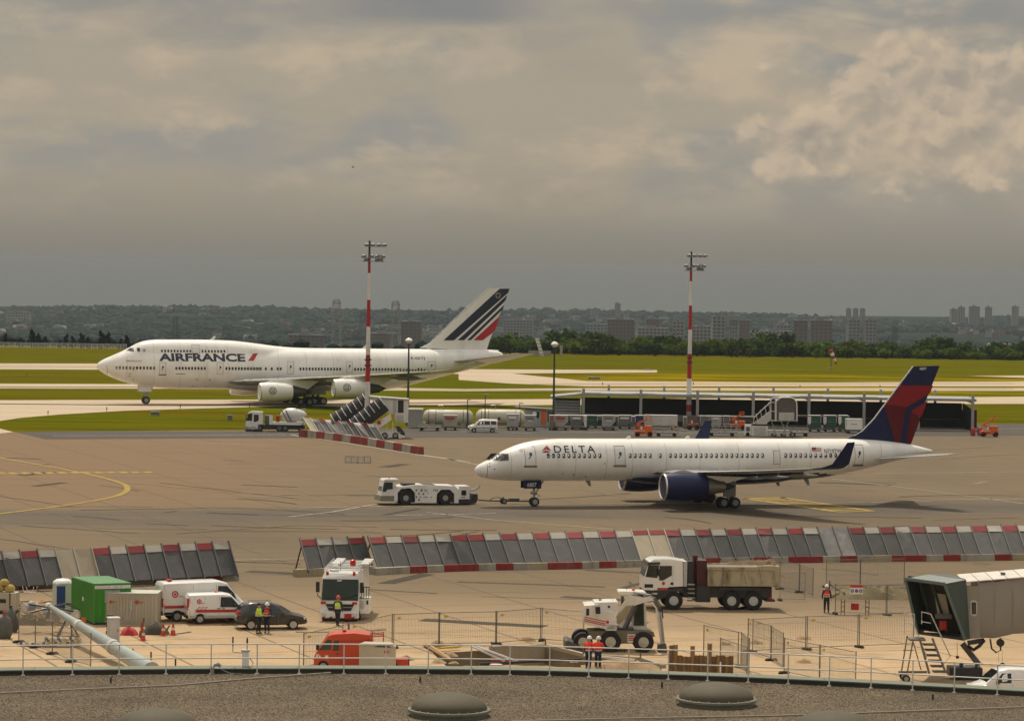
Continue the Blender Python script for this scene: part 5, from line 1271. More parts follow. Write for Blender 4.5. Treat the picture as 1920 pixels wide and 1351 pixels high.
def lamp_post(px, yb, yt, label, r=.13, head=True, hw=.55):
 p = G(px, yb); s = FPX / p.y; H = (yb - yt) / s; t = thing('lamp_post', label, 'lamp post', (p.x, p.y, 0)); mb = MB(); mb.tube([(0, 0, 0), (0, 0, .5), (0, 0, .6), (0, 0, H - .3)], [r * 1.7, r * 1.6, r, r * .6], 8); mb.obj('post', DARKM, t, 40)
 if head:
  mb = MB(); mb.lathe([(.02, H + .1), (hw * .6, H), (hw, H - .3), (hw * .9, H - .4)], 'z', n=14); mb.obj('lamp_cover', W_PAINT, t, 50)
  mb = MB(); mb.lathe([(hw * .86, H - .4), (hw * .6, H - .65), (.05, H - .75)], 'z', n=14); mb.obj('lamp_bowl', LAMP, t, 50)
 else:
  mb = MB(); mb.b2((-.1, -.2, H - .35), (.5, .2, H - .2), bev=.03); mb.obj('lamp_head', GREY, t)

lamp_post(764.5, 797, 634, 'thin dark lamp post with a globe head, at the covered stairs by the jumbo tail', .2)
lamp_post(1037.5, 800, 641, 'thin dark lamp post with a globe head, at the left end of the long shed', .2)
lamp_post(876, 803, 745, 'short double dark mast between the two white tanks', .1, False)
lamp_post(909, 803, 736, 'thin dark pole with a small head above the right white tank', .1, False)
lamp_post(566, 806, 763, 'short dark lamp pole behind the rusty slanting fence', .08, False)
lamp_post(974, 800, 752, 'thin pole with a dark T-shaped top above the orange door hut', .08, False)

# ------------------------------------------------------------------ the long open shed
def shed():
 v = V('open_shed', 'long open-fronted dark shed with grey posts and a thin roof behind the airliner', 'shed', 1300, 800, radians(-1.0))
 X = lambda px, y=0.: v.l(px, 780, y)[0]; dark = mat('shed_shaded_cladding', (.022, .018, .014), .9, scale=.5, var=.3, rnd=0)  # near-black: the shade under the shed roof is put into the wall colour
 x0, x1 = X(1052), X(1822)
 v.part('roof', GREY, lambda mb: mb.b2((x0 + 3, -.3, 4.5), (x1 + .6, 9.8, 4.72)))
 v.part('fascia', GREY, lambda mb: mb.b2((x0 + 3, -.42, 4.36), (x1 + .6, -.3, 4.74)))
 v.part('lean_roof', GREY, lambda mb: mb.prism([(x0 - 1.6, 3.9), (x0 + 3.0, 4.4), (x0 + 3.0, 4.65), (x0 - 1.6, 4.15)], -.4, 7))
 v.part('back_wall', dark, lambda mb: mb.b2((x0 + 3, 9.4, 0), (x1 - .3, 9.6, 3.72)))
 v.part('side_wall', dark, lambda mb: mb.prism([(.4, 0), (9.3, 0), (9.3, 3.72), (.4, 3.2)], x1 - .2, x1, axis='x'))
 v.part('floor_slab', CONC, lambda mb: mb.b2((x0, -.2, .03), (x1, 9.3, .12)))
 for k in range(9):
  xx = x0 + (x1 - x0) * (k + .4) / 9; v.part('wall_rail', DGREY, lambda mb: mb.b2((xx - 3.6, 9.3, 1.2), (xx + 3.6, 9.39, 1.35)))
 for px in (1093.5, 1201, 1307, 1411.5, 1515.8, 1619, 1721, 1822.5):
  x = X(px); v.part('post', GREY, lambda mb: mb.b2((x - .2, -.9, 0), (x + .2, -.5, 5.4), bev=.02))
  v.part('rafter', GREY, lambda mb: mb.b2((x - .12, -.45, 4.1), (x + .12, 9.8, 4.45)))
 for px in (1141.5, 1245.5, 1348.5, 1450.5, 1552.5, 1652, 1754):
  x = v.l(px, 732, 9.8)[0]; v.part('rear_post', GREY, lambda mb: mb.b2((x - .18, 9.85, 0), (x + .18, 10.2, 5.6), bev=.02))
 for px in (1110, 1213, 1318, 1423, 1527, 1630): x = X(px); v.part('cap_strip', W_PAINT, lambda mb: mb.b2((x - 2.2, -.2, 4.74), (x + 1.2, .3, 4.84)))
 xs = [v.l(px, 780, .6)[0] for px in (1040, 1088)]
 for k in range(8):
  z = .5 + k * .4; v.part('louvre_slat', GREY, lambda mb: mb.add([(xs[0], .5, z), (xs[1], .5, z - .05), (xs[1], .75, z + .26), (xs[0], .75, z + .31)], [(0, 1, 2, 3)]).add([(xs[0], .55, z - .02), (xs[1], .55, z - .07), (xs[1], .8, z + .24), (xs[0], .8, z + .29)], [(0, 1, 2, 3)]))
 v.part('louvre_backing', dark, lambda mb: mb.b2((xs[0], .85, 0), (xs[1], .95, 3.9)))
 rd = mat('dark_red_cladding', (.085, .014, .012), .8, scale=.6, var=.3, rnd=0)
 c = V('cargo_container', 'large dark red container at the right end of the long shed', 'container', 1780, 801, radians(-1)); a = c.l(1728, 770, -1)[0]; b = c.l(1832, 770, -1)[0]
 c.part('body', rd, lambda mb: mb.b2((a, -1, .1), (b, 1.5, 2.75), bev=.04))
 for k in range(14):
  xx = lerp(a, b, (k + .5) / 14); c.part('rib', rd, lambda mb: mb.b2((xx - .12, -1.05, .2), (xx + .12, -1.0, 2.65)))

shed()

# ------------------------------------------------------------------ containers, carts and machines in front of the shed
def dolly(px, py, w, label, d=1.6, group='baggage dollies'):
 v = V('container_dolly', label, 'dolly', px, py, 0, group)
 v.part('frame', DGREY, lambda mb: mb.b2((-w / 2, 0, .32), (w / 2, d, .46)).bar((-w / 2, d / 2, .38), (-w / 2 - .7, d / 2, .3), .07))
 for k in range(5): v.part('roller', STEEL, lambda mb: mb.tube([(-w / 2 + w * (k + .5) / 5, .08, .5), (-w / 2 + w * (k + .5) / 5, d - .08, .5)], .045, 6))
 for x in (-w * .36, w * .36):
  for y in (.12, d - .12): wheel(v.root, x, y, .18, .1)
 return v

def uld(x0, x1, yt, yb, m, label, cut=0, tagm=None, dep=1.5, door=None, dl=True):
 """air-cargo container; cut: -1 / 1 sloped lower corner left / right"""
 px = (x0 + x1) / 2; s = FPX / G(px, yb + 6).y; w = (x1 - x0) / s; h = (yb - yt) / s
 if dl: dolly(px, yb + 6.5, w * .98, 'steel dolly under the ' + ' '.join(label.split()[:12]).replace('one of three ', ''), dep)
 v = V('cargo_container', label, 'container', px, yb + 6.5); z0 = .56 if dl else .05; c = .32
 pf = [(-w / 2 + (w * c if cut < 0 else 0), z0), (w / 2 - (w * c if cut > 0 else 0), z0)]
 if cut > 0: pf.append((w / 2, z0 + h * .42))
 pf += [(w / 2, z0 + h), (-w / 2, z0 + h)]
 if cut < 0: pf.append((-w / 2, z0 + h * .42))
 v.part('body', m, lambda mb: mb.prism(pf, .1, dep))
 v.part('rim', LGREY, lambda mb: mb.b2((-w / 2 - .03, .05, z0 + h), (w / 2 + .03, dep + .03, z0 + h + .07)).b2((-w / 2 - .03, .06, z0 + h * .42), (-w / 2 + .05, .1, z0 + h)).b2((w / 2 - .05, .06, z0 + h * .42), (w / 2 + .03, .1, z0 + h)))
 if tagm: v.part('name_plate', tagm, lambda mb: mb.b2((-w * .36, .07, z0 + h * .66), (w * .3, .098, z0 + h * .86)))
 if door:
  n = door
  for k in range(n): v.part('door', m, lambda mb: mb.b2((-w / 2 + w * (k + .06) / n, .06, z0 + .1), (-w / 2 + w * (k + .94) / n, .098, z0 + h - .1)))
 v.part('stencil', OUTL if tagm is not OUTL else W_PAINT, lambda mb: mb.b2((-w * .2, .085, z0 + h * .5), (w * .18, .098, z0 + h * .56)))
 return v

CREAM = mat('container_cream', (.38, .34, .27), .6, scale=.8, dirt=(.25, .2, .15)); UGRN = mat('container_green', (.02, .075, .045), .6, scale=.8, dirt=(.05, .06, .04)); UGRY = mat('container_grey', (.17, .17, .165), .6, .2, scale=1, dirt=(.1, .09, .08)); ULG = mat('container_aluminium', (.36, .36, .345), .5, .3, scale=1, dirt=(.2, .18, .15)); UBLU = mat('container_blue', (.02, .03, .10), .6, scale=1); TRED = mat('faded_red_plate', (.33, .04, .035), .6, scale=3); UBR = mat('container_brown', (.20, .15, .11), .7, scale=1)
uld(831, 857, 780, 800, CREAM, 'beige air-cargo container with a red plate in front of the left white tank', 0, TRED)
uld(950, 972, 778, 800, ULG, 'grey container with white lettering below the right white tank', 0, W_PAINT)
uld(983, 1005, 780, 801, ULG, 'pale container with a dark plate left of the orange door', 1, OUTL)
uld(1006, 1016, 780, 793, ULG, 'small pale container end right beside the orange door', 1, OUTL)
uld(1040, 1064, 780, 800, CREAM, 'beige container with a red plate at the louvred shed end', 1, TRED)
uld(1030, 1039, 780, 800, UBR, 'narrow brown container squeezed beside the beige one at the louvred shed end', 0, TRED)
uld(1070, 1093, 780, 799, UGRY, 'grey container with a white plate right of the louvred shed end', 1, W_PAINT)
uld(1094.5, 1099.5, 781, 800, W_PAINT, 'narrow white container end beside the green one', -1)
uld(1100, 1120, 780, 797, UGRN, 'dark green container under the shed roof left of the mast', 0)
uld(1129, 1153, 780, 800, ULG, 'pale grey container with a black plate in the middle of the row', 1, OUTL)
uld(1159, 1184, 780, 798, UGRY, 'dull grey container with a white plate left of the blue container', 1, W_PAINT)
uld(1191, 1207, 780, 800, UBLU, 'dark blue container left of the long white one', 0)
uld(1209, 1270, 780, 799, mat('container_white', (.55, .54, .50), .6, scale=.6, dirt=(.35, .3, .24)), 'long white container with four doors left of the right lamp mast', 0, None, 2.2, 4)
uld(1281, 1288, 776, 797, UBR, 'tall narrow brown box at the foot of the right lamp mast', 0, None, 1.2, None, False)
for k, (a, b) in enumerate(((1313, 1330), (1333, 1352), (1356, 1368))): uld(a, b, 781, 798, (UGRY, ULG, UGRY)[k], ('grey container right of the far winglet', 'aluminium container behind the open baggage cart', 'grey container left of the orange lift machine')[k], 0, W_PAINT if k == 1 else None)
for k, (a, b) in enumerate(((1516, 1539), (1545, 1568), (1573, 1590))):
 v = uld(a, b, 780, 803, UGRN, ('left', 'middle', 'right')[k] + ' one of three dark green containers under the shed near the tail fin', 0)
 w = v.l(a, 790, .05)[0]; v.part('end_panel', W_PAINT, lambda mb: mb.prism([(w - .1, 1.3), (w + .12, 1.0), (w + .36, 1.3), (w + .36, 2.2), (w - .1, 2.2)], .04, .09))
uld(1587, 1617, 787, 806, W_CLEAN, 'clean white box trailer in front of the navy tail fin', 0, None, 2.0)
v = V('dark_backing', 'long low dark backing added behind the cargo container row to darken its gaps', 'backing', 1220, 800, radians(-1)); a = v.l(1036, 800, 0)[0]; b = v.l(1412, 800, 0)[0]  # dark wall added behind the containers so the gaps between them read dark
v.part('backing_wall', DGREY, lambda mb: mb.b2((a, .2, 0), (b, 1.2, 1.7)))
for k in range(15): x = lerp(a, b, (k + .5) / 15); v.part('backing_block', BLACK, lambda mb: mb.b2((x - .5, .1, .2), (x + .5, .2, .9)))
# canopy line above the carts
for x0, x1, y, lb in ((1040, 1208, 779.2, 'thin white rail canopy over the left container row'), (1308, 1412, 779.8, 'thin white rail canopy over the carts behind the far winglet'), (1494, 1592, 779, 'thin white canopy over the dark green containers')):
 v = V('rail_canopy', lb, 'canopy', (x0 + x1) / 2, 803, radians(-1)); a = v.l(x0, y, 2)[0]; b = v.l(x1, y, 2)[0]; z = v.l((x0 + x1) / 2, y, 1)[1]
 v.part('roof_rail', W_PAINT, lambda mb: mb.b2((a, .9, z - .06), (b, 2.7, z + .04)))
 for k in range(int((b - a) / 4) + 1): v.part('support', DGREY, lambda mb: mb.b2((a + k * 4, 2.6, 0), (a + k * 4 + .1, 2.7, z)))
v = V('stripe_barrier', 'red and white striped barrier board below the dark green containers', 'barrier', 1550, 807); a = v.l(1538, 800, 0); b = v.l(1562, 800, 0)
v.part('board', W_PAINT, lambda mb: mb.b2((a[0], 0, .15), (b[0], .08, .75)))
for k in range(6): x = lerp(a[0], b[0], k / 6); v.part('stripe', RED, lambda mb: mb.prism([(x, .16), (x + .14, .16), (x + .3, .74), (x + .16, .74)], -.012, 0))
for k in range(2): v.part('foot', DARKM, lambda mb: mb.b2((a[0] + .3 + k, -.2, 0), (a[0] + .4 + k, .3, .15)))

def cart(px, py, w, h, label, posts=4, m=STEEL, rails=3, cat='baggage cart', fill=None):
 v = V('baggage_cart', label, cat, px, py); d = 1.5
 v.part('bed', DGREY, lambda mb: mb.b2((-w / 2, 0, .45), (w / 2, d, .58), bev=.02))
 for k in range(posts):
  x = -w / 2 + w * k / (posts - 1)
  for y in (.04, d - .04): v.part('upright', m, lambda mb: mb.bar((x, y, .58), (x, y, h), .06))
 for k in range(rails):
  z = lerp(.58, h, (k + 1) / rails)
  for y in (.04, d - .04): v.part('rail', m, lambda mb: mb.bar((-w / 2, y, z), (w / 2, y, z), .05))
 for x in (-w * .34, w * .34):
  for y in (.15, d - .15): wheel(v.root, x, y, .24, .14)
 v.part('draw_bar', DARKM, lambda mb: mb.bar((-w / 2, d / 2, .45), (-w / 2 - .9, d / 2, .35), .07))
 if fill: v.part('load', fill, lambda mb: mb.box((-w * .1, d / 2, .58 + (h - .58) * .35), (w * .6, d * .7, (h - .58) * .7), 0, .05))
 return v

cart(1354, 818, 4.2, 1.75, 'open steel baggage cart with high rails right of the far winglet', 6)
cart(1250, 818.5, 3.2, 1.5, 'small steel frame cart right of the orange lift, above the airliner roof', 4)
cart(1500, 818, 2.4, 1.1, 'low grey wire cart right of the mobile stairs', 4, STEEL, 2)
cart(805, 808, 3.2, .9, 'low steel cart with rails below the left white tank', 4, STEEL, 2)
cart(1700, 806, 3.0, 1.1, 'low empty cart inside the shed behind the tail fin', 3, DGREY, 2)

def machine(px, py, s, m, label, cat='lift'):
 v = V('work_lift', label, cat, px, py); rg = random.Random(int(px))
 v.part('chassis', m, lambda mb: mb.b2((-1.3 * s, 0, .35), (1.3 * s, 1.3, .8), bev=.05))
 v.part('engine_box', m, lambda mb: mb.b2((.15 * s, .1, .8), (1.2 * s, 1.2, 1.6 * s), bev=.06))
 v.part('lower_boom', m, lambda mb: mb.bar((.3, .6, 1.0), (-1.0 * s, .6, 1.8 * s), .22, .28)); v.part('upper_boom', m, lambda mb: mb.bar((-1.0 * s, .6, 1.8 * s), (.5 * s, .6, 2.6 * s), .2, .24))
 v.part('work_basket', m, lambda mb: [mb.bar((a, b, 2.4 * s), (a, b, 3.1 * s), .05) for a in (.3 * s, 1.0 * s) for b in (.2, 1.0)] and [mb.bar((.3 * s, b, z), (1.0 * s, b, z), .05) for b in (.2, 1.0) for z in (2.4 * s, 2.75 * s, 3.1 * s)])
 v.part('ladder_frame', m, lambda mb: [mb.bar((-1.2 * s + k * .35, -.05, .4), (-1.3 * s + k * .35, -.05, 1.7), .05) for k in range(4)] and [mb.bar((-1.35 * s, -.05, .6 + .3 * k), (-.1 * s, -.05, .6 + .3 * k), .05) for k in range(4)])
 v.part('control_box', W_PAINT, lambda mb: mb.b2((-.5 * s, -.08, 1.0), (-.2 * s, .1, 1.35)))
 for x in (-.9 * s, .9 * s):
  for y in (.12, 1.18): wheel(v.root, x, y, .36, .24, rim=m)
 return v

machine(1207, 818.5, .95, ORANGE, 'orange boom lift parked just above the airliner roof'); machine(1856, 818.5, .95, ORANGE, 'orange boom lift standing alone at the far right of the apron')
machine(1384, 806, .85, ORANGE, 'orange lift half hidden behind the white belt loader')
machine(1300, 806, .6, mat('rust_brown_paint', (.22, .09, .04), .7, scale=3), 'small rust-brown machine at the foot of the right lamp mast')

def fire_pot(px, py, h, label):
 v = V('fire_extinguisher_cart', label, 'extinguisher', px, py); v.part('bottle', RED, lambda mb: mb.lathe([(.05, .15), (.3, .2), (.32, h - .3), (.2, h - .1), (.08, h)], 'z', n=14), 40); v.part('carrier', DARKM, lambda mb: mb.b2((-.3, -.25, .08), (.3, .25, .16)).bar((-.34, 0, .1), (-.34, 0, h), .05))

fire_pot(1824.5, 817, 1.25, 'dark red wheeled extinguisher, left of two beside the far right orange lift'); fire_pot(1837, 816.5, 1.25, 'dark red wheeled extinguisher, right of two beside the far right orange lift')
v = V('belt_loader', 'white boxy ground-power unit left of the mobile stairs', 'loader', 1424, 818)
v.pbox('housing', W_PAINT, 1409, 798, 1440, 817, 0, 1.7, .05); v.pbox('cab', W_PAINT, 1397, 796, 1409, 816, .1, 1.5, .05); v.pbox('side_vent', DGREY, 1399, 800, 1406, 808, .06, .05); v.pbox('top_tray', DARKM, 1409, 795.5, 1439, 798.5, .1, 1.5)
v.pbox('door', LGREY, 1413, 801, 1436, 815, -.02, .03)
for x in (1402, 1434):
 for y in (.2, 1.5): wheel(v.root, v.l(x, 815)[0], y, .3, .2)

def mobile_stairs():
 v = V('mobile_stairs', 'white mobile boarding stairs with a rounded glass canopy behind the airliner', 'stairs', 1450, 818); c = lambda x, y: (1300 + x / 6, 720 + y / 6); N, D = -.9, 1.9
 q = lambda x, y, yl=N: (lambda p: Vector((p[0], yl, p[1])))(v.l(*c(x, y), yl))
 v.pprism('side_panel', LGREY, [c(*p) for p in ((700, 445), (820, 450), (870, 400), (870, 300), (800, 350))], N, .08)
 st = [q(690, 440), q(865, 310)]
 for k in range(9): p = st[0].lerp(st[1], k / 8); v.part('step', GREY, lambda mb: mb.b2((p.x - .12, N + .1, p.z - .05), (p.x + .2, N + D - .1, p.z)))
 for yl in (N, N + D):
  v.part('handrail', W_PAINT, lambda mb: mb.tube([q(675, 440, yl), q(682, 375, yl), q(760, 300, yl), q(865, 205, yl), q(885, 160, yl), q(910, 150, yl), q(960, 148, yl)], .06, 6))
  for x, y0, y1 in ((725, 425, 330), (775, 392, 290), (825, 350, 245), (868, 310, 205)): v.part('baluster', W_PAINT, lambda mb: mb.tube([q(x, y0, yl), q(x - 22, y1, yl)], .04, 6))
 v.pbox('canopy_glass', GLASS, *c(872, 165), *c(925, 410), N + .1, D - .2); v.pprism('canopy_side', mat('smoked_panel', (.09, .085, .08), .25, spec=.6), [c(*p) for p in ((935, 400), (940, 200), (985, 155), (1110, 152), (1150, 180), (1165, 240), (1165, 405))], N + .2, D - .4)
 ring = [q(*p) for p in ((930, 412), (930, 190), (965, 158), (1000, 150), (1090, 148), (1135, 165), (1160, 200), (1165, 240), (1165, 412))]
 for dy in (0, D): v.part('canopy_hoop', W_PAINT, lambda mb: mb.tube([p + Vector((0, dy, 0)) for p in ring], .08, 6))
 v.part('frame_post', W_PAINT, lambda mb: [mb.tube([q(x, 160), q(x, 412)], .05, 6) for x in (872, 920)] and [mb.tube([q(872, y), q(925, y + 8)], .05, 6) for y in (200, 300, 405)])
 v.pbox('platform_skirt', LGREY, *c(960, 318), *c(1135, 405), N - .03, .1); v.pbox('platform', GREY, *c(870, 404), *c(1175, 414), N, D)
 v.part('scissor_leg', STEEL, lambda mb: mb.bar(q(985, 412), q(1045, 545), .1).bar(q(1075, 412), q(1010, 545), .1).bar(q(880, 412), q(920, 550), .1).bar(q(1060, 470), q(1100, 550), .1)); v.pbox('chassis', LGREY, *c(840, 520), *c(1090, 555), N, D)
 for x in (905, 1010, 1110):
  for y in (N + .15, N + D - .15): wheel(v.root, v.l(*c(x, 560))[0], y, .33, .22)

mobile_stairs()

# ------------------------------------------------------------------ tanks and hut
def tank(x0, x1, yt, yb, label, d=0):
 px = (x0 + x1) / 2; v = V('storage_tank', label, 'tank', px, yb + 4, 0); a = v.l(x0, yt)[0]; b = v.l(x1, yt)[0]; R = (v.l(px, yt)[1] - v.l(px, yb)[1]) / 2; zc = v.l(px, yb)[1] + R
 m = mat('tank_cream', (.52, .49, .38), .5, scale=.6, dirt=(.32, .27, .17), dirtamt=.5)
 v.part('shell', m, lambda mb: mb.lathe([(.05, a), (R * .55, a + .12), (R * .85, a + .4), (R, a + .9), (R, b - .9), (R * .85, b - .4), (R * .55, b - .12), (.05, b)], 'x', (0, 0, zc), 28), 50)
 for u in (.12, .26, .8, .9): x = lerp(a, b, u); v.part('band', DGREY, lambda mb: mb.lathe([(R + .01, x - .04), (R + .04, x - .04), (R + .04, x + .04), (R + .01, x + .04)], 'x', (0, 0, zc), 28), 50)
 for u in (.2, .8): x = lerp(a, b, u); v.part('saddle', CONC, lambda mb: mb.b2((x - .3, -R * .8, 0), (x + .3, R * .8, zc - R * .55)))
 x = lerp(a, b, .3); v.part('vent_pipe', STEEL, lambda mb: mb.tube([(x, 0, zc + R), (x, 0, zc + R + .55), (x + .7, 0, zc + R + .6), (x + .7, 0, zc + R - .1)], .05, 6))
 v.part('gauge_box', DARKM, lambda mb: mb.b2((lerp(a, b, .45), -R - .25, zc - .3), (lerp(a, b, .45) + .3, -R, zc + .1)))
 v.part('hand_rail', STEEL, lambda mb: mb.bar((a + .6, -R - .3, .9), (b - .6, -R - .3, .9), .05).bar((a + .6, -R - .3, .5), (b - .6, -R - .3, .5), .05))

tank(793, 888, 767.5, 797, 'left one of two cream horizontal fuel tanks behind the small white van'); tank(892, 986, 767, 797, 'right one of two cream horizontal fuel tanks beside the orange door hut')
v = V('site_hut', 'grey hut with an orange door and sloping roof left of the shed', 'hut', 1012, 800)
v.pbox('wall', mat('hut_grey', (.33, .34, .34), .6, scale=.8), 985, 768, 1036, 799, 0, 3); v.pprism('roof', DGREY, [(966, 762.5), (1038, 767), (1038, 769), (966, 764.5)], -.4, 3.8); v.pbox('door', ORANGE, 1014.5, 768.5, 1024, 795, -.06, .08); v.pbox('window', GLASS, 1000, 772, 1011, 783, -.04, .06); v.pbox('grille', DGREY, 1026, 771, 1036, 790, -.04, .06)
v.part('dish', W_PAINT, lambda mb: mb.lathe([(.02, -.3), (.2, -.36), (.32, -.5)], 'y', (v.l(1002, 775)[0], 0, v.l(1002, 775)[1]), 14), 50)
v = V('site_cabin', 'plain grey cabin left of the cream tanks beside the covered stairs', 'cabin', 778, 803); v.pbox('wall', GREY, 766, 768, 792, 792, 0, 2.5); v.pbox('base', CONC, 764, 792, 797, 803, -.1, 2.8); v.pbox('roof', LGREY, 765, 766.5, 793, 768.3, -.1, 2.7)
for i, (px, py) in enumerate(((1041, 806), (1262, 806), (1318, 806), (962, 806))): v = V('bollard', 'yellow-orange bollard on the kerb in front of the container row', 'bollard', px, py, 0, 'bollards before the container row'); v.part('shaft', ORANGE, lambda mb: mb.lathe([(.12, 0), (.12, .8), (.05, .9)], 'z', n=10), 40); v.part('band', W_PAINT, lambda mb: mb.lathe([(.125, .5), (.13, .5), (.13, .62), (.125, .62)], 'z', n=10))
v = V('kerb', 'low white-marked kerb along the front of the container row', 'kerb', 1150, 806, radians(-1)); a = v.l(790, 806)[0]; b = v.l(1290, 806)[0]
for k in range(34): x = lerp(a, b, k / 34); v.part('kerb_stone', BLKW if k % 2 else CONC, lambda mb: mb.b2((x, 0, 0), (x + (b - a) / 34 - .02, .3, .14)))

# ------------------------------------------------------------------ covered stairs beside the left mast
def covered_stairs():
 v = V('covered_boarding_stairs', 'covered boarding stairs with two black ribbed tunnels and a white cabin', 'boarding stairs', 720, 821, radians(3)); c = lambda x, y: (440 + x / 5.333, 730 + y / 5.333)
 q = lambda x, y, yl=0.: (lambda p: Vector((p[0], yl, p[1])))(v.l(*c(x, y), yl)); fab = mat('black_tunnel_fabric', (.02, .018, .02), .7, scale=2)
 for yl, a, b in ((3.4, (1010, 330), (1330, 125)), (-.2, (1205, 375), (1500, 150))):
  A, B = q(*a, yl), q(*b, yl); d = (B - A).normalized(); n = 6; nr = Vector((-d.z, 0, d.x)); R = 1.25
  def ring(t, R): P = A.lerp(B, t); return [P + Vector((0, R * 1.05 * cos(k), 0)) + nr * R * 1.0 * sin(k) for k in [pi * j / 10 - .3 * 0 for j in range(11)]] + [P + Vector((0, -R * 1.05, 0)) - nr * .9, P + Vector((0, R * 1.05, 0)) - nr * .9]
  v.part('tunnel', fab, lambda mb: mb.rings([ring(k / n, R) for k in range(n + 1)]), 40)
  for k in range(n + 1): t = k / n; v.part('tunnel_rib', W_PAINT, lambda mb: mb.tube([p for p in ring(t, R + .05)[:11]], .055, 5))
  v.pprism('stringer', W_PAINT, [c(a[0] - 40, a[1] + 105), c(a[0] + 20, a[1] + 105), c(b[0] + 60, b[1] + 150), c(b[0] + 60, b[1] + 90)], yl - 1.2, .12)
 cab = v.pprism('cabin', W_PAINT, [c(*p) for p in ((1340, 95), (1740, 95), (1735, 330), (1610, 330), (1600, 240), (1500, 235), (1480, 150))], .6, 2.6); v.pprism('cabin_roof', LGREY, [c(*p) for p in ((1340, 66), (1742, 95), (1742, 104), (1340, 76))], .4, 3, cab)
 v.pbox('window', GLASS, *c(1632, 108), *c(1690, 232), .57, .05, 0, cab); v.pbox('panel', LGREY, *c(1616, 255), *c(1690, 325), .57, .05, 0, cab); v.pbox('panel', LGREY, *c(1580, 100), *c(1620, 235), .57, .05, 0, cab)
 v.pprism('side_board', W_PAINT, [c(*p) for p in ((1400, 350), (1560, 240), (1570, 300), (1430, 400))], -1.7, .1); x = q(1444, 330, -1.72)
 v.part('round_emblem', REDLOGO, lambda mb: mb.lathe([(.02, -1.74), (.27, -1.74), (.27, -1.71)], 'y', (x.x, 0, x.z), 16)); v.text('FRANCE', REDLOGO, *c(1468, 305), *c(1495, 320), -1.73)
 v.part('support_leg', W_PAINT, lambda mb: [mb.bar(q(x, 320, y), q(x, 420, y), .14) for x in (1520, 1580) for y in (-1, 1)]); v.pprism('chassis', W_PAINT, [c(*p) for p in ((1330, 430), (1660, 420), (1660, 470), (1480, 490), (1330, 480))], -1.3, 2.4)
 v.pprism('cab_front', DARKM, [c(*p) for p in ((1610, 375), (1650, 370), (1700, 430), (1705, 460), (1640, 440))], -1.3, 2.4); v.pprism('bonnet', W_PAINT, [c(*p) for p in ((1640, 445), (1706, 462), (1705, 480), (1640, 490))], -1.32, 2.44)
 for x in (1500, 1605):
  for y in (-1.2, 1.0): wheel(v.root, v.l(*c(x, 480))[0], y, .42, .28)
 v.part('base_frame', RUST, lambda mb: [mb.bar(q(x, 420, -1.5), q(x, 505, -1.5), .12) for x in (1300, 1335, 1400, 1440)] and mb.bar(q(1290, 440, -1.5), q(1450, 440, -1.5), .1).bar(q(1290, 490, -1.5), q(1450, 490, -1.5), .1)); v.part('hand_rail', W_PAINT, lambda mb: [mb.bar(q(1345, y, -1.6), q(1410, y, -1.6), .06) for y in (345, 375, 405)] and [mb.bar(q(x, 340, -1.6), q(x, 440, -1.6), .06) for x in (1345, 1375, 1410)])
 v.pbox('canvas_screen', LGREY, *c(1255, 330), *c(1290, 465), -1.9, .1)

covered_stairs()
v = V('floor_panel_rack', 'low grey steel rack lying alone on the apron left of the airliner nose', 'rack', 671, 867.5, 0)
a = v.l(647, 860)[0]; b = v.l(695, 860)[0]
for k in range(5): x = lerp(a, b, k / 4); v.part('upright', STEEL, lambda mb: mb.bar((x, 0, 0), (x, 0, .75), .08))
v.part('rail', STEEL, lambda mb: mb.bar((a, 0, .75), (b, 0, .75), .1).bar((a, 0, .06), (b, 0, .06), .1)); v.part('mesh_panel', GREY, lambda mb: [mb.bar((lerp(a, b, (k + .5) / 20), .0, .06), (lerp(a, b, (k + .5) / 20), 0, .74), .03) for k in range(20)])

# ================================================================== ROAD VEHICLES
def vbody(v, st, m, name='body', parent=None):
 rs = []
 for x, zb, zw, zt, hb, hw, ht in st:
  h = [(0, zb), (hb - .08, zb), (hb, zb + .07), (hw, zw), (ht, zt - .07), (ht - .09, zt), (0, zt + .02)]
  rs.append([(x, -y, z) for y, z in h] + [(x, y, z) for y, z in h[-2:0:-1]])
 mb = MB(); mb.rings(rs); return mb.obj(name, m, parent or v.root, 38)

def sidefn(st, off=.012, s=-1):
 def f(x, z):
  i = 0
  while i < len(st) - 2 and x > st[i + 1][0]: i += 1
  a, b = st[i], st[i + 1]; t = min(1, max(0, (x - a[0]) / (b[0] - a[0]))); _, zb, zw, zt, hb, hw, ht = [lerp(p, q, t) for p, q in zip(a, b)]
  y = lerp(hb, hw, min(1, max(0, (z - zb - .07) / (zw - zb - .07)))) if z <= zw else lerp(hw, ht, min(1, (z - zw) / (zt - .07 - zw)))
  return (x, s * (y + off), z)
 return f

def sd(v, st, name, poly, m, parent, off=.012, sides=(-1, 1)):
 for s in sides: decal(name, bm_poly([poly]), sidefn(st, off, s), m, parent, xs=[p[0] for p in st], zs=[sum(p[2] for p in st) / len(st)], )

def topglass(v, st, i, j, name, parent, k=.86, m=None, k0=.06, k1=.94, lift=.02):
 a, b = st[i], st[j]; P = lambda s, t: Vector((lerp(a[0], b[0], t), s * (lerp(a[6], b[6], t) - .05) * k, lerp(a[3], b[3], t)))
 d = (P(1, 1) - P(1, 0)); n = Vector((-d.z, 0, d.x)).normalized(); n = n if n.z > 0 else -n
 q = [P(-1, k0), P(1, k0), P(1, k1), P(-1, k1)]; mb = MB(); mb.rings([[p + n * lift for p in q], [p - n * .03 for p in q]]); return mb.obj(name, m or GLASS, parent)

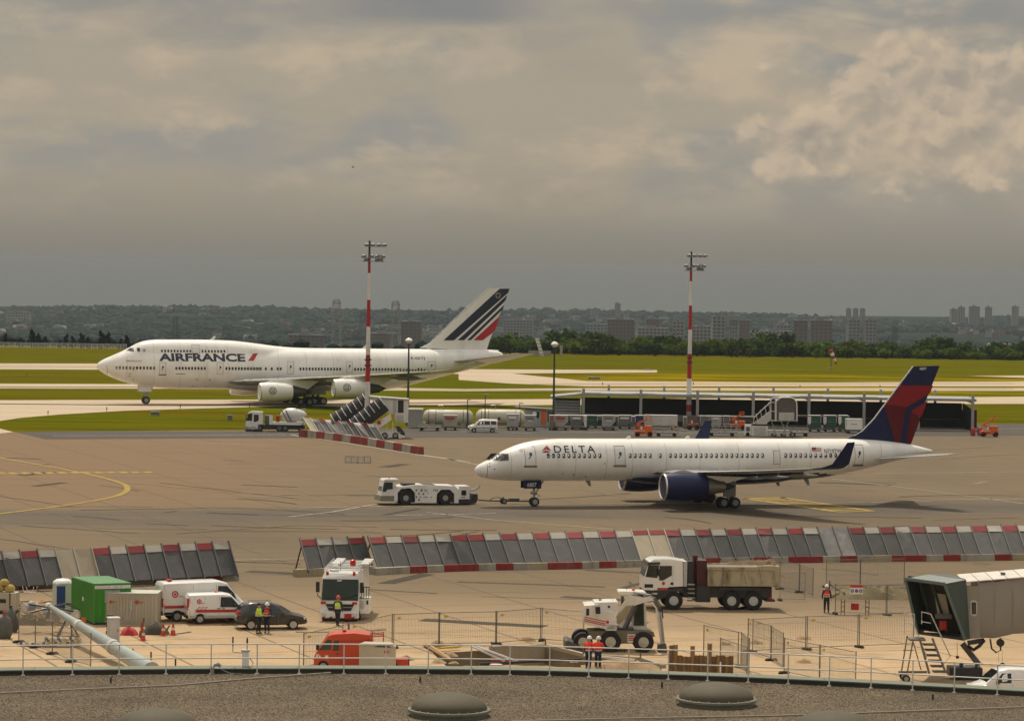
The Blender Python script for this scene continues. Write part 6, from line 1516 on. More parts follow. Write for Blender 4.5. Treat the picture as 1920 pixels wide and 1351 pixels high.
def wheels(v, xs, hw, R, w=.2, arch=True, body=None, st=None, rim=RIM, rr=.62):
 for x in xs:
  for s in (-1, 1):
   wheel(v.root, x, s * (hw - w * .42), R, w, rim=rim, rimr=rr)
   if arch and st:
    b = bm_poly([[(x + R * 1.22 * cos(pi * k / 10), max(st[0][1] + .02, R + R * 1.18 * sin(pi * k / 10))) for k in range(11)]]); decal('wheel_arch', b, sidefn(st, .006, s), BLACK, body, xs=[p[0] for p in st])

def vroundel(v, st, x, z, r, parent, word=True):
 """red ring emblem with a short word, as on the contractor's vans"""
 ring = [[(x + r * a * cos(2 * pi * k / 16), z + r * a * sin(2 * pi * k / 16)) for k in range(16)] for a in (1, .62)]
 b = bmesh.new(); A = [b.verts.new((p[0], 0, p[1])) for p in ring[0]]; B = [b.verts.new((p[0], 0, p[1])) for p in ring[1]]
 for k in range(16): b.faces.new((A[k], A[(k + 1) % 16], B[(k + 1) % 16], B[k]))
 decal('round_emblem', b, sidefn(st, .014), REDV, parent); decal('emblem_core', bm_poly([[(x + r * .42 * cos(k * .785), z + r * .42 * sin(k * .785)) for k in range(8)]]), sidefn(st, .014), REDV, parent)
 if word: decal('lettering', fit_bm(text_bm('jmc', bold=.03, shear=.2), x + r * 1.1, z - r * .95, x + r * 2.3, z - r * .35), sidefn(st, .014), REDV, parent)

REDV = mat('van_red_print', (.46, .04, .035), .4, rnd=0); CARP = mat('dark_car_paint', (.035, .032, .028), .22, .3, .1, 1, coat=.8, dirt=(.09, .075, .06), dirtamt=.3)
VW = mat('van_white', (.74, .73, .70), .3, coat=.5, scale=.8, var=.05, dirt=(.5, .44, .36), dirtamt=.35)

def big_van():
 v = V('delivery_van', 'tall white panel van with red stripe, behind the small white van', 'van', 305, 1166, radians(21))
 st = [(0, .5, 1.3, 2.36, .90, .96, .84), (.06, .42, 1.3, 2.46, .93, .99, .88), (3.7, .42, 1.3, 2.52, .93, .99, .88), (4.25, .42, 1.3, 2.38, .93, .99, .84), (4.85, .42, 1.28, 1.68, .93, .98, .80), (5.25, .42, 1.05, 1.28, .9, .94, .72), (5.52, .45, .85, 1.05, .84, .88, .6), (5.6, .5, .72, .86, .7, .75, .5)]
 dy = Matrix.Translation((0, .99, 0)); v.root.location = (v.T @ Vector((0, .99, 0))); b = vbody(v, st, VW)
 sd(v, st, 'front_window', [(3.65, 1.42), (4.72, 1.42), (4.62, 1.75), (4.22, 2.12), (3.72, 2.15)], GLASS, b); sd(v, st, 'window_trim', [(3.55, 1.36), (4.82, 1.36), (4.7, 1.72), (4.22, 2.2), (3.62, 2.22)], BLACK, b, .006)
 topglass(v, st, 3, 4, 'windscreen', b, .95); sd(v, st, 'red_stripe', [(.1, .86), (4.4, .86), (4.4, 1.04), (.1, 1.04)], REDV, b, .01); sd(v, st, 'side_trim', [(.1, .45), (5.3, .45), (5.3, .62), (.1, .62)], BLACK, b, .01)
 for x in (.12, 2.0, 3.5): sd(v, st, 'door_gap', [(x, .65), (x + .02, .65), (x + .02, 2.3), (x, 2.3)], OUTL, b, .008)
 sd(v, st, 'door_handle', [(3.62, 1.2), (3.85, 1.2), (3.85, 1.26), (3.62, 1.26)], BLACK, b, .02); vroundel(v, st, .8, 1.75, .22, b)
 for s in (-1, 1):
  v.part('rear_door', VW, lambda mb: mb.b2((-.04, s * .02, .7), (.0, s * .85, 2.3), bev=.015)); v.part('tail_lamp', REDL, lambda mb: mb.b2((-.05, s * .87, .95), (.06, s * .97, 1.5)))
  v.part('mirror', BLACK, lambda mb: mb.b2((4.35, s * 1.0, 1.4), (4.5, s * 1.22, 1.75), bev=.03)); v.part('headlamp', LAMP, lambda mb: mb.b2((5.2, s * .6, .85), (5.45, s * .9, 1.08), bev=.03))
 v.part('rear_bumper', BLACK, lambda mb: mb.b2((-.12, -.92, .42), (.06, .92, .66), bev=.03)); v.part('handle', BLACK, lambda mb: mb.b2((-.06, -.12, 1.25), (-.03, .1, 1.33)))
 v.part('roof_lamp', REDL, lambda mb: mb.b2((.5, -.3, 2.5), (.75, .3, 2.62), bev=.03)); wheels(v, (.95, 4.55), .95, .34, .22, True, b, st)

def small_van():
 v = V('utility_van', 'small white utility van with red stripes and hazard chevrons, left of the dark car', 'van', 352, 1170, radians(14)); v.root.location = v.T @ Vector((0, .9, 0))
 st = [(0, .42, 1.0, 1.74, .8, .86, .68), (.08, .36, 1.0, 1.86, .83, .9, .73), (2.3, .36, 1.0, 1.9, .83, .9, .74), (2.75, .36, 1.0, 1.82, .83, .9, .72), (3.4, .36, 1.02, 1.26, .83, .89, .72), (3.95, .38, .85, 1.02, .8, .85, .66), (4.18, .42, .68, .78, .68, .72, .5)]
 b = vbody(v, st, VW); sd(v, st, 'window_trim', [(2.05, 1.06), (3.3, 1.06), (3.2, 1.22), (2.78, 1.68), (2.1, 1.7)], BLACK, b, .006); sd(v, st, 'front_window', [(2.12, 1.12), (3.15, 1.12), (3.1, 1.24), (2.74, 1.62), (2.18, 1.63)], GLASS, b)
 topglass(v, st, 3, 4, 'windscreen', b, .95); sd(v, st, 'red_stripe', [(.5, .74), (3.7, .74), (3.7, .92), (.5, .92)], REDV, b, .01); sd(v, st, 'side_trim', [(.1, .40), (3.9, .40), (3.9, .55), (.1, .55)], LGREY, b, .01)
 for k in range(3): sd(v, st, 'chevron', [(.55 + k * .22, .94), (.66 + k * .22, .94), (.82 + k * .22, 1.1), (.71 + k * .22, 1.1)], REDV, b, .01, (-1,))
 for x in (.12, .45, 1.1, 2.0): sd(v, st, 'door_gap', [(x, .5), (x + .018, .5), (x + .018, 1.72), (x, 1.72)], OUTL, b, .008)
 for x in (1.85, 2.15): sd(v, st, 'door_handle', [(x, .96), (x + .2, .96), (x + .2, 1.01), (x, 1.01)], BLACK, b, .02)
 vroundel(v, st, .72, 1.42, .16, b)
 for s in (-1, 1):
  v.part('rear_door', VW, lambda mb: mb.b2((-.05, s * .02, .6), (.0, s * .74, 1.66), bev=.015)); v.part('tail_lamp', REDL, lambda mb: mb.b2((-.04, s * .74, .9), (.08, s * .87, 1.62)))
  v.part('mirror', BLACK, lambda mb: mb.b2((2.9, s * .9, 1.08), (3.05, s * 1.08, 1.25), bev=.02)); v.part('headlamp', LAMP, lambda mb: mb.b2((3.85, s * .5, .7), (4.05, s * .8, .88), bev=.03))
  for k in range(3): v.part('chevron', REDV, lambda mb: mb.add([(-.056, s * (.06 + k * .22), .9), (-.056, s * (.15 + k * .22), .9), (-.056, s * (.23 + k * .22), 1.12), (-.056, s * (.14 + k * .22), 1.12)], [(0, 1, 2, 3)]))
 v.part('rear_bumper', BLACK, lambda mb: mb.b2((-.1, -.82, .36), (.06, .82, .58), bev=.03)); v.part('beacon', AMBER, lambda mb: mb.lathe([(.08, 1.9), (.08, 2.0), (.03, 2.04)], 'z', (1.9, 0, 0), 10)); wheels(v, (.78, 3.35), .86, .31, .19, True, b, st)

def dark_car():
 v = V('parked_car', 'dark people carrier with silver wheels parked right of the two white vans', 'car', 446, 1180.5, radians(11)); v.root.location = v.T @ Vector((0, .86, 0))
 st = [(-.02, .5, .8, 1.0, .72, .8, .62), (.05, .35, .9, 1.18, .8, .87, .7), (.35, .32, .95, 1.56, .84, .9, .6), (.9, .3, .95, 1.66, .84, .9, .64), (2.1, .3, .95, 1.64, .84, .9, .64), (2.6, .3, .95, 1.5, .84, .9, .62), (3.35, .3, .93, 1.06, .83, .89, .7), (4.0, .32, .8, .88, .8, .84, .66), (4.3, .36, .62, .7, .7, .74, .5), (4.36, .4, .52, .58, .6, .64, .44)]
 b = vbody(v, st, CARP); sd(v, st, 'rear_side_window', [(.55, 1.05), (1.4, 1.03), (1.42, 1.5), (.72, 1.5)], GLASS, b); sd(v, st, 'front_side_window', [(1.5, 1.03), (2.95, 1.0), (2.52, 1.36), (2.2, 1.5), (1.5, 1.52)], GLASS, b)
 topglass(v, st, 5, 6, 'windscreen', b, .96); topglass(v, st, 1, 2, 'rear_window', b, .96, None, .12, .9)
 for x in (.5, 1.45, 2.5): sd(v, st, 'door_gap', [(x, .42), (x + .015, .42), (x + .015, .95), (x, .95)], OUTL, b, .006)
 for x in (1.05, 2.05): sd(v, st, 'door_handle', [(x, .86), (x + .2, .86), (x + .2, .9), (x, .9)], STEEL, b, .02)
 for s in (-1, 1):
  v.part('tail_lamp', REDL, lambda mb: mb.b2((-.01, s * .62, .86), (.16, s * .86, 1.16), bev=.03)); v.part('headlamp', LAMP, lambda mb: mb.b2((3.95, s * .55, .62), (4.22, s * .8, .76), bev=.03)); v.part('mirror', CARP, lambda mb: mb.b2((2.72, s * .9, .98), (2.86, s * 1.06, 1.12), bev=.03)); v.part('roof_rail', STEEL, lambda mb: mb.bar((.7, s * .6, 1.69), (2.2, s * .6, 1.69), .04))
 v.part('number_plate', W_PAINT, lambda mb: mb.b2((-.045, -.26, .7), (-.02, .26, .81))); v.part('rear_bumper', CARP, lambda mb: mb.b2((-.1, -.8, .36), (.1, .8, .62), bev=.06)); wheels(v, (.82, 3.45), .86, .315, .2, True, b, st, mat('silver_alloy', (.55, .55, .54), .3, .6), .7)

def car_van(px, py, th, label, L_=4.15, windows=True, m=None, side=1):
 """small van facing left: x = 0 is its nose"""
 v = V('utility_van', label, 'van', px, py, th); v.root.location = v.T @ Vector((0, .9, 0)); m = m or VW
 st = [(0, .42, .68, .78, .62, .68, .46), (.12, .36, .78, .9, .78, .82, .62), (.75, .33, .98, 1.1, .83, .88, .7), (1.5, .33, 1.02, 1.74, .83, .9, .68), (2.0, .33, 1.02, 1.84, .83, .9, .72), (4.0, .34, 1.02, 1.8, .83, .9, .72), (4.12, .4, 1.0, 1.66, .8, .86, .66)]
 b = vbody(v, st, m)
 sd(v, st, 'front_window', [(1.18, 1.1), (2.1, 1.1), (2.1, 1.6), (1.62, 1.6)], GLASS, b)
 if windows:
  sd(v, st, 'side_window', [(2.22, 1.1), (3.0, 1.1), (3.0, 1.6), (2.22, 1.6)], GLASS, b); sd(v, st, 'side_window', [(3.12, 1.12), (3.9, 1.12), (3.85, 1.58), (3.12, 1.6)], GLASS, b)
 topglass(v, st, 2, 3, 'windscreen', b, .96); sd(v, st, 'side_trim', [(.9, .6), (3.9, .6), (3.9, .7), (.9, .7)], DGREY, b, .012)
 for x in (1.15, 2.15, 3.05): sd(v, st, 'door_gap', [(x, .45), (x + .018, .45), (x + .018, 1.05), (x, 1.05)], OUTL, b, .008)
 v.part('front_bumper', BLACK, lambda mb: mb.b2((-.06, -.78, .34), (.2, .78, .6), bev=.05))
 for s in (-1, 1):
  v.part('headlamp', LAMP, lambda mb: mb.b2((.1, s * .5, .7), (.36, s * .8, .92), bev=.04)); v.part('mirror', BLACK, lambda mb: mb.b2((1.25, s * .9, 1.06), (1.4, s * 1.08, 1.25), bev=.03)); v.part('tail_lamp', REDL, lambda mb: mb.b2((4.05, s * .74, .9), (4.15, s * .87, 1.5)))
 wheels(v, (.8, 3.35), .86, .31, .19, True, b, st); return v

big_van(); small_van(); dark_car()
car_van(878, 810.5, radians(4), 'small white windowed van driving along the road before the cream tanks')
car_van(1824, 1319, radians(8), 'white van with a dark side window, partly below the roof edge at the bottom right', windows=False)

def fire_engine():
 v = V('fire_engine', 'white fire engine seen head-on with a huge dark windscreen and red lamps', 'fire engine', 635, 1164, radians(-2)); c = lambda x, y: (540 + x / 4.5025, 980 + y / 4.5025); N = 0.
 X = lambda x: v.l(*c(x, 700), N)[0]; Z = lambda y: v.l(*c(430, y), N)[1]; x0, x1 = X(276), X(600)
 b = v.part('cab', W_CLEAN, lambda mb: mb.rings([[(x0, 0, .62), (x1, 0, .62), (x1, 0, Z(655)), (x1 - .05, .18, Z(470)), (x1 - .15, .4, Z(428)), (x0 + .15, .4, Z(428)), (x0 + .05, .18, Z(470)), (x0, 0, Z(655))], [(x0, 2.1, .62), (x1, 2.1, .62), (x1, 2.1, Z(655)), (x1, 2.1, Z(470)), (x1 - .1, 2.1, Z(425)), (x0 + .1, 2.1, Z(425)), (x0, 2.1, Z(470)), (x0, 2.1, Z(655))]]))
 v.part('windscreen', GLASSG, lambda mb: mb.rings([[(x0 + .06, -.012, Z(652)), (x1 - .06, -.012, Z(652)), (x1 - .1, .155, Z(476)), (x0 + .1, .155, Z(476))], [(x0 + .06, .03, Z(652)), (x1 - .06, .03, Z(652)), (x1 - .1, .2, Z(476)), (x0 + .1, .2, Z(476))]]), None, b)
 v.part('wiper', BLACK, lambda mb: mb.bar((X(330), -.04, Z(648)), (X(460), .0, Z(600)), .03).bar((X(460), -.04, Z(648)), (X(590), .0, Z(600)), .03), None, b)
 v.part('grille', BLACK, lambda mb: mb.prism([(X(318), Z(683)), (X(560), Z(683)), (X(530), Z(738)), (X(345), Z(738))], -.05, .05), None, b)
 v.part('grille_bar', STEEL, lambda mb: mb.b2((X(335), -.07, Z(712)), (X(545), -.05, Z(706))), None, b); v.part('emblem', STEEL, lambda mb: mb.lathe([(.02, -.08), (.12, -.08), (.12, -.05)], 'y', (X(438), 0, Z(712)), 14), None, b)
 bp = v.part('bumper', W_CLEAN, lambda mb: mb.b2((x0, -.22, Z(800)), (x1, .3, Z(745)), bev=.05)); v.part('bumper_step', RED, lambda mb: mb.b2((X(480), -.26, Z(806)), (X(540), -.2, Z(760))), None, bp)
 for a in (288, 545): v.part('headlamp', LAMP, lambda mb: mb.b2((X(a), -.24, Z(782)), (X(a + 38), -.2, Z(757)), bev=.015), None, bp)
 for a in (276, 540): v.part('side_lamp', REDL, lambda mb: mb.b2((X(a), -.03, Z(684)), (X(a + 42), .05, Z(664))), None, b)
 for k in range(5): v.part('hazard_stripe', RED, lambda mb: mb.prism([(X(285 + k * 62), Z(800)), (X(310 + k * 62), Z(800)), (X(325 + k * 62), Z(786)), (X(300 + k * 62), Z(786))], -.232, -.222), None, bp)
 v.part('lower_valance', BLACK, lambda mb: mb.b2((x0 + .1, -.1, Z(822)), (x1 - .1, .4, Z(798)))); v.part('name_band', LGREY, lambda mb: mb.b2((X(385), .36, Z(448)), (X(492), .42, Z(434)), bev=.01)); v.part('number_plate', W_PAINT, lambda mb: mb.b2((X(412), .12, Z(492)), (X(448), .2, Z(482))))
 for a in (314, 540): v.part('blue_red_lamp', REDL, lambda mb: mb.b2((X(a), .3, Z(446)), (X(a + 22), .55, Z(414)), bev=.03))
 body = v.part('equipment_body', W_CLEAN, lambda mb: mb.b2((x0 - .02, 2.25, .75), (x1 + .02, 7.6, Z(425) + .06), bev=.04)); v.part('water_tank', W_CLEAN, lambda mb: mb.b2((x0 + .3, 2.6, Z(425)), (x1 - .3, 7.3, Z(400)), bev=.06))
 v.part('roof_monitor', W_CLEAN, lambda mb: mb.tube([(X(380), 2.4, Z(410)), (X(380), 2.4, Z(390)), (X(350), 2.0, Z(385))], .1, 8)); v.part('roof_hatch', W_CLEAN, lambda mb: mb.lathe([(.35, Z(425)), (.35, Z(405)), (.05, Z(400))], 'z', (X(620) - .6, 2.2, 0), 14)); v.part('roof_hatch', LGREY, lambda mb: mb.lathe([(.3, Z(425)), (.3, Z(410)), (.05, Z(405))], 'z', (X(370), 1.4, 0), 14))
 v.part('red_beacon', REDL, lambda mb: mb.lathe([(.16, Z(400)), (.2, Z(380)), (.17, Z(350)), (.05, Z(342))], 'z', (X(508), 3.2, 0), 12))
 v.part('roof_rail', STEEL, lambda mb: [mb.tube([(s, .6, Z(420)), (s, 1.2, Z(395)), (s, 7.4, Z(390))], .045, 6) for s in (x0 + .15, x1 - .1)] and [mb.bar((x0 + .15, 1.5 + k * 1.1, Z(396)), (x1 - .1, 1.5 + k * 1.1, Z(396)), .05) for k in range(6)])
 for a in (365, 610): v.part('ladder_box', LGREY, lambda mb: mb.b2((X(a) - .3, 3, Z(400)), (X(a) + .3, 7, Z(378)), bev=.03)); v.part('antenna', DARKM, lambda mb: mb.bar((X(a) + .4, 1.8, Z(425)), (X(a) + .4, 1.8, Z(345)), .03))
 for a, s in ((246, -1), (618, 1)): v.part('mirror', BLACK, lambda mb: mb.b2((X(a) - .12, .2, Z(590)), (X(a) + .12, .3, Z(500)), bev=.03)); v.part('mirror_arm', BLACK, lambda mb: mb.tube([(X(a), .25, Z(598)), (X(a) - s * .02, .2, Z(620)), (X(a) - s * .25, .3, Z(645))], .03, 6))
 d = v.part('side_door', W_CLEAN, lambda mb: mb.b2((x1 + .01, .5, .75), (x1 + .35, 1.55, Z(655)), bev=.03)); v.part('cab_ladder', BLACK, lambda mb: [mb.bar((x1 + .1 + .16 * k, .45, Z(635)), (x1 + .1 + .16 * k, .45, Z(540)), .04) for k in range(4)] and mb.bar((x1 + .02, .45, Z(635)), (x1 + .62, .45, Z(635)), .05).bar((x1 + .02, .45, Z(540)), (x1 + .62, .45, Z(540)), .05))
 v.part('door_step', W_CLEAN, lambda mb: mb.b2((x1 + .02, .5, .45), (x1 + .62, 2.4, Z(640)), bev=.03)); v.part('door_vent', BLACK, lambda mb: mb.b2((x1 + .42, .48, Z(688)), (x1 + .55, .5, Z(655))))
 for y in (1.4, 5.0, 6.3):
  for s in (-1, 1): o = wheel(v.root, 0, 0, .52, .34); o.location = ((x0 + x1) / 2 + s * 1.05, y, .52); o.rotation_euler = (0, 0, pi / 2 * s)

fire_engine()

def flatbed_truck():
 v = V('tank_truck', 'white truck carrying a round white tank on its flatbed, on the far road', 'truck', 520, 808.5, radians(3)); c = lambda x, y: (440 + x / 5.333, 730 + y / 5.333); N, D = -1.15, 2.3
 cab = v.pprism('cab', VW, [c(*p) for p in ((105, 395), (110, 330), (135, 232), (170, 220), (280, 225), (282, 345), (235, 352), (230, 395))], N, D); v.pprism('windscreen', GLASS, [c(*p) for p in ((112, 310), (140, 238), (178, 238), (172, 312))], N - .02, .05, cab); v.pprism('side_window', GLASS, [c(*p) for p in ((192, 250), (240, 250), (240, 310), (205, 325), (190, 320))], N - .02, .05, cab)
 v.pbox('front_glass', GLASS, *c(109, 240), *c(115, 310), N + .15, D - .3, 0, cab); v.pbox('bumper', DARKM, *c(103, 372), *c(230, 410), N, D); v.pbox('mirror', BLACK, *c(128, 250), *c(138, 300), N - .25, .1); v.pbox('headlamp', LAMP, *c(140, 378), *c(165, 388), N - .02, .1)
 v.pbox('chassis', DARKM, *c(230, 360), *c(700, 395), N + .3, D - .6); v.pprism('flatbed', VW, [c(*p) for p in ((375, 325), (705, 325), (705, 352), (640, 356), (375, 350))], N, D); v.pbox('rack', DGREY, *c(300, 260), *c(375, 350), N + .3, D - .6); v.pbox('white_panel', VW, *c(345, 262), *c(380, 350), N, .1); v.pbox('hose_reel', RED, *c(412, 262), *c(450, 320), N + .3, 1)
 a, b = v.l(*c(455, 255)), v.l(*c(720, 255)); R = .95; v.part('tank', VW, lambda mb: mb.lathe([(.1, a[0]), (R * .6, a[0] + .3), (R, a[0] + 1.0), (R, b[0] - 1.6), (R * .6, b[0] - .4), (.2, b[0])], 'x', (0, 0, a[1] + .05), 20), 50)
 for x in (470, 510): p, q = v.l(*c(x, 200)), v.l(*c(x + 60, 320)); v.part('ramp_arm', DGREY, lambda mb: mb.bar((p[0], N + .1, p[1]), (q[0], N + .1, q[1]), .14))
 v.part('valve', DARKM, lambda mb: mb.tube([(a[0] + 2.2, 0, a[1] + .9), (a[0] + 2.2, 0, a[1] + 1.4)], .12, 8))
 for x in (215, 250, 450, 505):
  for y in (N + .25, -N - .25): wheel(v.root, v.l(*c(x, 400))[0], y, .5, .3, rim=DGREY)

flatbed_truck()

def dump_truck():
 v = V('dump_truck', 'white three-axle dump truck with a rusty beige tipper body full of soil', 'truck', 1330, 1139.5, radians(5)); c = lambda x, y: (1060 + x / 4.3636, 1000 + y / 4.3636); N, D = -1.25, 2.5
 cab = v.pprism('cab', VW, [c(*p) for p in ((645, 460), (648, 350), (680, 240), (720, 215), (960, 225), (962, 430), (845, 436), (820, 466))], N, D); v.pprism('cab_roof', VW, [c(*p) for p in ((720, 212), (740, 208), (860, 208), (960, 222), (960, 232), (720, 232))], N + .1, D - .2, cab)
 v.part('windscreen', GLASS, lambda mb: mb.rings([[(*(lambda q: (q[0] - .03, s, q[1]))(v.l(*c(x, y), N)),) for s in (N + .12, -N - .12)] + [(*(lambda q: (q[0] + .05, s, q[1]))(v.l(*c(x, y), N)),) for s in (-N - .12, N + .12)] for x, y in ((650, 350), (676, 252))]), None, cab)
 v.pprism('windscreen_side', GLASS, [c(*p) for p in ((656, 352), (680, 258), (768, 258), (752, 362))], N - .015, .03, cab); v.pprism('side_window', GLASS, [c(*p) for p in ((772, 262), (872, 262), (872, 340), (800, 382), (768, 382))], N - .015, .03, cab)
 v.pprism('sun_visor', mat('tinted_visor', (.02, .03, .03), .2, spec=.6), [c(*p) for p in ((676, 235), (775, 232), (775, 252), (672, 258))], N - .1, D + .2, cab)
 v.pbox('door_gap', OUTL, *c(878, 262), *c(882, 430), N - .01, .01, 0, cab); v.pbox('red_stripe', REDV, *c(752, 442), *c(840, 458), N - .012, .012, 0, cab); v.pbox('front_grille', BLACK, *c(648, 412), *c(718, 440), N - .02, .1, 0, cab); v.pbox('vent', BLACK, *c(860, 398), *c(885, 418), N - .01, .02, 0, cab); e = v.l(*c(803, 405), N)
 v.part('round_emblem', REDV, lambda mb: mb.lathe([(.02, N - .02), (.11, N - .02), (.11, N)], 'y', (e[0], 0, e[1]), 14), None, cab)
 v.pprism('bumper', DARKM, [c(*p) for p in ((645, 468), (960, 440), (962, 480), (900, 470), (850, 480), (820, 520), (700, 560), (652, 540))], N, D); v.pbox('headlamp', LAMP, *c(712, 484), *c(752, 496), N - .02, .1)
 for x in (748, 790): v.part('beacon', AMBER, lambda mb: mb.b2((v.l(*c(x, 215))[0] - .08, -.5, v.l(*c(x, 222))[1]), (v.l(*c(x, 215))[0] + .08, -.3, v.l(*c(x, 198))[1])))
 v.part('mirror', BLACK, lambda mb: mb.b2((v.l(*c(735, 300))[0], N - .3, v.l(*c(735, 330))[1]), (v.l(*c(735, 300))[0] + .1, N - .1, v.l(*c(735, 270))[1])))
 v.pbox('chassis', DARKM, *c(960, 435), *c(1690, 520), N + .35, D - .7); v.pbox('fuel_tank', DARKM, *c(1070, 430), *c(1190, 560), N + .1, D - .2, .05); v.pbox('crane_column', DARKM, *c(1000, 225), *c(1050, 430), N + .6, .7); k = v.l(*c(1045, 300)); v.part('crane_arm', mat('crane_dark_red', (.07, .015, .015), .6), lambda mb: mb.bar((k[0], -.2, k[1] - 1), (k[0] + .1, -.2, v.l(*c(1050, 172))[1]), .35, .3).bar((k[0] + .4, .2, k[1] - .8), (k[0] + .45, .2, v.l(*c(1100, 210))[1]), .25, .25)); v.pbox('crane_box', mat('crane_dark_red', (.07, .015, .015)), *c(1075, 220), *c(1160, 430), N + .4, 1.4)
 v.pbox('air_filter', LGREY, *c(965, 228), *c(998, 430), N + .1, D - .2)
 for y in (412, 448, 482, 520, 545): v.pbox('step', STEEL, *c(1003, y), *c(1060, y + 8), N - .05, .4)
 tip = mat('tipper_beige', (.40, .35, .23), .7, scale=2.2, var=.2, dirt=(.10, .055, .03), dirtamt=.95, bump=.2); body = v.pprism('tipper_body', tip, [c(*p) for p in ((1165, 430), (1170, 290), (1180, 270), (1700, 262), (1752, 270), (1752, 400), (1700, 425))], N, D)
 for x in (1180, 1320, 1460, 1590, 1705): v.pprism('side_rib', tip, [c(*p) for p in ((x, 300), (x + 14, 300), (x + 44, 425), (x + 28, 425))], N - .07, .07, body)
 v.pbox('top_rail', tip, *c(1168, 282), *c(1720, 296), N - .08, .1, 0, body); v.pbox('bottom_rail', tip, *c(1168, 412), *c(1705, 428), N - .08, .1, 0, body); v.pbox('cover_tube', W_PAINT, *c(1168, 262), *c(1570, 272), N - .02, .15, 0, body)
 rg = random.Random(4); x0, z0 = v.l(*c(1190, 275), N); x1 = v.l(*c(1735, 275), N)[0]; rows = [[(lerp(x0, x1, i / 18), lerp(N + .15, -N - .15, j / 7), z0 - .1 + (.55 * sin(pi * j / 7) * (.35 + .65 * min(1, max(0, (i / 18 - .1) * 1.5))) + rg.uniform(-.08, .08))) for i in range(19)] for j in range(8)]
 v.part('soil_load', mat('brown_soil', (.14, .09, .05), .95, scale=2, var=.4, bump=.6, bscale=8), lambda mb: mb.rings(rows, 0, False, False)); v.pprism('tail_board', tip, [c(*p) for p in ((1705, 268), (1755, 272), (1758, 440), (1735, 450), (1712, 425))], N + .02, D - .04)
 v.pbox('mudguard', DARKM, *c(1260, 440), *c(1610, 462), N + .05, D - .1); v.pbox('rear_bumper', DARKM, *c(1640, 540), *c(1715, 556), N + .1, D - .2); v.pbox('tail_lamp', REDL, *c(1660, 520), *c(1690, 535), N + .1, .1)
 for x, r in ((888, .62), (1362, .62), (1540, .62)):
  for s in (-1, 1): wheel(v.root, v.l(*c(x, 555), N)[0], s * (-N - .22), r, .38, rim=LGREY, rimr=.5)

dump_truck()

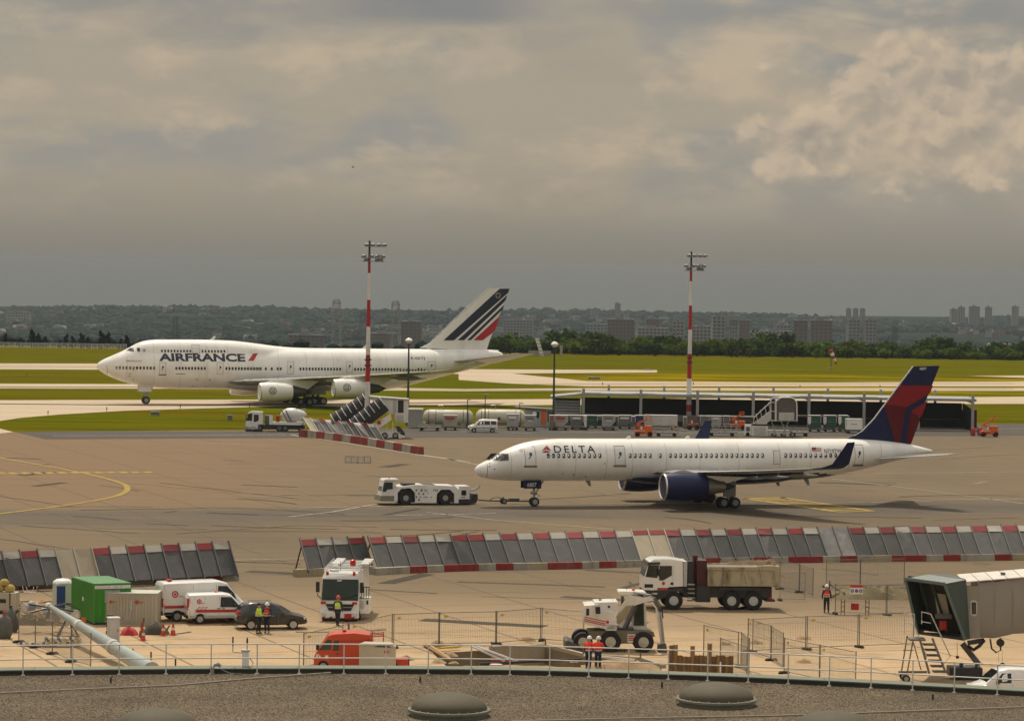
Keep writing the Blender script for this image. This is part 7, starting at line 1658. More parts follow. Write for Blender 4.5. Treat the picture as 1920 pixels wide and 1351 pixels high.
def excavator():
 v = V('excavator', 'white wheeled excavator with red stripes digging at the edge of the pit', 'excavator', 1160, 1218, radians(2)); c = lambda x, y: (1060 + x / 4.3636, 1000 + y / 4.3636); N, D = -1.2, 2.4
 q = lambda x, y, yl=0.: (lambda p: Vector((p[0], yl, p[1])))(v.l(*c(x, y), yl)); EX = mat('excavator_white', (.70, .68, .62), .4, scale=1, coat=.2, dirt=(.38, .31, .22), dirtamt=.6)
 v.pprism('undercarriage', mat('excavator_olive_frame', (.15, .13, .085), .7, scale=2, dirt=(.3, .24, .15)), [c(*p) for p in ((190, 800), (420, 790), (720, 800), (735, 840), (690, 850), (575, 895), (440, 900), (300, 870), (200, 860))], N + .2, D - .4)
 v.pprism('blade', mat('blade_grey', (.07, .065, .06), .6, scale=2, dirt=(.2, .16, .11)), [c(*p) for p in ((0, 880), (20, 872), (150, 930), (140, 985), (60, 985), (0, 965))], N, D)
 v.part('blade_arm', DGREY, lambda mb: mb.bar(q(120, 900, -.4), q(230, 840, -.4), .2).bar(q(120, 900, .4), q(230, 840, .4), .2)); v.pbox('slew_ring', DARKM, *c(330, 775), *c(560, 800), N + .3, D - .6)
 up = v.pprism('upper_body', EX, [c(*p) for p in ((155, 700), (158, 590), (270, 580), (285, 630), (395, 640), (420, 690), (420, 785), (330, 780), (160, 740))], N, D); v.pprism('engine_hood', EX, [c(*p) for p in ((235, 600), (240, 562), (430, 558), (438, 640), (290, 640))], N + .3, D - .4, up)
 v.pbox('vent_window', DARKM, *c(170, 612), *c(196, 668), N - .012, .02, 0, up); v.pbox('side_grille', DARKM, *c(348, 588), *c(366, 606), N + .28, .03, 0, up)
 for y in (688, 706, 720): v.pprism('red_stripe', REDV, [c(155, y - 12), c(155, y - 4), c(328, y + 34), c(328, y + 26)], N - .012, .012, up)
 e = v.l(*c(345, 722), N); v.part('round_emblem', REDV, lambda mb: mb.lathe([(.02, N - .02), (.1, N - .02), (.1, N)], 'y', (e[0], 0, e[1]), 14), None, up); v.pbox('counter_base', EX, *c(330, 745), *c(420, 790), N, D, 0, up)
 v.part('exhaust', DARKM, lambda mb: mb.tube([q(285, 570, .3), q(285, 535, .3)], .1, 8).tube([q(390, 565, .4), q(390, 540, .4)], .12, 8)); v.pprism('mirror', BLACK, [c(*p) for p in ((245, 600), (285, 596), (288, 655), (248, 655))], N - .25, .05)
 cab = v.pprism('cab_frame', EX, [c(*p) for p in ((540, 790), (545, 490), (655, 490), (668, 790))], -.1, 1.25); v.pprism('cab_glass', GLASSG, [c(*p) for p in ((560, 750), (562, 552), (640, 552), (646, 750))], -.15, .06, cab)
 v.pprism('cab_glass', GLASSG, [c(*p) for p in ((455, 510), (480, 510), (476, 580), (456, 590))], -.14, .05, cab); v.pprism('cab_roof', EX, [c(*p) for p in ((436, 478), (450, 470), (650, 478), (668, 492), (660, 500), (440, 492))], -.3, 1.6, cab); v.pbox('cab_base', EX, *c(545, 765), *c(668, 800), -.15, 1.3, 0, cab)
 boom = EX; v.part('boom', boom, lambda mb: mb.rings([[q(x0, y0, s) for (x0, y0), s in (((a[0], a[1]), -.75), ((a[2], a[3]), -.75), ((a[2], a[3]), -.4), ((a[0], a[1]), -.4))] for a in ((400, 720, 470, 770), (450, 590, 520, 700), (520, 500, 560, 590), (640, 520, 650, 560), (690, 510, 730, 545))]))
 v.part('boom_cylinder', DGREY, lambda mb: mb.tube([q(480, 770, -.85), q(560, 590, -.85)], .09, 8).tube([q(500, 770, -.3), q(580, 590, -.3)], .09, 8)); v.pprism('boom_guard', mat('boom_tan', (.36, .30, .18), .7, scale=2, dirt=(.2, .15, .09)), [c(*p) for p in ((410, 690), (500, 590), (550, 590), (540, 640), (440, 740))], -.85, .1)
 v.part('dipper_arm', boom, lambda mb: mb.bar(q(690, 520, -.57), q(760, 610, -.57), .24, .26).bar(q(722, 522, -.57), q(775, 640, -.57), .2, .22).bar(q(752, 600, -.57), q(800, 920, -.57), .2, .24)); v.part('arm_cylinder', STEEL, lambda mb: mb.tube([q(560, 480, -.57), q(700, 505, -.57)], .08, 8).tube([q(780, 640, -.75), q(805, 880, -.75)], .07, 8))
 v.part('hydraulic_hose', BLACK, lambda mb: [mb.tube([q(590 + k * 12, 500, -.6), q(660, 505 + k * 18, -.7), q(720, 490 + k * 20, -.7), q(790, 600 + k * 20, -.7), q(800, 690, -.65)], .03, 5) for k in range(4)])
 v.pprism('bucket', mat('bucket_steel', (.09, .08, .07), .6, .3, scale=2, dirt=(.26, .2, .13)), [c(*p) for p in ((765, 905), (825, 900), (838, 980), (805, 1010), (765, 1012), (758, 960))], -1.0, .9); v.part('beacon', ORANGE, lambda mb: mb.lathe([(.09, q(560, 470)[2]), (.09, q(560, 450)[2]), (.03, q(560, 445)[2])], 'z', (q(560, 470)[0], .4, 0), 10)); v.part('antenna', DARKM, lambda mb: mb.bar(q(503, 478, .5), q(503, 440, .5), .025))
 sg = v.pbox('warning_board', W_PAINT, *c(508, 822), *c(572, 888), N + .1, .03)
 for y in (832, 848, 864): v.pbox('board_stripe', REDV, *c(514, y), *c(566, y + 9), N + .085, .012, 0, sg)
 for x in (145, 370, 640):
  for s in (-1, 1): wheel(v.root, v.l(*c(x, 905), N)[0], s * (1.0 if x != 145 else .95), .62 if x != 145 else .58, .42, rim=mat('excavator_rim', (.50, .46, .36), .5, scale=4, dirt=(.25, .2, .12)), rimr=.5)

excavator()

def orange_pickup():
 v = V('orange_pickup', 'orange-red drop-side pickup truck carrying ladders, right below the fire engine', 'truck', 640, 1256, radians(2)); c = lambda x, y: (540 + x / 4.5025, 980 + y / 4.5025); N, D = -1.0, 2.0
 cab = v.pprism('cab', ORED, [c(*p) for p in ((215, 1230), (220, 1130), (250, 1080), (340, 955), (380, 940), (560, 930), (690, 945), (700, 985), (440, 990), (440, 1230))], N, D); v.pprism('crew_side', ORED, [c(*p) for p in ((440, 1230), (440, 985), (700, 975), (720, 1010), (720, 1230))], N + .1, D - .2, cab)
 v.pprism('windscreen_side', GLASSG, [c(*p) for p in ((262, 1072), (330, 985), (372, 985), (362, 1068))], N - .015, .03, cab); v.pprism('door_window', GLASSG, [c(*p) for p in ((380, 1075), (390, 990), (430, 990), (430, 1078))], N - .015, .03, cab)
 v.part('windscreen', GLASSG, lambda mb: mb.rings([[(*(lambda p: (p[0] - .02, s, p[1]))(v.l(*c(x, y), N)),) for s in (N + .12, -N - .12)] + [(*(lambda p: (p[0] + .05, s, p[1]))(v.l(*c(x, y), N)),) for s in (-N - .12, N + .12)] for x, y in ((256, 1074), (334, 972))]), None, cab)
 v.pprism('bonnet_stripe', W_PAINT, [c(*p) for p in ((232, 1130), (245, 1105), (262, 1105), (250, 1130))], N - .012, .012, cab); v.pprism('bonnet_stripe', W_PAINT, [c(*p) for p in ((256, 1130), (268, 1108), (276, 1125), (270, 1132))], N - .012, .012, cab); v.pbox('door_sticker', W_PAINT, *c(312, 1115), *c(340, 1145), N - .012, .012, 0, cab); v.pbox('door_gap', OUTL, *c(364, 1000), *c(368, 1220), N - .008, .01, 0, cab)
 v.pbox('mirror', BLACK, *c(236, 1020), *c(262, 1072), N - .28, .14, .03); v.pbox('handle', BLACK, *c(405, 1100), *c(428, 1108), N - .03, .03, 0, cab)
 bd = v.pprism('drop_side', ORED, [c(*p) for p in ((510, 1150), (740, 1190), (740, 1240), (510, 1240))], N, .06); v.pprism('bed', ORED, [c(*p) for p in ((700, 1150), (1025, 1150), (1025, 1235), (700, 1235))], N + .9, 1.1); v.pbox('tail_post', DARKM, *c(1015, 1128), *c(1026, 1200), N, .1); v.pbox('tail_post', DARKM, *c(725, 1150), *c(736, 1200), N - .03, .1)
 v.part('ladder_rack', RED, lambda mb: [mb.bar((v.l(*c(x, 950))[0], y, v.l(*c(x, 1010))[1]), (v.l(*c(x, 950))[0], y, v.l(*c(x, 930))[1]), .05) for x in (710, 808) for y in (-.8, .8)] and [mb.bar((v.l(*c(510, 960))[0], y, v.l(*c(510, 955))[1]), (v.l(*c(810, 940))[0], y, v.l(*c(810, 938))[1]), .05) for y in (-.8, 0, .8)])
 x, z = v.l(*c(478, 930)); v.part('beacon', REDL, lambda mb: mb.lathe([(.1, z), (.1, z + .16), (.04, z + .22)], 'z', (x, 0, 0), 10)); v.part('aerial', DARKM, lambda mb: mb.bar((x - .1, 0, z), (x - .1, 0, z + .75), .03))
 for xx in (300, 880):
  for y in (N + .1, -N - .1): wheel(v.root, v.l(*c(xx, 1240))[0], y, .34, .22)
 t = V('water_tank', 'beige box-shaped water tank with a red ring mark beside the orange pickup', 'tank', 705, 1260, radians(0)); N = -2.0
 b = t.pprism('shell', BEIGE, [c(*p) for p in ((600, 1270), (600, 1030), (905, 1050), (905, 1270))], N, .9); t.pprism('lid', BEIGE, [c(*p) for p in ((598, 1034), (640, 1015), (870, 1022), (910, 1046), (905, 1054), (640, 1040))], N - .03, .96, b); t.pprism('lid_opening', DARKM, [c(*p) for p in ((720, 1044), (760, 1034), (850, 1036), (872, 1050))], N - .04, .5, b)
 e = t.l(*c(825, 1086), N); t.part('round_emblem', REDV, lambda mb: mb.lathe([(.05, N - .02), (.1, N - .02), (.1, N)], 'y', (e[0], 0, e[1]), 14), None, b); t.pbox('word_mark', REDV, *c(845, 1084), *c(858, 1092), N - .012, .012, 0, b)

orange_pickup()

# ================================================================== THE TERMINAL ROOF IN FRONT
ZR, ZC = 6.7, 6.92
edge = [(-260, 1259), (-60, 1252.5), (0, 1250), (160, 1248.5), (320, 1247.2), (400, 1246.6), (560, 1246.3), (760, 1247), (960, 1249), (1200, 1255.5), (1400, 1262.5), (1600, 1271.6), (1760, 1280), (1920, 1288.5), (2000, 1293), (2200, 1305)]
ec = curve(edge); EX_ = [(-260 + 41 * i) for i in range(61)]
OUT = [G(x, ec(x), ZC) for x in EX_]; INN = [p + Vector((0, -.85, 0)) for p in OUT]
o = OUT[30]; roof = thing('terminal_building', 'low terminal building with a curved gravel roof edge across the bottom', 'building', (o.x, o.y, 0)); RO = Vector((o.x, o.y, 0))
COP = mat('coping_grey_green', (.13, .15, .11), .6, 0., .1, 1.2, dirt=(.16, .16, .12), dirtamt=.5, rnd=.04); SHADEUP = mat('upstand_shade', (.045, .042, .035), .8, scale=2, var=.3)  # upstand: shade on the inner face is put into its dark colour

def gravel_mat():
 m = bpy.data.materials.new('roof_gravel'); m.use_nodes = True; nt = m.node_tree; N = nt.nodes.new; L = nt.links.new; b = nt.nodes['Principled BSDF']; b.inputs['Roughness'].default_value = .9; b.inputs['Specular IOR Level'].default_value = .2
 tc = N('ShaderNodeTexCoord'); v = N('ShaderNodeTexVoronoi'); v.inputs['Scale'].default_value = 17; L(tc.outputs['Object'], v.inputs['Vector'])
 sp = N('ShaderNodeSeparateColor'); L(v.outputs['Color'], sp.inputs[0]); n = N('ShaderNodeTexNoise'); n.inputs['Scale'].default_value = .35; n.inputs['Detail'].default_value = 6; L(tc.outputs['Object'], n.inputs[0])
 a = N('ShaderNodeMix'); a.data_type = 'RGBA'; a.inputs[6].default_value = (.052, .040, .026, 1); a.inputs[7].default_value = (.25, .195, .128, 1); L(sp.outputs[0], a.inputs[0])
 c = N('ShaderNodeMix'); c.data_type = 'RGBA'; c.blend_type = 'MULTIPLY'; c.inputs[0].default_value = .6; L(a.outputs[2], c.inputs[6]); r = N('ShaderNodeMapRange'); r.inputs[1].default_value = .3; r.inputs[2].default_value = .7; r.inputs[3].default_value = .45; r.inputs[4].default_value = 1.1; L(n.outputs['Fac'], r.inputs[0]); L(r.outputs[0], c.inputs[7]); L(c.outputs[2], b.inputs['Base Color'])
 bp = N('ShaderNodeBump'); bp.inputs['Strength'].default_value = 1; bp.inputs['Distance'].default_value = .06; bp.invert = True; L(v.outputs['Distance'], bp.inputs['Height']); L(bp.outputs[0], b.inputs['Normal']); return m

M_GRAV = gravel_mat()
mb = MB(); near = [(p.x * 1.0, 84.0, ZR) for p in INN]; rows = [[(lerp(p.x, q[0], t) - RO.x, lerp(p.y, q[1], t) - RO.y, ZR) for p, q in zip(INN, near)] for t in [i / 12 for i in range(13)]]
mb.rings(rows, 0, False, False); mb.obj('roof_deck', M_GRAV, roof)
for i in range(0, 60, 4):                                          # coping in lengths with open joints
 mb = MB(); A = OUT[i:i + 5]; B = INN[i:i + 5]; e = .02
 L4 = [[(a.x - RO.x, a.y - RO.y, ZC), (b.x - RO.x, b.y - RO.y, ZC - .015), (b.x - RO.x, b.y - RO.y, ZC - .06), (a.x - RO.x, a.y - RO.y, ZC - .12)] for a, b in zip(A, B)]
 L4[-1] = [tuple(lerp(p[k], q[k], .985) for k in range(3)) for p, q in zip(L4[-2], L4[-1])]
 mb.rings(L4); mb.obj('coping', COP, roof)
mb = MB(); mb.rings([[(p.x - RO.x, p.y - RO.y + .04, ZR - .1) for p in INN], [(p.x - RO.x, p.y - RO.y + .04, ZC - .05) for p in INN]], 0, False, False); mb.obj('upstand', SHADEUP, roof)
mb = MB(); mb.rings([[(p.x - RO.x, p.y - RO.y - .06, 0) for p in OUT], [(p.x - RO.x, p.y - RO.y - .06, ZC - .05) for p in OUT]], 0, False, False); mb.obj('outer_wall', LGREY, roof)
gr = random.Random(21); mb = MB(); st_ = [Vector(v) for v in ((1, 0, 0), (0, 1, 0), (-1, 0, 0), (0, -1, 0), (0, 0, .7), (0, 0, -.3))]; fs = [(0, 1, 4), (1, 2, 4), (2, 3, 4), (3, 0, 4)]
for k in range(34000):
 i = gr.uniform(0, 59.99); a = INN[int(i)]; t = gr.random() ** 1.15; y = lerp(a.y - .1, 110.5, t); x = lerp(INN[int(i)].x, INN[int(i) + 1].x, i % 1) * (y / a.y); r = gr.uniform(.014, .036); rot = gr.uniform(0, 6.3); c_, s_ = cos(rot) * r, sin(rot) * r; q = gr.uniform(.6, 1.3)
 mb.add([(x + (v.x * c_ - v.y * s_) * q, y + v.x * s_ + v.y * c_, ZR + v.z * r * 1.1) for v in st_[:5]], fs, gr.choice((0, 0, 1, 2)))
tag(mb.obj('roof_pebbles', [mat('pebble_brown', (.115, .088, .058), .9, scale=9, rnd=0), mat('pebble_pale', (.29, .235, .165), .9, scale=9, rnd=0), mat('pebble_dark', (.03, .024, .017), .9, scale=9, rnd=0)]), 'loose gravel covering the terminal roof', None, None, 'stuff')
# two flattened tracks where cables lie in the gravel
for pts in ([(0, 1298), (150, 1292), (330, 1283), (480, 1270), (620, 1261)], [(960, 1351), (1200, 1346), (1450, 1340), (1700, 1332), (1930, 1325)]):
 P = [G(x, y, ZR + .045) for x, y in pts]; t = thing('roof_cable', 'thin pale cable lying across the gravel roof, %s' % ('on the left' if pts[0][0] == 0 else 'near the lower right corner'), 'cable', P[0]); mb = MB(); mb.tube([p - P[0] + Vector((0, 0, .02 * sin(i * 2))) for i, p in enumerate(P)], .03, 6); mb.obj('sheath', mat('cable_grey', (.30, .26, .20), .8, scale=3), t)

posts = [-130, -40, 50, 142, 229, 316, 400, 485.6, 564, 647, 725, 804, 884, 956, 1030, 1103, 1177, 1251, 1324, 1399.6, 1474, 1550.5, 1628, 1705.5, 1783, 1863, 1945, 2030]
rail = thing('railing', 'white tubular safety railing along the curved gravel roof edge', 'railing', (o.x, o.y, ZR)); RP = Vector((o.x, o.y, ZR)); RAILM = mat('railing_white', (.66, .64, .58), .45, .1, .06, 3, dirt=(.4, .36, .3)); PP = []
for px in posts:
 p = G(px, ec(px), ZC) + Vector((0, -.93, 0)); p.z = ZR; PP.append(p - RP)
 mb = MB(); b = p - RP; mb.tube([b, b + Vector((0, 0, 1.16))], .026, 8); mb.b2((b.x - .07, b.y - .05, .0), (b.x + .07, b.y + .11, .03)); mb.obj('post', RAILM, rail, 40)
for z in (.62, 1.16): mb = MB(); mb.tube([p + Vector((0, 0, z)) for p in PP], .026, 8); mb.obj('rail', RAILM, rail, 40)

DOME = mat('skylight_acrylic', (.075, .064, .040), .75, 0, .35, 1.4, spec=.35, dirt=(.12, .10, .07), dirtamt=.55, rnd=.05); KERB = mat('skylight_kerb', (.19, .19, .14), .7, scale=2, dirt=(.1, .09, .07))
for px, py, w, lb in ((842, 1329, 78, 'dark domed skylight in the middle of the gravel roof'), (1343, 1309, 76, 'dark domed skylight on the right, farthest from the picture edge'), (295, 1361, 82, 'domed skylight at the lower left, cut by the picture edge'), (1563, 1366, 84, 'domed skylight at the lower right, cut by the picture edge')):
 p = G(px, py, ZR + .22); R = w / (FPX / p.y); t = thing('skylight_dome', lb, 'skylight', (p.x, p.y, ZR)); mb = MB(); mb.lathe([(R * .93, 0), (R * .93, .15), (R * 1.0, .16), (R * 1.0, .24), (R * .92, .25)], 'z', n=48); mb.obj('kerb_ring', KERB, t, 40)
 mb = MB(); mb.lathe([(R * .925 * cos(k * pi / 20), .25 + R * .39 * sin(k * pi / 20)) for k in range(10)] + [(.01, .25 + R * .39)], 'z', n=48); mb.obj('dome_shell', DOME, t, 60)
 for k in range(24): a = 2 * pi * k / 24; mb = MB(); mb.lathe([(.03, .24), (.03, .275), (.01, .28)], 'z', (R * .96 * cos(a), R * .96 * sin(a), 0), 6); mb.obj('fixing', STEEL, t)
# weather sensor, vent and pegs
p = G(460, 1258, ZR); t = thing('weather_sensor', 'white box sensor with a forked antenna at the roof railing', 'sensor', p); s = FPX / p.y
mb = MB(); mb.b2((-.13, -.1, .05), (.13, .12, .78), bev=.03); mb.obj('housing', W_CLEAN, t); mb = MB(); mb.b2((-.17, -.13, .78), (.17, .14, .86), bev=.02); mb.b2((-.2, -.16, 0), (.2, .16, .06)); mb.obj('cap', LGREY, t)
mb = MB(); mb.tube([(-.1, 0, .72), (-.5, 0, .76), (-.5, 0, 1.1)], .022, 6); mb.tube([(.06, 0, .85), (.06, 0, 1.35)], .02, 6); mb.obj('fork', GREY, t); mb = MB(); mb.tube([(-.5, 0, 1.0), (-.5, 0, 1.35)], .03, 6); mb.tube([(.06, 0, 1.1), (.06, 0, 1.3)], .035, 6); mb.obj('probe', BLACK, t); mb = MB(); mb.tube([(.14, 0, .55), (.3, 0, .35), (.2, 0, .1), (.0, -.2, .02)], .02, 6); mb.obj('cable', GREY, t)
p = G(407, 1263, ZR); t = thing('vent_pipe', 'small curved grey vent pipe at the roof edge left of the sensor', 'vent', p); mb = MB(); mb.tube([(-.18, 0, 0), (-.18, 0, .25), (-.1, 0, .36), (.05, 0, .38), (.14, 0, .3)], .07, 10); mb.obj('elbow', GREY, t, 50); mb = MB(); mb.tube([(.12, 0, .2), (.5, -.1, .05), (1.0, -.2, .04)], .025, 6); mb.obj('hose', DGREY, t)
for k, (px, py) in enumerate(((208, 1280), (788, 1279), (1241, 1289), (1749, 1312))): p = G(px, py, ZR); t = thing('roof_peg', 'short black peg standing in the gravel roof near the railing', 'peg', p, 0, 'black pegs in the roof gravel'); mb = MB(); mb.lathe([(.04, 0), (.035, .22), (.02, .24)], 'z', n=8); mb.obj('shaft', BLACK, t); mb = MB(); mb.lathe([(.09, 0), (.08, .03), (.04, .035)], 'z', n=10); mb.obj('foot', DGREY, t)

# ================================================================== THE BUILDING SITE
mb = MB(); fl = [(p.x, p.y, -1.0) for p in PIT]; bm = bmesh.new(); bm.faces.new([bm.verts.new(p) for p in fl]); bmesh.ops.triangulate(bm, faces=bm.faces[:]); me = bpy.data.meshes.new('pit_floor'); bm.to_mesh(me); bm.free(); me.materials.append(M_SOIL); structure(link('pit_floor', me))
PITW = mat('pit_wall_earth', (.21, .165, .095), .9, scale=1.2, var=.3, dirt=(.12, .095, .055), dirtamt=.7, bump=.4, bscale=5); PITC = mat('pit_concrete_edge', (.36, .31, .22), .9, scale=1, var=.2, dirt=(.22, .17, .11), bump=.3)
for i in range(len(PIT)):
 a, b = PIT[i], PIT[(i + 1) % len(PIT)]; mb = MB(); n = max(2, int((b - a).length)); mb.rings([[(lerp(a.x, b.x, k / n), lerp(a.y, b.y, k / n), .005) for k in range(n + 1)], [(lerp(a.x, b.x, k / n), lerp(a.y, b.y, k / n), -1.0) for k in range(n + 1)]], 0, False, False); structure(mb.obj('pit_wall', PITW if i != 1 else PITC))
for i in (1, 2, 3, 4):
 a, b = PIT[i], PIT[i + 1]; u = (b - a).normalized(); nn = Vector((-u.y, u.x, 0)); nn = nn if (a - Vector((PIT[7].x, PIT[7].y, 0))).dot(nn) > 0 else -nn
 t = thing('concrete_curb', 'pale concrete edge beam along the %s side of the building pit' % ('back', 'right rear', 'right middle', 'far right')[i - 1], 'beam', a); mb = MB(); d = b - a; mb.rings([[Vector((0, 0, .004)), nn * .3 + Vector((0, 0, .004)), nn * .3 + Vector((0, 0, .2)), Vector((0, 0, .2))], [d + Vector((0, 0, .004)), d + nn * .3 + Vector((0, 0, .004)), d + nn * .3 + Vector((0, 0, .2)), d + Vector((0, 0, .2))]]); mb.obj('beam', PITC, t)
 m2 = MB(); m2.b2((-.02, -.02, .2), (.06, .06, .5)); m2.obj('rebar_stub', RUST, t)

def heap(name, label, cat, px, py, w, d, h, m, seed, n=14, kind=None, lo=.45):
 rg = random.Random(seed); p = G(px, py); rows = [[((i / n - .5) * w, j / 8 * d, h * max(0, (sin(pi * i / n) ** .6) * (sin(pi * j / 8) ** .6) * rg.uniform(lo, 1.15))) for i in range(n + 1)] for j in range(9)]; mb = MB(); mb.rings(rows, 0, False, False); o = mb.obj(name, m, None, 25 if lo < .6 else 60); o.location = p; return tag(o, label, cat, None, kind)

heap('soil_heap', 'bright sandy soil heap in the front of the building pit', 'soil', 985, 1262, 7, 3.2, .2, M_SOIL, 3); heap('soil_heap', 'long low dark earth bank behind the worker in the red vest', 'soil', 1650, 1124, 7.2, 3.0, .85, mat('bank_earth', (.15, .12, .06), .95, scale=1, var=.4, dirt=(.25, .19, .1), bump=.6, bscale=5), 8, 20)
heap('soil_heap', 'yellowish spoil ledge at the excavator side of the pit', 'soil', 1165, 1256, 4.5, 2.2, .5, M_SOIL, 5)

def plank(px0, py0, px1, py1, z0, z1, w, h, m, label, nm='timber_plank', cat='plank'):
 a, b = G(px0, py0, z0), G(px1, py1, z1); mb = MB(); mb.bar((0, 0, 0), b - a, w, h); o = mb.obj(nm, m); o.location = a; return tag(o, label, cat)

plank(795, 1207, 838, 1233, .12, .12, .22, .1, WOOD, 'long timber plank lying at the left end of the pit, leftmost'); plank(801, 1206, 846, 1236, .2, .15, .2, .08, WOOD, 'second timber plank crossing the left end of the pit'); plank(812, 1211, 858, 1208.5, .15, .15, .25, .12, WOOD, 'yellowish plank along the back left rim of the pit'); plank(826, 1214, 862, 1211, .2, .2, .2, .1, YELLOW, 'short yellow batten on the back left rim of the pit')
plank(884, 1211, 946, 1238, .25, -.5, .1, .1, W_PAINT, 'left one of two white pipes sloping into the pit', 'white_pipe', 'pipe'); plank(894, 1211, 970, 1239, .25, -.5, .1, .1, W_PAINT, 'right one of two white pipes sloping into the pit', 'white_pipe', 'pipe'); plank(900, 1244, 1090, 1235, -.3, -.1, .14, .14, DARKM, 'long black pipe lying across the pit', 'black_pipe', 'pipe'); plank(1095, 1227, 1190, 1236, .2, .2, .14, .1, W_PAINT, 'white pole lying behind the two workers in red', 'white_pole', 'pole')
p = G(930, 1256, -.4); t = thing('manhole_ring', 'black manhole ring with a white lid in the pit', 'manhole', p); mb = MB(); mb.lathe([(.38, -.4), (.4, .3), (.36, .32)], 'z', n=22); mb.obj('ring', DARKM, t, 40); mb = MB(); mb.lathe([(.36, .3), (.36, .36), (.01, .38)], 'z', n=22); mb.obj('lid', LGREY, t, 40)
p = G(940, 1240, -.6); t = thing('steel_grid', 'red steel frame lying in the pit', 'frame', p); mb = MB(); mb.b2((-.6, -.1, 0), (.6, 0, .12)); mb.b2((-.6, .5, 0), (.6, .6, .12)); mb.obj('bar', RED, t); mb = MB(); [mb.b2((x, 0, .0), (x + .1, .5, .1)) for x in (-.55, 0, .45)]; mb.obj('tie', RED, t)
pr = random.Random(44)
for k in range(16): x = pr.uniform(850, 1060); y = pr.uniform(1226, 1246); plank(x, y, x + pr.uniform(10, 34), y + pr.uniform(-6, 6), -.85 + .05 * (k % 4), -.85 + .05 * (k % 3), pr.uniform(.1, .25), .06, WOOD if k % 3 else RUST, 'loose board thrown into the building pit', 'loose_board', 'board')['group'] = 'loose boards in the pit'
for k in range(18): px = pr.uniform(560, 1600); py = pr.uniform(1195, 1246); r = pr.uniform(.1, .28); o = heap('rubble_lump', 'small lump of spoil lying on the sandy ground near the pit', 'rubble', px, py, r * 4, r * 3, r, M_SOIL, k, 8); o['group'] = 'lumps of spoil near the pit'
# sheet piles
PILE = mat('pile_rust_brown', (.23, .135, .055), .85, scale=2.5, var=.4, dirt=(.12, .065, .03), dirtamt=.7, bump=.3, rnd=.2)
t = thing('sheet_pile_wall', 'row of rusty steel sheet piles of uneven height at the right of the pit', 'pile wall', G(1316, 1272)); o_ = G(1316, 1272); sp = random.Random(6); k = 0
for px in range(1258, 1374, 8):
 a = G(px, 1272 + (px - 1316) * .015) - o_; h = {1258: 1.85, 1266: 1.9, 1298: 1.85, 1330: 2.0}.get(px, 1.28 + sp.uniform(-.05, .1)); q = .14 if k % 2 else -.06; k += 1; mb = MB()
 mb.prism([(a.x - .125, a.y - .04 + q), (a.x - .07, a.y - .1 - q), (a.x + .07, a.y - .1 - q), (a.x + .125, a.y - .04 + q), (a.x + .125, a.y + .0 + q), (a.x + .07, a.y - .06 - q), (a.x - .07, a.y - .06 - q), (a.x - .125, a.y + q)], -1.2, h, axis='z'); mb.obj('sheet_pile', PILE, t)
mb = MB(); mb.b2((.85, -.24, .3), (1.05, -.22, 1.0)); mb.obj('paper_sign', W_PAINT, t)

# ------------------------------------------------------------------ mesh fence panels
FM = mat('fence_wire', (.33, .32, .28), .5, .5, .1, 5, rnd=0); FT = mat('fence_tube', (.17, .165, .15), .5, .4, .15, 5)
fp = thing('mesh_fence_panel', 'x', 'fence panel')
mb = MB()
for x in (0, 3.4): mb.tube([(x, 0, .08), (x, 0, 2.05)], .03, 7)
for z in (.14, 2.0): mb.tube([(0, 0, z), (3.4, 0, z)], .022, 6)
mb.obj('frame', FT, fp)
mb = MB()
for k in range(1, 31): x = 3.4 * k / 31; mb.bar((x, 0, .14), (x, 0, 2.0), .009)
for z in (.5, .9, 1.3, 1.7): mb.bar((0, .006, z), (3.4, .006, z), .009)
tag(mb.obj('wire_mesh', FM, fp), None, None, None, 'stuff')
mb = MB(); mb.b2((.25, -.03, 1.72), (.5, -.02, 1.84)); mb.obj('tag_plate', YELLOW, fp)
ff = thing('fence_foot', 'dark rubber block foot under the mesh fence panels', 'fence foot', (0, 0, 0), 0, 'rubber feet of the mesh fences'); mb = MB(); mb.b2((-.36, -.12, 0), (.36, .12, .1), bev=.03); mb.b2((-.3, -.09, .1), (.3, .09, .15), bev=.02); mb.obj('block', mat('recycled_rubber', (.035, .032, .028), .9, scale=5, dirt=(.12, .1, .07)), ff); mb = MB(); mb.tube([(0, 0, .1), (0, 0, .3)], .028, 7); mb.obj('socket', FT, ff)
FIRST = [True, True]

def foot(p, rz):
 if FIRST[1]: ff.location = p; ff.rotation_euler = (0, 0, rz); FIRST[1] = False
 else: dup(ff, p, rz)

def fpanel(a, b, label, group, h=1., feet=True):
 A, B = G(*a), G(*b); d = B - A; rz = atan2(d.y, d.x); sc = (d.length / 3.4, 1, h)
 if FIRST[0]: fp.location = A; fp.rotation_euler = (0, 0, rz); fp.scale = sc; fp['label'] = label; fp['group'] = group; FIRST[0] = False
 else: dup(fp, A, rz, label, group, sc)
 if feet: foot(A, rz + pi / 2 + .2)
 return B

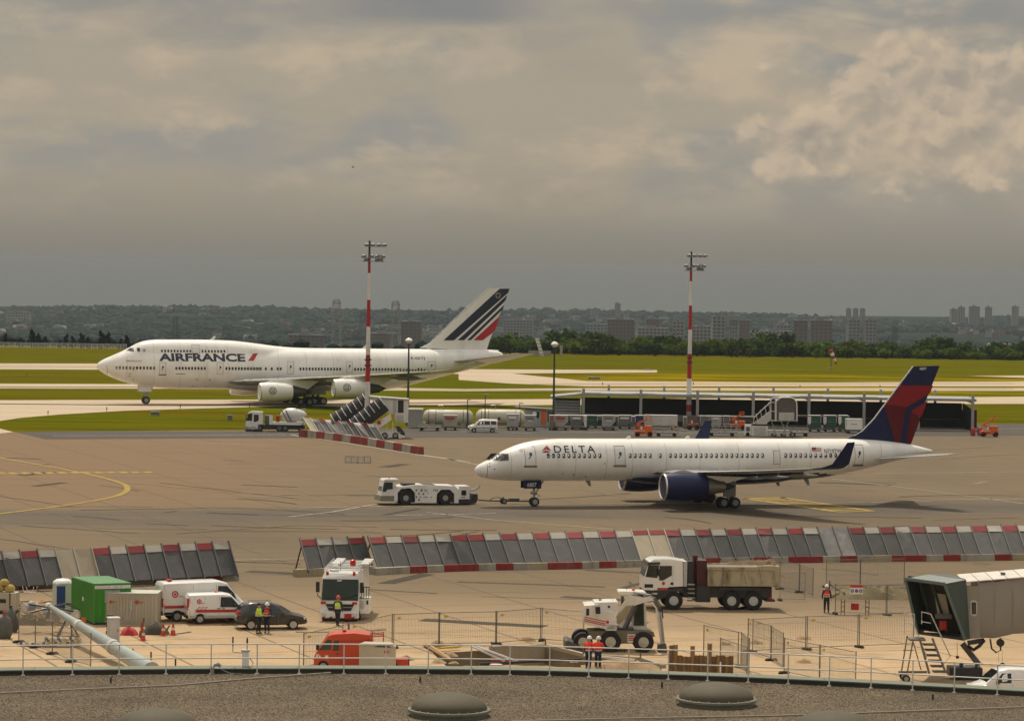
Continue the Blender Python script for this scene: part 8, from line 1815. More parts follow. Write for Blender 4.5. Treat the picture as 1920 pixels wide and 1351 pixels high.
g1 = 'mesh fence panels behind the pit'
for i, (a, b) in enumerate((((569, 1254), (652, 1234)), ((654, 1233.5), (735, 1214)), ((738, 1214), (822, 1210.5)), ((824, 1210.5), (929, 1208)), ((931, 1208), (1013, 1201)), ((1016, 1201), (1094, 1208)))):
 fpanel(a, b, ('mesh fence panel at the nose of the orange pickup', 'mesh fence panel behind the orange pickup bed', 'mesh fence panel just right of the orange pickup', 'long mesh fence panel behind the planks of the pit', 'mesh fence panel behind the middle of the pit', 'mesh fence panel running behind the excavator')[i], g1)
g2 = 'mesh fence panels between pit and jet bridge'
for i, (a, b) in enumerate((((1411, 1223), (1510, 1217.6)), ((1513, 1217.5), (1608, 1213.5)), ((1611, 1213.5), (1712, 1210)), ((1402, 1222), (1445, 1237)), ((1446, 1238), (1468, 1252)), ((1470, 1262), (1536, 1276)), ((1537, 1276), (1604, 1290)), ((1319, 1236), (1384, 1250)), ((1389, 1250), (1404, 1263)), ((1350, 1262), (1400, 1280)))):
 fpanel(a, b, ('mesh fence panel, left of three in the back line before the jet bridge', 'mesh fence panel, middle of three in the back line before the jet bridge', 'mesh fence panel, right of three, ending at the jet bridge steps', 'angled mesh fence panel leading from the back line towards the roof', 'short angled mesh fence panel nearest the fence corner', 'front mesh fence panel near the roof railing, left one', 'front mesh fence panel near the roof railing, right one', 'mesh fence panel beside the rusty sheet piles', 'narrow mesh fence panel standing edge-on right of the sheet piles', 'low mesh fence panel in front of the sheet pile end')[i], g2)
g3 = 'mesh fence panels behind the dump truck'
for i, (a, b) in enumerate((((1462, 1104), (1498, 1110)), ((1499, 1110.5), (1524, 1119)), ((1462, 1125.5), (1509, 1126.5)), ((1549, 1101), (1612, 1100)), ((1613, 1100), (1695, 1098.5)), ((1566, 1151), (1661, 1153)), ((1663, 1153), (1712, 1151)))):
 fpanel(a, b, ('mesh fence panel touching the tail of the dump truck', 'short mesh fence panel turned edge-on behind the dump truck', 'mesh fence panel lying low at the dump truck rear bumper', 'mesh fence panel far behind the worker in the red vest', 'mesh fence panel left of the jet bridge hood', 'mesh fence panel carrying the round safety signs', 'mesh fence panel running under the jet bridge hood')[i], g3, 1.0 if i != 2 else .98)
g4 = 'mesh fence panels at the left corner'
for i, (a, b) in enumerate((((35, 1204), (66, 1214)), ((66, 1214), (98, 1226)), ((98, 1226), (133, 1241)), ((133, 1241), (170, 1251)))): fpanel(a, b, ('mesh fence panel at the far left beside the fallen lamps', 'second mesh fence panel from the left under the fallen lamps', 'mesh fence panel in front of the yellow barrier stack', 'mesh fence panel beside the fallen mast, nearest the roof')[i], g4, .95)
# signs on the fence
v = V('safety_sign', 'white board with three round safety symbols hanging on the mesh fence', 'sign', 1606, 1152); a = v.l(1594, 1113, -.1); b = v.l(1618, 1101, -.1); v.part('board', W_PAINT, lambda mb: mb.b2((a[0], -.1, a[1]), (b[0], -.07, b[1]))); v.part('red_header', REDV, lambda mb: mb.b2((a[0], -.115, b[1] + .005), (b[0], -.075, b[1] + .18)))
for k in range(3):
 x = lerp(a[0], b[0], (k + .5) / 3); z = (a[1] + b[1]) / 2; v.part('round_symbol', mat('sign_blue', (.03, .07, .28), .5, rnd=0), lambda mb: mb.lathe([(.02, -.12), (.11, -.12), (.11, -.1)], 'y', (x, 0, z), 18)); v.part('symbol_mark', W_PAINT if k != 1 else REDV, lambda mb: mb.b2((x - .05, -.125, z - .03), (x + .05, -.119, z + .04)))
v = V('site_barrier', 'rusty low barrier frame with a red square board in the middle of the site', 'barrier', 1603, 1152.5); p0, p1 = v.l(1577, 1152)[0], v.l(1629, 1152)[0]
for x in (p0, p0 + .22, p1 - .22, p1): v.part('upright', RUST, lambda mb: mb.bar((x, 0, 0), (x, 0, 1.05), .05))
for z in (.25, .55, .85): v.part('rung', RUST, lambda mb: mb.bar((p0, 0, z), (p0 + .22, 0, z), .04).bar((p1 - .22, 0, z), (p1, 0, z), .04))
v.part('tie_wire', FM, lambda mb: mb.bar((p0, 0, .95), (p1, 0, .95), .02).bar((p0, 0, .35), (p1, 0, .35), .02)); v.part('red_board', RED, lambda mb: mb.b2((-.28, -.03, .35), (.25, 0, .78)))
p = G(1567, 1121); t = thing('tarpaulin_roll', 'black tarpaulin draped over a frame behind the worker in red', 'tarpaulin', p); mb = MB(); rg = random.Random(2)
rows = [[(lerp(-.55, .75, i / 8) + j * .0, j * .16 + rg.uniform(-.05, .05), max(0, (1.25 - .95 * (i / 8) ** .55 + .1 * sin(i * 2 + j)) * (1 if 0 < i < 8 else .02))) for i in range(9)] for j in range(5)]; mb.rings(rows, 0, False, False); mb.obj('sheet', BLACK, t, 50); mb = MB(); mb.bar((-.5, .3, 0), (-.4, .3, 1.2), .06).bar((.5, .3, 0), (.5, .3, .4), .06); mb.obj('frame', DARKM, t)

# ------------------------------------------------------------------ containers, cabins and heaps on the left
v = V('site_container', 'bright green corrugated site container with lettering under its roof', 'container', 175.5, 1171, radians(25)); W_, D_, H_ = 2.42, 4.7, 2.55
v.part('body', GREEN, lambda mb: mb.b2((.04, .04, .12), (W_ - .04, D_ - .04, H_ - .06)))
for k in range(24): y = .15 + (D_ - .3) * k / 23; v.part('corrugation', GREEN, lambda mb: mb.prism([(y - .06, .2), (y + .06, .2), (y + .06, H_ - .15), (y - .06, H_ - .15)], -.005, .04, axis='x'))
for k in range(5): x = .2 + 2.0 * k / 4; v.part('corrugation', GREEN, lambda mb: mb.b2((x - .1, -.0, .2), (x + .1, .04, H_ - .35)))
v.part('roof', mat('container_roof_green', (.05, .20, .06), .5, scale=1.2, dirt=(.12, .2, .12), dirtamt=.7), lambda mb: mb.b2((0, 0, H_ - .06), (W_, D_, H_ + .03))); v.part('base_rail', BLACK, lambda mb: mb.b2((0, 0, 0), (W_, D_, .14)))
for x in (0, W_ - .1):
 for y in (0, D_ - .1): v.part('corner_post', GREEN, lambda mb: mb.b2((x - .01, y - .01, .1), (x + .11, y + .11, H_ - .05)))
v.part('name_strip', W_PAINT, lambda mb: mb.b2((.05, -.03, H_ - .30), (W_ - .05, -.002, H_ - .10))); flat_text('lettering', 'LOCATION - 0 800 007 714', OUTL, v.root, .12, H_ - .25, W_ - .15, H_ - .15, -.034); v.part('window_shutter', GREY, lambda mb: mb.b2((.7, -.04, 1.35), (1.7, .0, 2.15), bev=.01)); v.part('notice', W_PAINT, lambda mb: mb.b2((-.02, 2.1, 1.3), (-.008, 2.35, 1.55)))
p = G(155, 1179); t = thing('orange_board', 'small orange sign board leaning against the green container', 'board', p); mb = MB(); mb.prism([(-.16, 0), (.14, 0), (.2, .72), (-.1, .72)], 0, .04); mb.obj('panel', ORANGE, t); mb = MB(); mb.bar((0, .04, .6), (.05, .4, 0), .04); mb.obj('leg', DARKM, t)
v = V('site_cabin', 'beige corrugated steel cabin in front of the green container', 'cabin', 245, 1171, radians(-1)); x0 = v.l(194.5, 1150, 0)[0]; x1 = v.l(294.5, 1150, 0)[0]; H_ = v.l(245, 1111.5, 0)[1]
v.part('body', BEIGE, lambda mb: mb.b2((x0, .04, 0), (x1, 2.0, H_ - .05))); v.part('roof', mat('cabin_roof_pale', (.45, .47, .42), .5, scale=2, dirt=(.25, .27, .22), dirtamt=.7), lambda mb: mb.b2((x0 - .03, 0, H_ - .05), (x1 + .03, 2.05, H_ + .02), bev=.015))
for k in range(17): x = lerp(x0 + .1, x1 - .1, k / 16); v.part('corrugation', BEIGE, lambda mb: mb.b2((x - .055, .0, .15), (x + .055, .04, H_ - .12)))
for x in (x0, x1 - .08): v.part('corner_post', BEIGE, lambda mb: mb.b2((x, -.015, 0), (x + .08, .06, H_ - .04)))
for u, s in ((.13, .09), (.62, .12)): e = (lerp(x0, x1, u), H_ - .55); v.part('round_emblem', REDV, lambda mb: mb.lathe([(.03, -.03), (s, -.03), (s, -.005)], 'y', (e[0], 0, e[1]), 14)); v.part('word_mark', REDV, lambda mb: mb.b2((e[0] + s * 1.2, -.02, e[1] - .03), (e[0] + s * 3.2, -.006, e[1] + .02)))
v.part('lock_bar', LGREY, lambda mb: mb.b2((lerp(x0, x1, .5), -.03, .9), (lerp(x0, x1, .535), -.005, H_ - .4)))
p = G(117, 1150); t = thing('portable_toilet', 'blue and white portable toilet with a rounded white roof behind the green container', 'toilet', p, radians(20)); mb = MB(); mb.b2((-.55, -.55, 0), (.55, .55, 2.0), bev=.04); mb.obj('cabin', mat('toilet_pale', (.50, .54, .48), .5, scale=1), t); mb = MB(); mb.b2((-.5, -.58, .1), (.05, -.54, 1.85)); mb.obj('door', mat('toilet_blue', (.02, .05, .20), .45, scale=1), t); mb = MB(); mb.lathe([(.64, 2.0), (.62, 2.1), (.4, 2.25), (.02, 2.3)], 'z', n=18); mb.obj('roof', W_CLEAN, t, 50); mb = MB(); mb.b2((-.02, -.6, .95), (.02, -.575, 1.15)); mb.obj('handle', DARKM, t)
v = V('electrical_cabinet', 'tall narrow pale electrical cabinet in front of the beige cabin', 'cabinet', 214, 1206, radians(20)); v.part('housing', LGREY, lambda mb: mb.b2((-.33, 0, .05), (.33, .5, 1.5), bev=.02)); v.part('roof_cap', W_CLEAN, lambda mb: mb.b2((-.36, -.03, 1.5), (.36, .53, 1.57), bev=.02)); v.part('door', LGREY, lambda mb: mb.b2((-.29, -.02, .12), (.29, .0, 1.44))); v.part('plinth', CONC, lambda mb: mb.b2((-.36, -.02, 0), (.36, .52, .06))); v.part('latch', DARKM, lambda mb: mb.b2((.18, -.035, .7), (.22, -.02, .85)))
heap('dark_sack_heap', 'dark tarpaulin heap beside the red hoses and cones', 'tarpaulin', 290, 1190, 1.6, 1.2, .75, mat('brown_tarpaulin', (.06, .05, .035), .8, scale=3, var=.5, bump=.4), 12, 14, None, .8); heap('red_hose_heap', 'tangled red hoses and cloth on the ground beside the pale cabinet', 'hoses', 240, 1191, 1.1, .9, .5, mat('red_cloth', (.38, .02, .02), .7, scale=5, var=.5, bump=.6, bscale=9), 13, 14, None, .72)
p = G(205, 1187); t = thing('stone_sack_column', 'dark stack of sacks between cabinet and beige cabin', 'sacks', p)
for k in range(6): mb = MB(); mb.box((.04 * (k % 2), 0, .1 + k * .2), (.42, .4, .18), 0, .07); mb.obj('sack', mat('sack_brown', (.11, .09, .06), .9, scale=4, var=.4), t, 40)

def cone(px, py, label, h=.75):
 p = G(px, py); t = thing('traffic_cone', label, 'traffic cone', p, 0, 'traffic cones by the vans'); mb = MB(); mb.lathe([(.17, .03), (.04, h), (.02, h)], 'z', n=14); mb.obj('cone_body', ORED, t, 40); mb = MB(); mb.b2((-.22, -.22, 0), (.22, .22, .04), bev=.015); mb.obj('base', ORED, t); mb = MB(); mb.lathe([(.118, h * .42), (.122, h * .42), (.092, h * .62), (.088, h * .62)], 'z', n=14); mb.obj('band', REFL, t, 40)

cone(324.5, 1190, 'red traffic cone standing alone, rightmost by the vans'); cone(306, 1191, 'red traffic cone just right of the dark tarpaulin heap'); cone(268, 1200, 'red traffic cone nearest the roof, left of the dark heap'); cone(265, 1193, 'red traffic cone close behind the nearest one, leaning on a wooden stake', .9)
for a, b, lb in (((306, 1190), (318, 1172), 'dark stick leaning over the cone right of the heap'), ((263, 1195), (270, 1158), 'brown stake rising beside the dark tarpaulin heap')): P0 = G(*a, .4); P1 = DY(*b, P0.y); mb = MB(); mb.bar((0, 0, 0), P1 - P0, .1); o = mb.obj('wooden_stake', RUST, None); o.location = P0; tag(o, lb, 'stake')

def striped_bars(px, py, n, label, rot=.1):
 p = G(px, py); t = thing('barrier_stack', label, 'barrier stack', p, rot); rg = random.Random(int(px))
 for k in range(n):
  z = .12 + .11 * (k // 3); y = (k % 3) * .25; x0 = rg.uniform(-.15, .15); mb = MB(); mb.b2((x0 - 1.05, y, z), (x0 + 1.05, y + .18, z + .09)); b = mb.obj('barrier_board', W_PAINT, t)
  for q in range(6): mb = MB(); x = x0 - 1.0 + q * .35; mb.b2((x, y - .006, z - .004), (x + .16, y + .186, z + .096)); mb.obj('stripe', YELLOW if q % 2 else DARKM, b)
 for x in (-.8, .8): mb = MB(); mb.b2((x - .08, -.05, 0), (x + .08, .75, .12)); mb.obj('bearer', WOOD, t)

striped_bars(115, 1213, 12, 'stack of yellow and white striped barrier boards in front of the fallen mast'); striped_bars(72, 1212, 3, 'low pile of striped boards left of the yellow barrier stack', -.1)
v = V('generator_box', 'beige boxy generator with yellow sacks on top at the left picture edge', 'generator', 8, 1150, radians(-4)); v.part('housing', BEIGE, lambda mb: mb.b2((-.9, 0, .2), (.75, 1.1, 1.35), bev=.03)); v.part('vent', BLACK, lambda mb: mb.b2((-.5, -.02, .7), (.1, .0, .95))); v.part('stripe', RUST, lambda mb: mb.b2((.3, -.015, .2), (.4, .0, 1.35))); v.part('skid', DARKM, lambda mb: mb.b2((-.95, 0, 0), (.8, 1.1, .2)))
for k, (x, z, r) in enumerate(((-.5, 1.6, .36), (.2, 1.58, .34), (-.15, 1.95, .3))):
 p = v.T @ Vector((x, .6, z)); mb = MB(); rg = random.Random(k); mb.lathe([(.05, -r * .75), (r, -r * .5), (r * 1.05, r * .2), (r * .6, r * .7), (.05, r * .8)], 'z', n=10); o = mb.obj('yellow_sack', mat('sack_yellow', (.42, .31, .09), .9, scale=4, var=.4, bump=.4), None, 60); o.location = p; tag(o, ('left lower yellow sack on the beige generator', 'right lower yellow sack on the beige generator', 'top yellow sack on the beige generator')[k], 'sack')
wr = random.Random(31)
for k in range(11): x = wr.uniform(38, 92); y = wr.uniform(1126, 1148); plank(x - 14, y + wr.uniform(-3, 3), x + wr.uniform(8, 20), y + wr.uniform(-4, 5), .1 + .06 * k, .1 + .06 * k, .2, .08, WOOD, 'loose timber board in the pile left of the blue toilet', 'timber_board', 'board')['group'] = 'timber pile left of the toilet'
for k, (px, py, lb) in enumerate(((8, 1196, 'grey refuse bag at the left picture edge, front one'), (20, 1184, 'dark refuse bag at the left picture edge, back one'))):
 p = G(px, py); mb = MB(); rg = random.Random(k + 3); rs = []
 for zz, r in ((0, .4), (.3, .5), (.8, .48), (1.2, .34), (1.45, .1)): rs.append([(r * cos(2 * pi * j / 12) * rg.uniform(.85, 1.1), r * sin(2 * pi * j / 12) * rg.uniform(.85, 1.1), zz) for j in range(12)])
 mb.rings(rs); o = mb.obj('refuse_bag', mat('refuse_grey', (.09, .088, .08), .6, scale=5, var=.5), None, 60); o.location = p; tag(o, lb, 'bag'); mb = MB(); mb.lathe([(.12, 1.4), (.05, 1.5), (.12, 1.62)], 'z', n=8); mb.obj('tied_neck', RED if k == 0 else BLACK, o)
# white site barriers behind
v = V('wire_stand', 'small white wire frame lying before the left blast fence', 'frame', 56, 1112); a, b = v.l(42, 1108)[0], v.l(70, 1108)[0]; v.part('wire', W_PAINT, lambda mb: mb.tube([(a, 0, .5), (a + .1, 0, .1), (b - .1, 0, .1), (b, 0, .5)], .03, 6)); v.part('cross_wire', W_PAINT, lambda mb: mb.tube([(a + .25, 0, .45), (a + .35, .2, .1)], .025, 6).tube([(b - .25, 0, .45), (b - .35, .2, .1)], .025, 6))
heap('rubble_mound', 'low brown rubble mound between the timber pile and the fallen lamps', 'rubble', 60, 1172, 4.5, 1.6, .8, mat('rubble_brown', (.16, .12, .07), .95, scale=2, var=.4, bump=.6, bscale=6), 17)
# survey stakes in front
for px, py, lb in ((283, 1247, 'short rusty stake in the sand right of the fallen mast'), (329, 1247, 'stubby dark post in the sand, right of the rusty stake'), (249, 1241, 'thin rusty stake beside the fallen mast')): p = G(px, py); mb = MB(); mb.lathe([(.05, 0), (.05, .75 if px != 329 else .45), (.02, .8 if px != 329 else .47)], 'z', n=8); o = mb.obj('marker_post', RUST if px != 329 else DARKM); o.location = p; tag(o, lb, 'stake')

# the mast that has been laid down on trestles
A, B = G(284, 1257, .55), G(93, 1135, 0); T0 = G(98, 1184); B = DY(92, 1136, T0.y); t = thing('fallen_lamp_mast', 'grey lamp mast laid down on trestles with its floodlights at the far end', 'lamp mast', (A.x, A.y, 0)); OO = Vector((A.x, A.y, 0)); pa, pb = A - OO, B - OO; MG = mat('mast_grey_green', (.34, .38, .36), .4, .3, .1, .6, dirt=(.22, .23, .2))
for u0, u1 in ((0, .34), (.34, .68), (.68, 1)):
 mb = MB(); mb.tube([pa.lerp(pb, u0), pa.lerp(pb, u1 + .01)], [lerp(.5, .15, u0), lerp(.5, .15, u1)], 20); mb.obj('tapered_section', MG, t, 40); mb = MB(); q0 = pa.lerp(pb, u1 - .012); mb.tube([q0, pa.lerp(pb, u1 + .012)], lerp(.5, .15, u1) + .05, 20); mb.obj('joint_collar', LGREY, t, 40)
d = (pb - pa).normalized(); sv = d.cross(Vector((0, 0, 1))).normalized(); hr_ = random.Random(5); mb = MB()
for k in (-1, 1): mb.tube([pb - d * .3 + sv * k * .2, pb + sv * k * 1.1 + Vector((0, 0, .15)), pb + d * .6 + sv * k * 1.7], .06, 6); mb.tube([pb - d * .8 + sv * k * .3, pb - d * .9 + sv * k * 1.3 + Vector((0, 0, -.2))], .06, 6)
mb.obj('lamp_bracket', DARKM, t)
for k in range(8):
 c_ = pb + d * hr_.uniform(-1.2, .8) + sv * ((k - 3.5) * .42) + Vector((0, 0, hr_.uniform(-.55, .1))); mb = MB(); M = Matrix.Translation(c_) @ Matrix.Rotation(hr_.uniform(0, 3), 4, 'Z') @ Matrix.Rotation(hr_.uniform(.3, 1.3), 4, 'X'); mb.lathe([(.1, .25), (.2, .2), (.34, -.02), (.36, -.1), (.3, -.1)], 'z', n=12, M=M); f = mb.obj('floodlight', GREY, t, 40); mb = MB(); mb.lathe([(.3, -.1), (.28, -.12), (.01, -.13)], 'z', n=12, M=M); mb.obj('lens', LAMP, f)
for u in (.12, .8):
 q0 = pa.lerp(pb, u); mb = MB()
 for k in (-1, 1): mb.bar(q0 + sv * k * .15 - Vector((0, 0, .2)), Vector((q0.x, q0.y, 0)) + sv * k * .8, .1).bar(q0 + sv * k * .15 - Vector((0, 0, .2)), Vector((q0.x, q0.y, 0)) + sv * k * .5 + d * .5, .08)
 mb.bar(Vector((q0.x, q0.y, .25)) - sv * .75, Vector((q0.x, q0.y, .25)) + sv * .75, .08); mb.obj('trestle', DGREY, t)
mb = MB(); mb.tube([pb - d * .5, pb + d * .2 + sv * .8 + Vector((0, 0, .2)), pb + d * .3 + sv * 2.0 - Vector((0, 0, .3))], .03, 6); mb.obj('loose_cable', BLACK, t)

# ================================================================== THE JET BRIDGE
def jet_bridge():
 v = V('jet_bridge', 'grey passenger boarding bridge with a dark green hood at the right edge', 'jet bridge', 1760, 1272); c = lambda x, y: (1600 + x / 3.547, 970 + y / 3.547)
 q = lambda x, y, yl: (lambda p: Vector((p[0], yl, p[1])))(v.l(*c(x, y), yl)); HG = mat('hood_dark_green', (.045, .065, .058), .55, scale=1, dirt=(.1, .11, .09), dirtamt=.5); TG = mat('tunnel_grey', (.25, .235, .205), .5, .1, .1, .6, dirt=(.17, .15, .12), dirtamt=.5); IN = mat('bridge_interior', (.035, .032, .026), .8, scale=1)
 TL, TR, BR, BL = q(345, 405, .6), q(606, 440, -1.9), q(742, 812, -1.7), q(428, 768, .8); TRb, BRb = q(750, 412, -1.3), q(776, 806, -1.2); TLb = q(500, 376, 3.0); TMb = q(622, 372, 2.2); BLb = q(470, 770, 3.0)
 def quad(name, pts, m, th=.06, parent=None):
  n = (pts[1] - pts[0]).cross(pts[3] - pts[0]).normalized() * th; mb = MB(); mb.rings([pts, [p + n for p in pts]]); return mb.obj(name, m, parent or v.root)
 hood = quad('hood_side', [TR, TRb, BRb, BR], HG); quad('hood_left_side', [TL, TLb, BLb, BL], HG, .06, hood)
 for k in range(8):                                             # ribbed hood roof
  u0, u1 = k / 8, (k + .82) / 8; quad('hood_roof_rib', [TL.lerp(TLb, u0), TL.lerp(TLb, u1), TR.lerp(TRb, u1), TR.lerp(TRb, u0)], mat('hood_roof_grey', (.25, .28, .27), .45, .2, .1, 1), .08 if k % 2 else .05, hood)
 quad('hood_roof_rear', [TLb, TMb, TRb + Vector((.02, .5, 0)), TRb], HG, .05, hood)
 fr = MB(); fr.bar(TL, TR, .16).bar(TR, BR, .14).bar(TL, BL, .14); fr.obj('hood_frame', mat('hood_edge_green', (.09, .125, .11), .5), hood)
 for u in (.3, .6): a = TL.lerp(TR, u); b = BL.lerp(BR, u); quad('bellows_fold', [a + Vector((.2, .9, 0)), a + Vector((.35, 1.0, 0)), b + Vector((.35, 1.0, .1)), b + Vector((.2, .9, .1))], HG, .04, hood)
 bw = [p + Vector((.35, 1.7, 0)) for p in (TL, TR, BR, BL)]; quad('inner_wall', bw, IN, .06); quad('inner_door', [q(540, 500, .4), q(612, 510, .1), q(640, 650, .1), q(560, 645, .4)], mat('inner_panel_beige', (.28, .25, .18), .7), .05)
 quad('cab_floor', [BL + Vector((0, 0, -.05)), BR + Vector((0, 0, -.05)), BRb + Vector((0, 1.6, -.05)), BLb + Vector((0, 0, -.05))], DARKM, .14); v.part('red_canvas', RED, lambda mb: mb.box(q(598, 715, -.2), (.45, .3, .55), 0, .12)); v.part('control_desk', DGREY, lambda mb: mb.box(q(600, 655, -.1), (.9, .4, .25), 0, .04))
 N = -1.1; D = 3.0; X = lambda px, y=N: v.l(*c(px, 600), y)[0]
 v.pprism('door_frame', TG, [c(*p) for p in ((752, 455), (828, 455), (845, 800), (778, 805))], N - .02, .3); dw = v.pprism('window_frame', LGREY, [c(*p) for p in ((779, 556), (790, 548), (815, 550), (824, 560), (824, 640), (814, 654), (790, 652), (779, 640))], N - .06, .06); v.pprism('window', GLASS, [c(*p) for p in ((786, 562), (816, 562), (818, 640), (788, 642))], N - .075, .03, dw)
 x1 = X(1500); zb0, zb1 = q(850, 800, N).z, q(1075, 775, N).z; zt0 = q(830, 430, N).z; zt1 = q(1135, 405, N).z; sl = (zt1 - zt0) / (X(1135) - X(830)); rg = [(X(828), zb0, zt0), (X(930), zb0 - .02, zt0 + .05), (X(945), zb0 - .02, zt0 + .04), (X(1050), zb1 - .05, zt1 - .05), (X(1064), zb1, zt1 - .03), (x1, zb1 + .2, zt1 + .9)]
 for i in range(len(rg) - 1):
  a, b = rg[i], rg[i + 1]; off = 0 if i % 2 == 0 else .05; mb = MB()
  def ring(r): z0, z1 = r[1], r[2]; return [(r[0], N + .25, z0), (r[0], N + .04, z0 + .5), (r[0], N + off, (z0 + z1) / 2), (r[0], N + .03, z1 - .4), (r[0], N + .15, z1), (r[0], N + D - .1, z1), (r[0], N + D, z1 - .4), (r[0], N + D, z0 + .3), (r[0], N + D - .2, z0)]
  mb.rings([ring(a), ring(b)]); mb.obj('tunnel_section', TG, v.root, 30)
 RW = mat('bridge_roof_white', (.62, .58, .52), .5, scale=1, dirt=(.42, .37, .31)); prev = None
 for k in range(8): u0, u1 = k / 8, (k + .95) / 8; xa, xb = lerp(X(735), x1, u0), lerp(X(735), x1, u1); za = zt0 + .06 + max(-.2, sl * (xa - X(830))); zb_ = zt0 + .06 + max(-.2, sl * (xb - X(830))); v.part('roof_sheet', RW, lambda mb: mb.add([(xa, N - .03, za), (xb, N - .03, zb_), (xb, N + D + .05, zb_ + .12), (xa, N + D + .05, za + .12), (xa, N - .03, za + .05), (xb, N - .03, zb_ + .05), (xb, N + D + .05, zb_ + .17), (xa, N + D + .05, za + .17)], [(0, 1, 2, 3), (4, 7, 6, 5), (0, 4, 5, 1), (1, 5, 6, 2), (2, 6, 7, 3), (3, 7, 4, 0)]))
 for px, py in ((845, 402), (995, 372), (1128, 390)): p = q(px, py, .3); v.part('roof_lamp', DGREY, lambda mb: mb.box(p, (.25, .25, .16), 0, .04))
 # undercarriage: lift arm, blue legs, hoses
 v.part('lift_arm', DGREY, lambda mb: mb.bar(q(725, 835, .2), q(835, 975, .0), .3, .3).bar(q(760, 830, .2), q(870, 815, .2), .25, .25)); v.part('lift_jack', STEEL, lambda mb: mb.tube([q(830, 960, 0), q(820, 1060, 0)], .11, 10))
 BL_ = mat('leg_blue', (.03, .06, .20), .5, scale=2)
 for x in (718, 822): p = q(x, 960, 0); v.part('blue_leg', BL_, lambda mb: mb.bar(p, (p.x, 0, .05), .2).bar(p + Vector((0, 0, -.5)), (p.x - .35, -.2, .05), .09).bar(p + Vector((0, 0, -.5)), (p.x + .35, -.2, .05), .09)); v.part('foot_plate', DARKM, lambda mb: mb.b2((p.x - .4, -.4, .0), (p.x + .4, .4, .06)))
 v.part('wheel_carriage', DARKM, lambda mb: mb.b2((X(640, 0), -.5, .2), (X(860, 0), .9, .7), bev=.05)); v.part('sling', BLACK, lambda mb: mb.tube([q(760, 850, -.5), q(800, 878, -.5), q(840, 850, -.5), q(872, 810, -.5)], .1, 8)); v.part('hanging_hose', BLACK, lambda mb: mb.tube([q(910, 805, -.9), q(920, 870, -.9), q(950, 895, -.9), q(980, 880, -.9), q(978, 800, -.9)], .05, 7)); v.part('hose_reel', BLACK, lambda mb: mb.lathe([(.1, -1.0), (.22, -1.0), (.22, -.8), (.1, -.8)], 'y', (q(978, 830, -.9).x, 0, q(978, 830, -.9).z), 14)); v.part('chain', STEEL, lambda mb: mb.bar(q(690, 830, -.5), q(692, 920, -.5), .03).bar(q(968, 880, -.9), q(966, 960, -.9), .02).bar(q(990, 880, -.9), q(992, 970, -.9), .02)); v.part('hook_block', DARKM, lambda mb: mb.box(q(692, 926, -.5), (.16, .16, .16), 0, .03)); v.part('cable_ring', BLACK, lambda mb: mb.tube([q(992 + 20 * cos(k * .5), 992 + 24 * sin(k * .5), -.9) for k in range(13)], .05, 6))
 # service stairs standing beside the hood
 s = V('service_stairs', 'open steel service stairs with handrails at the foot of the jet bridge hood', 'stairs', 1735, 1268); e = lambda x, y, yl=0.: (lambda p: Vector((p[0], yl, p[1])))(s.l(*c(x, y), yl)); ST = mat('stairs_grey', (.16, .15, .13), .5, .4, .15, 4)
 for yl in (-2.6, -1.7):
  s.part('stringer', ST, lambda mb: mb.bar(e(440, 800, yl), e(505, 1035, yl), .06, .12).bar(e(525, 800, yl), e(615, 1030, yl), .06, .12)); s.part('handrail', LGREY, lambda mb: mb.tube([e(455, 705, yl), e(455, 625, yl), e(515, 640, yl), e(645, 920, yl), e(600, 970, yl)], .035, 6).tube([e(400, 700, yl), e(490, 930, yl)], .03, 6)); s.part('platform_leg', ST, lambda mb: mb.bar(e(358, 785, yl), e(320, 1025, yl), .07).bar(e(398, 810, yl), e(360, 1020, yl), .07).bar(e(400, 830, yl), e(450, 1010, yl), .06))
 for k in range(6): a = e(470 + k * 13, 845 + k * 36, -2.6); b = e(538 + k * 14, 845 + k * 36, -1.7); s.part('step', ST, lambda mb: mb.b2((a.x, -2.6, a.z - .04), (b.x, -1.7, a.z)))
 s.part('platform', ST, lambda mb: mb.b2((e(338, 775).x, -2.7, e(340, 782).z), (e(440, 775).x, -1.6, e(340, 770).z))); s.part('guard_rail', LGREY, lambda mb: [mb.tube([e(340, 770, y), e(340, 630, y), e(405, 640, y), e(405, 770, y)], .03, 6) for y in (-2.6, -1.7)] and mb.bar(e(340, 700, -2.6), e(405, 705, -2.6), .04).bar(e(455, 690, -2.6), e(515, 700, -2.6), .04))
 s.part('base_frame', ST, lambda mb: mb.bar(e(300, 1025, -2.6), e(490, 1025, -2.6), .12).bar(e(300, 1025, -1.6), e(490, 1025, -1.6), .12).bar(e(330, 880, -2.6), e(400, 880, -2.6), .05))
 for yl in (-2.75, -1.45): wheel(s.root, e(312, 1040).x, yl, .22, .14)

jet_bridge()

# ================================================================== PEOPLE
def skin_mesh(name, verts, edges, radii, m, root=0, sub=1):
 me = bpy.data.meshes.new(name); me.from_pydata(verts, edges, []); o = bpy.data.objects.new(name, me); C.objects.link(o); md = o.modifiers.new('s', 'SKIN'); md.use_smooth_shade = True
 for i, r in enumerate(radii): d = me.skin_vertices[0].data[i]; d.radius = (r, r) if not isinstance(r, tuple) else r; d.use_root = i == root
 ss = o.modifiers.new('u', 'SUBSURF'); ss.levels = sub; ss.render_levels = sub; dg = bpy.context.evaluated_depsgraph_get(); out = bpy.data.meshes.new_from_object(o.evaluated_get(dg)); bpy.data.objects.remove(o); bpy.data.meshes.remove(me); out.name = name; out.materials.clear(); out.materials.append(m); return out

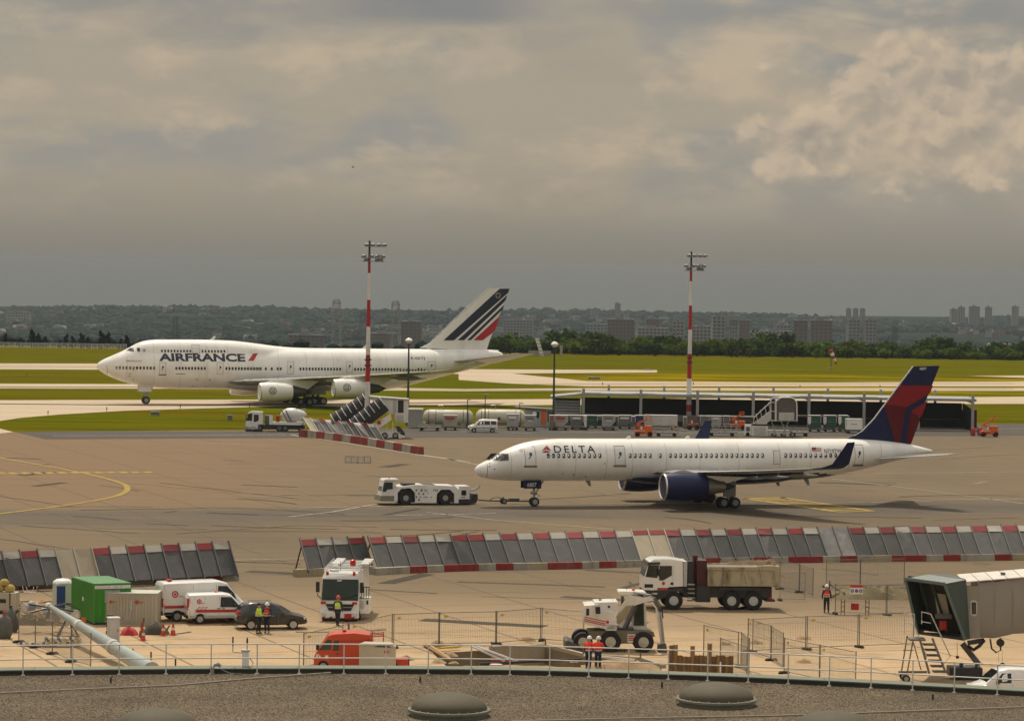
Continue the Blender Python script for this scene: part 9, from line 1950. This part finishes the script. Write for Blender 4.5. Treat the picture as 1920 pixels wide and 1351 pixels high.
def person(px, py, rz, label, top, legs, head, arms=None, stride=0., lean=0., vest=None, h=1.84):
 """faces local -y; arms: ((elbow, wrist) left, (elbow, wrist) right)"""
 p = G(px, py); t = thing('person', label, 'person', p, rz, 'workers on the apron'); k = h / 1.78; V_ = lambda *a: Vector(a) * k; L = lambda z: -lean * max(0, z - .95)
 arms = arms or (((-.27, .03, 1.16), (-.28, -.06, .92)), ((.27, .03, 1.16), (.28, -.06, .92))); P = []; E = []; R = []
 def add(co, r, par=None): P.append(Vector(co) * k); R.append(r * k); (E.append((par, len(P) - 1)) if par is not None else None); return len(P) - 1
 pel = add((0, 0, .95), .125); sp = add((0, L(1.2), 1.2), .125, pel); ch = add((0, L(1.38), 1.38), .14, sp); nk = add((0, L(1.5), 1.52), .055, ch); hd = add((0, L(1.6) - .02, 1.63), .095, nk); cr = add((0, L(1.7) - .01, 1.72), .085, hd)
 add((0, L(1.6) - .135, 1.63), .016, hd)
 for s in (-1, 1): add((s * .1, L(1.6), 1.63), .016, hd)
 lg = []
 for s in (-1, 1):
  st = s * stride; hp = add((s * .095, 0, .9), .095, pel); kn = add((s * .11, -st * .16 - .02, .5), .065, hp); an = add((s * .12, -st * .32 + .02, .09), .042, kn); to = add((s * .14, -st * .32 - .15, .035), .035, an); lg.append((hp, kn, an, to))
 ar = []
 for s, (el, wr) in zip((-1, 1), arms):
  sh = add((s * .185, L(1.42), 1.43), .062, ch); e = add((el[0], el[1] + L(1.2) * .7, el[2]), .044, sh); w = add((wr[0], wr[1] + L(1) * .5, wr[2]), .03, e); ar.append((sh, e, w)); d = (P[w] - P[e]).normalized(); a = d.orthogonal().normalized(); b = d.cross(a); pm = add((P[w] + d * .05 * k) / k, .032, w)
  for f in range(4): o0 = add((P[pm] + d * .05 * k + a * (f - 1.5) * .018 * k) / k, .010, pm); add((P[o0] + d * (.045 - abs(f - 1.3) * .006) * k + b * .015 * k) / k, .008, o0)
  add((P[w] + d * .05 * k + a * .045 * k) / k, .010, w)
 link('body', skin_mesh('body', P, E, R, SKIN), t)
 vs = [P[pel]] + [P[i] for l in lg for i in l[:3]]; vs[3] = vs[3] + Vector((0, 0, .02)); vs[6] = vs[6] + Vector((0, 0, .02)); link('trousers', skin_mesh('trousers', vs, [(0, 1), (1, 2), (2, 3), (0, 4), (4, 5), (5, 6)], [.15 * k, .115 * k, .085 * k, .07 * k, .115 * k, .085 * k, .07 * k], legs), t)
 for l in lg: link('boot', skin_mesh('boot', [P[l[2]] + Vector((0, .03, .03)), P[l[2]] + Vector((0, .03, -.04)), P[l[3]]], [(0, 1), (1, 2)], [.058 * k, .055 * k, .045 * k], BLACK), t)
 vs = [P[pel] + Vector((0, 0, .02)), P[sp], P[ch], P[nk] - Vector((0, 0, .04 * k))] + [P[i] for a in ar for i in a]; link('jacket', skin_mesh('jacket', vs, [(0, 1), (1, 2), (2, 3), (2, 4), (4, 5), (5, 6), (2, 7), (7, 8), (8, 9)], [.15 * k, .155 * k, .165 * k, .075 * k, .08 * k, .06 * k, .05 * k, .08 * k, .06 * k, .05 * k], top), t)
 if vest:
  link('vest', skin_mesh('vest', [P[pel] + Vector((0, 0, .03)), P[sp], P[ch], P[ch] + Vector((0, 0, .07 * k)), P[ar[0][0]] * .8 + P[ch] * .2, P[ar[1][0]] * .8 + P[ch] * .2], [(0, 1), (1, 2), (2, 3), (2, 4), (2, 5)], [.19 * k, .195 * k, .205 * k, .125 * k, .105 * k, .105 * k], vest), t)
 for z in (1.06, 1.2): mb = MB(); mb.lathe([(.17 * k, -.022), (.197 * k, -.022), (.197 * k, .022), (.17 * k, .022)], 'z', (0, L(z), z * k), 18); mb.obj('reflective_band', REFL, t, 40)
 c_ = P[cr]; mb = MB()
 if head[0] == 'helmet': mb.lathe([(.16, -.04), (.135, -.02), (.13, .03), (.105, .09), (.05, .125), (.01, .13)], 'z', (c_.x, c_.y, c_.z), 16); mb.obj('helmet', head[1], t, 50)
 else: mb.lathe([(.108, -.05), (.115, 0), (.10, .06), (.05, .095), (.01, .10)], 'z', (c_.x, c_.y + .01, c_.z), 14); mb.obj('cap' if head[0] == 'cap' else 'hair', head[1], t, 50)
 if head[0] == 'cap': mb = MB(); mb.lathe([(.1, -.01), (.11, 0), (.1, .012)], 'z', (c_.x, c_.y - .09, c_.z), 12); mb.obj('cap_peak', head[1], t)
 mb = MB()
 for s in (-1, 1): mb.box((s * .035 * k, P[hd].y - .088 * k, P[hd].z + .02 * k), (.022, .012, .012))
 mb.obj('eyes', BLACK, t); return t

fold = (((-.30, -.02, 1.2), (-.12, -.25, 1.18)), ((.30, -.02, 1.2), (.12, -.25, 1.14)))
point = (((-.34, -.1, 1.2), (-.38, -.32, 1.12)), ((.27, .03, 1.16), (.26, -.08, .92)))
person(484.5, 1187, radians(75), 'man in a yellow vest and dark cap talking beside the dark car', HIYEL, CLOTH, ('cap', HAIR), (((-.3, -.12, 1.2), (-.2, -.38, 1.1)), ((.28, .02, 1.16), (.25, -.12, .95))), .15, .02, HIYEL, 1.86)
person(500.5, 1186, radians(-20), 'man in a red vest and white helmet facing the man in yellow', CLOTH, NAVYC, ('helmet', W_CLEAN), fold, .1, 0, HIRED, 1.84)
person(633, 1172, radians(165), 'worker in a yellow vest and red helmet walking before the fire engine', CLOTH, CLOTH, ('helmet', ORED), None, .7, .06, HIYEL, 1.84)
person(1103, 1254, radians(150), 'worker in a red jacket and white helmet at the pit, left of the pair', HIRED, NAVYC, ('helmet', W_CLEAN), fold, .1, .1, HIRED, 1.84)
person(1121, 1254, radians(170), 'worker in a red jacket and pale helmet at the pit, right of the pair', HIRED, NAVYC, ('helmet', W_PAINT), (((-.3, -.1, 1.2), (-.18, -.36, 1.1)), ((.32, -.02, 1.18), (.3, -.2, 1.0))), .15, .14, HIRED, 1.82)
person(1549.5, 1148, radians(178), 'worker in a red vest seen from behind near the black tarpaulin', CLOTH, CLOTH, ('helmet', W_CLEAN), None, .2, .04, HIRED, 1.84)
# two dark birds far up in the sky
for px, py, Y, lb in ((662, 314, 600, 'tiny dark bird high in the left of the sky'),):
 p = DY(px, py, Y); t = thing('bird', lb, 'bird', p); mb = MB(); mb.tube([(-.25, 0, 0), (0, 0, .03), (.3, 0, 0)], [.03, .09, .02], 8); mb.obj('body', BLACK, t, 50)
 for s in (-1, 1): mb = MB(); mb.add([(.1, 0, .03), (-.12, 0, .03), (-.1, s * .5, .22), (.05, s * .55, .24), (.1, 0, .06), (-.12, 0, .06), (-.1, s * .5, .24), (.05, s * .55, .26)], [(0, 1, 2, 3), (4, 5, 6, 7), (0, 3, 7, 4), (1, 2, 6, 5)]); mb.obj('wing', BLACK, t)
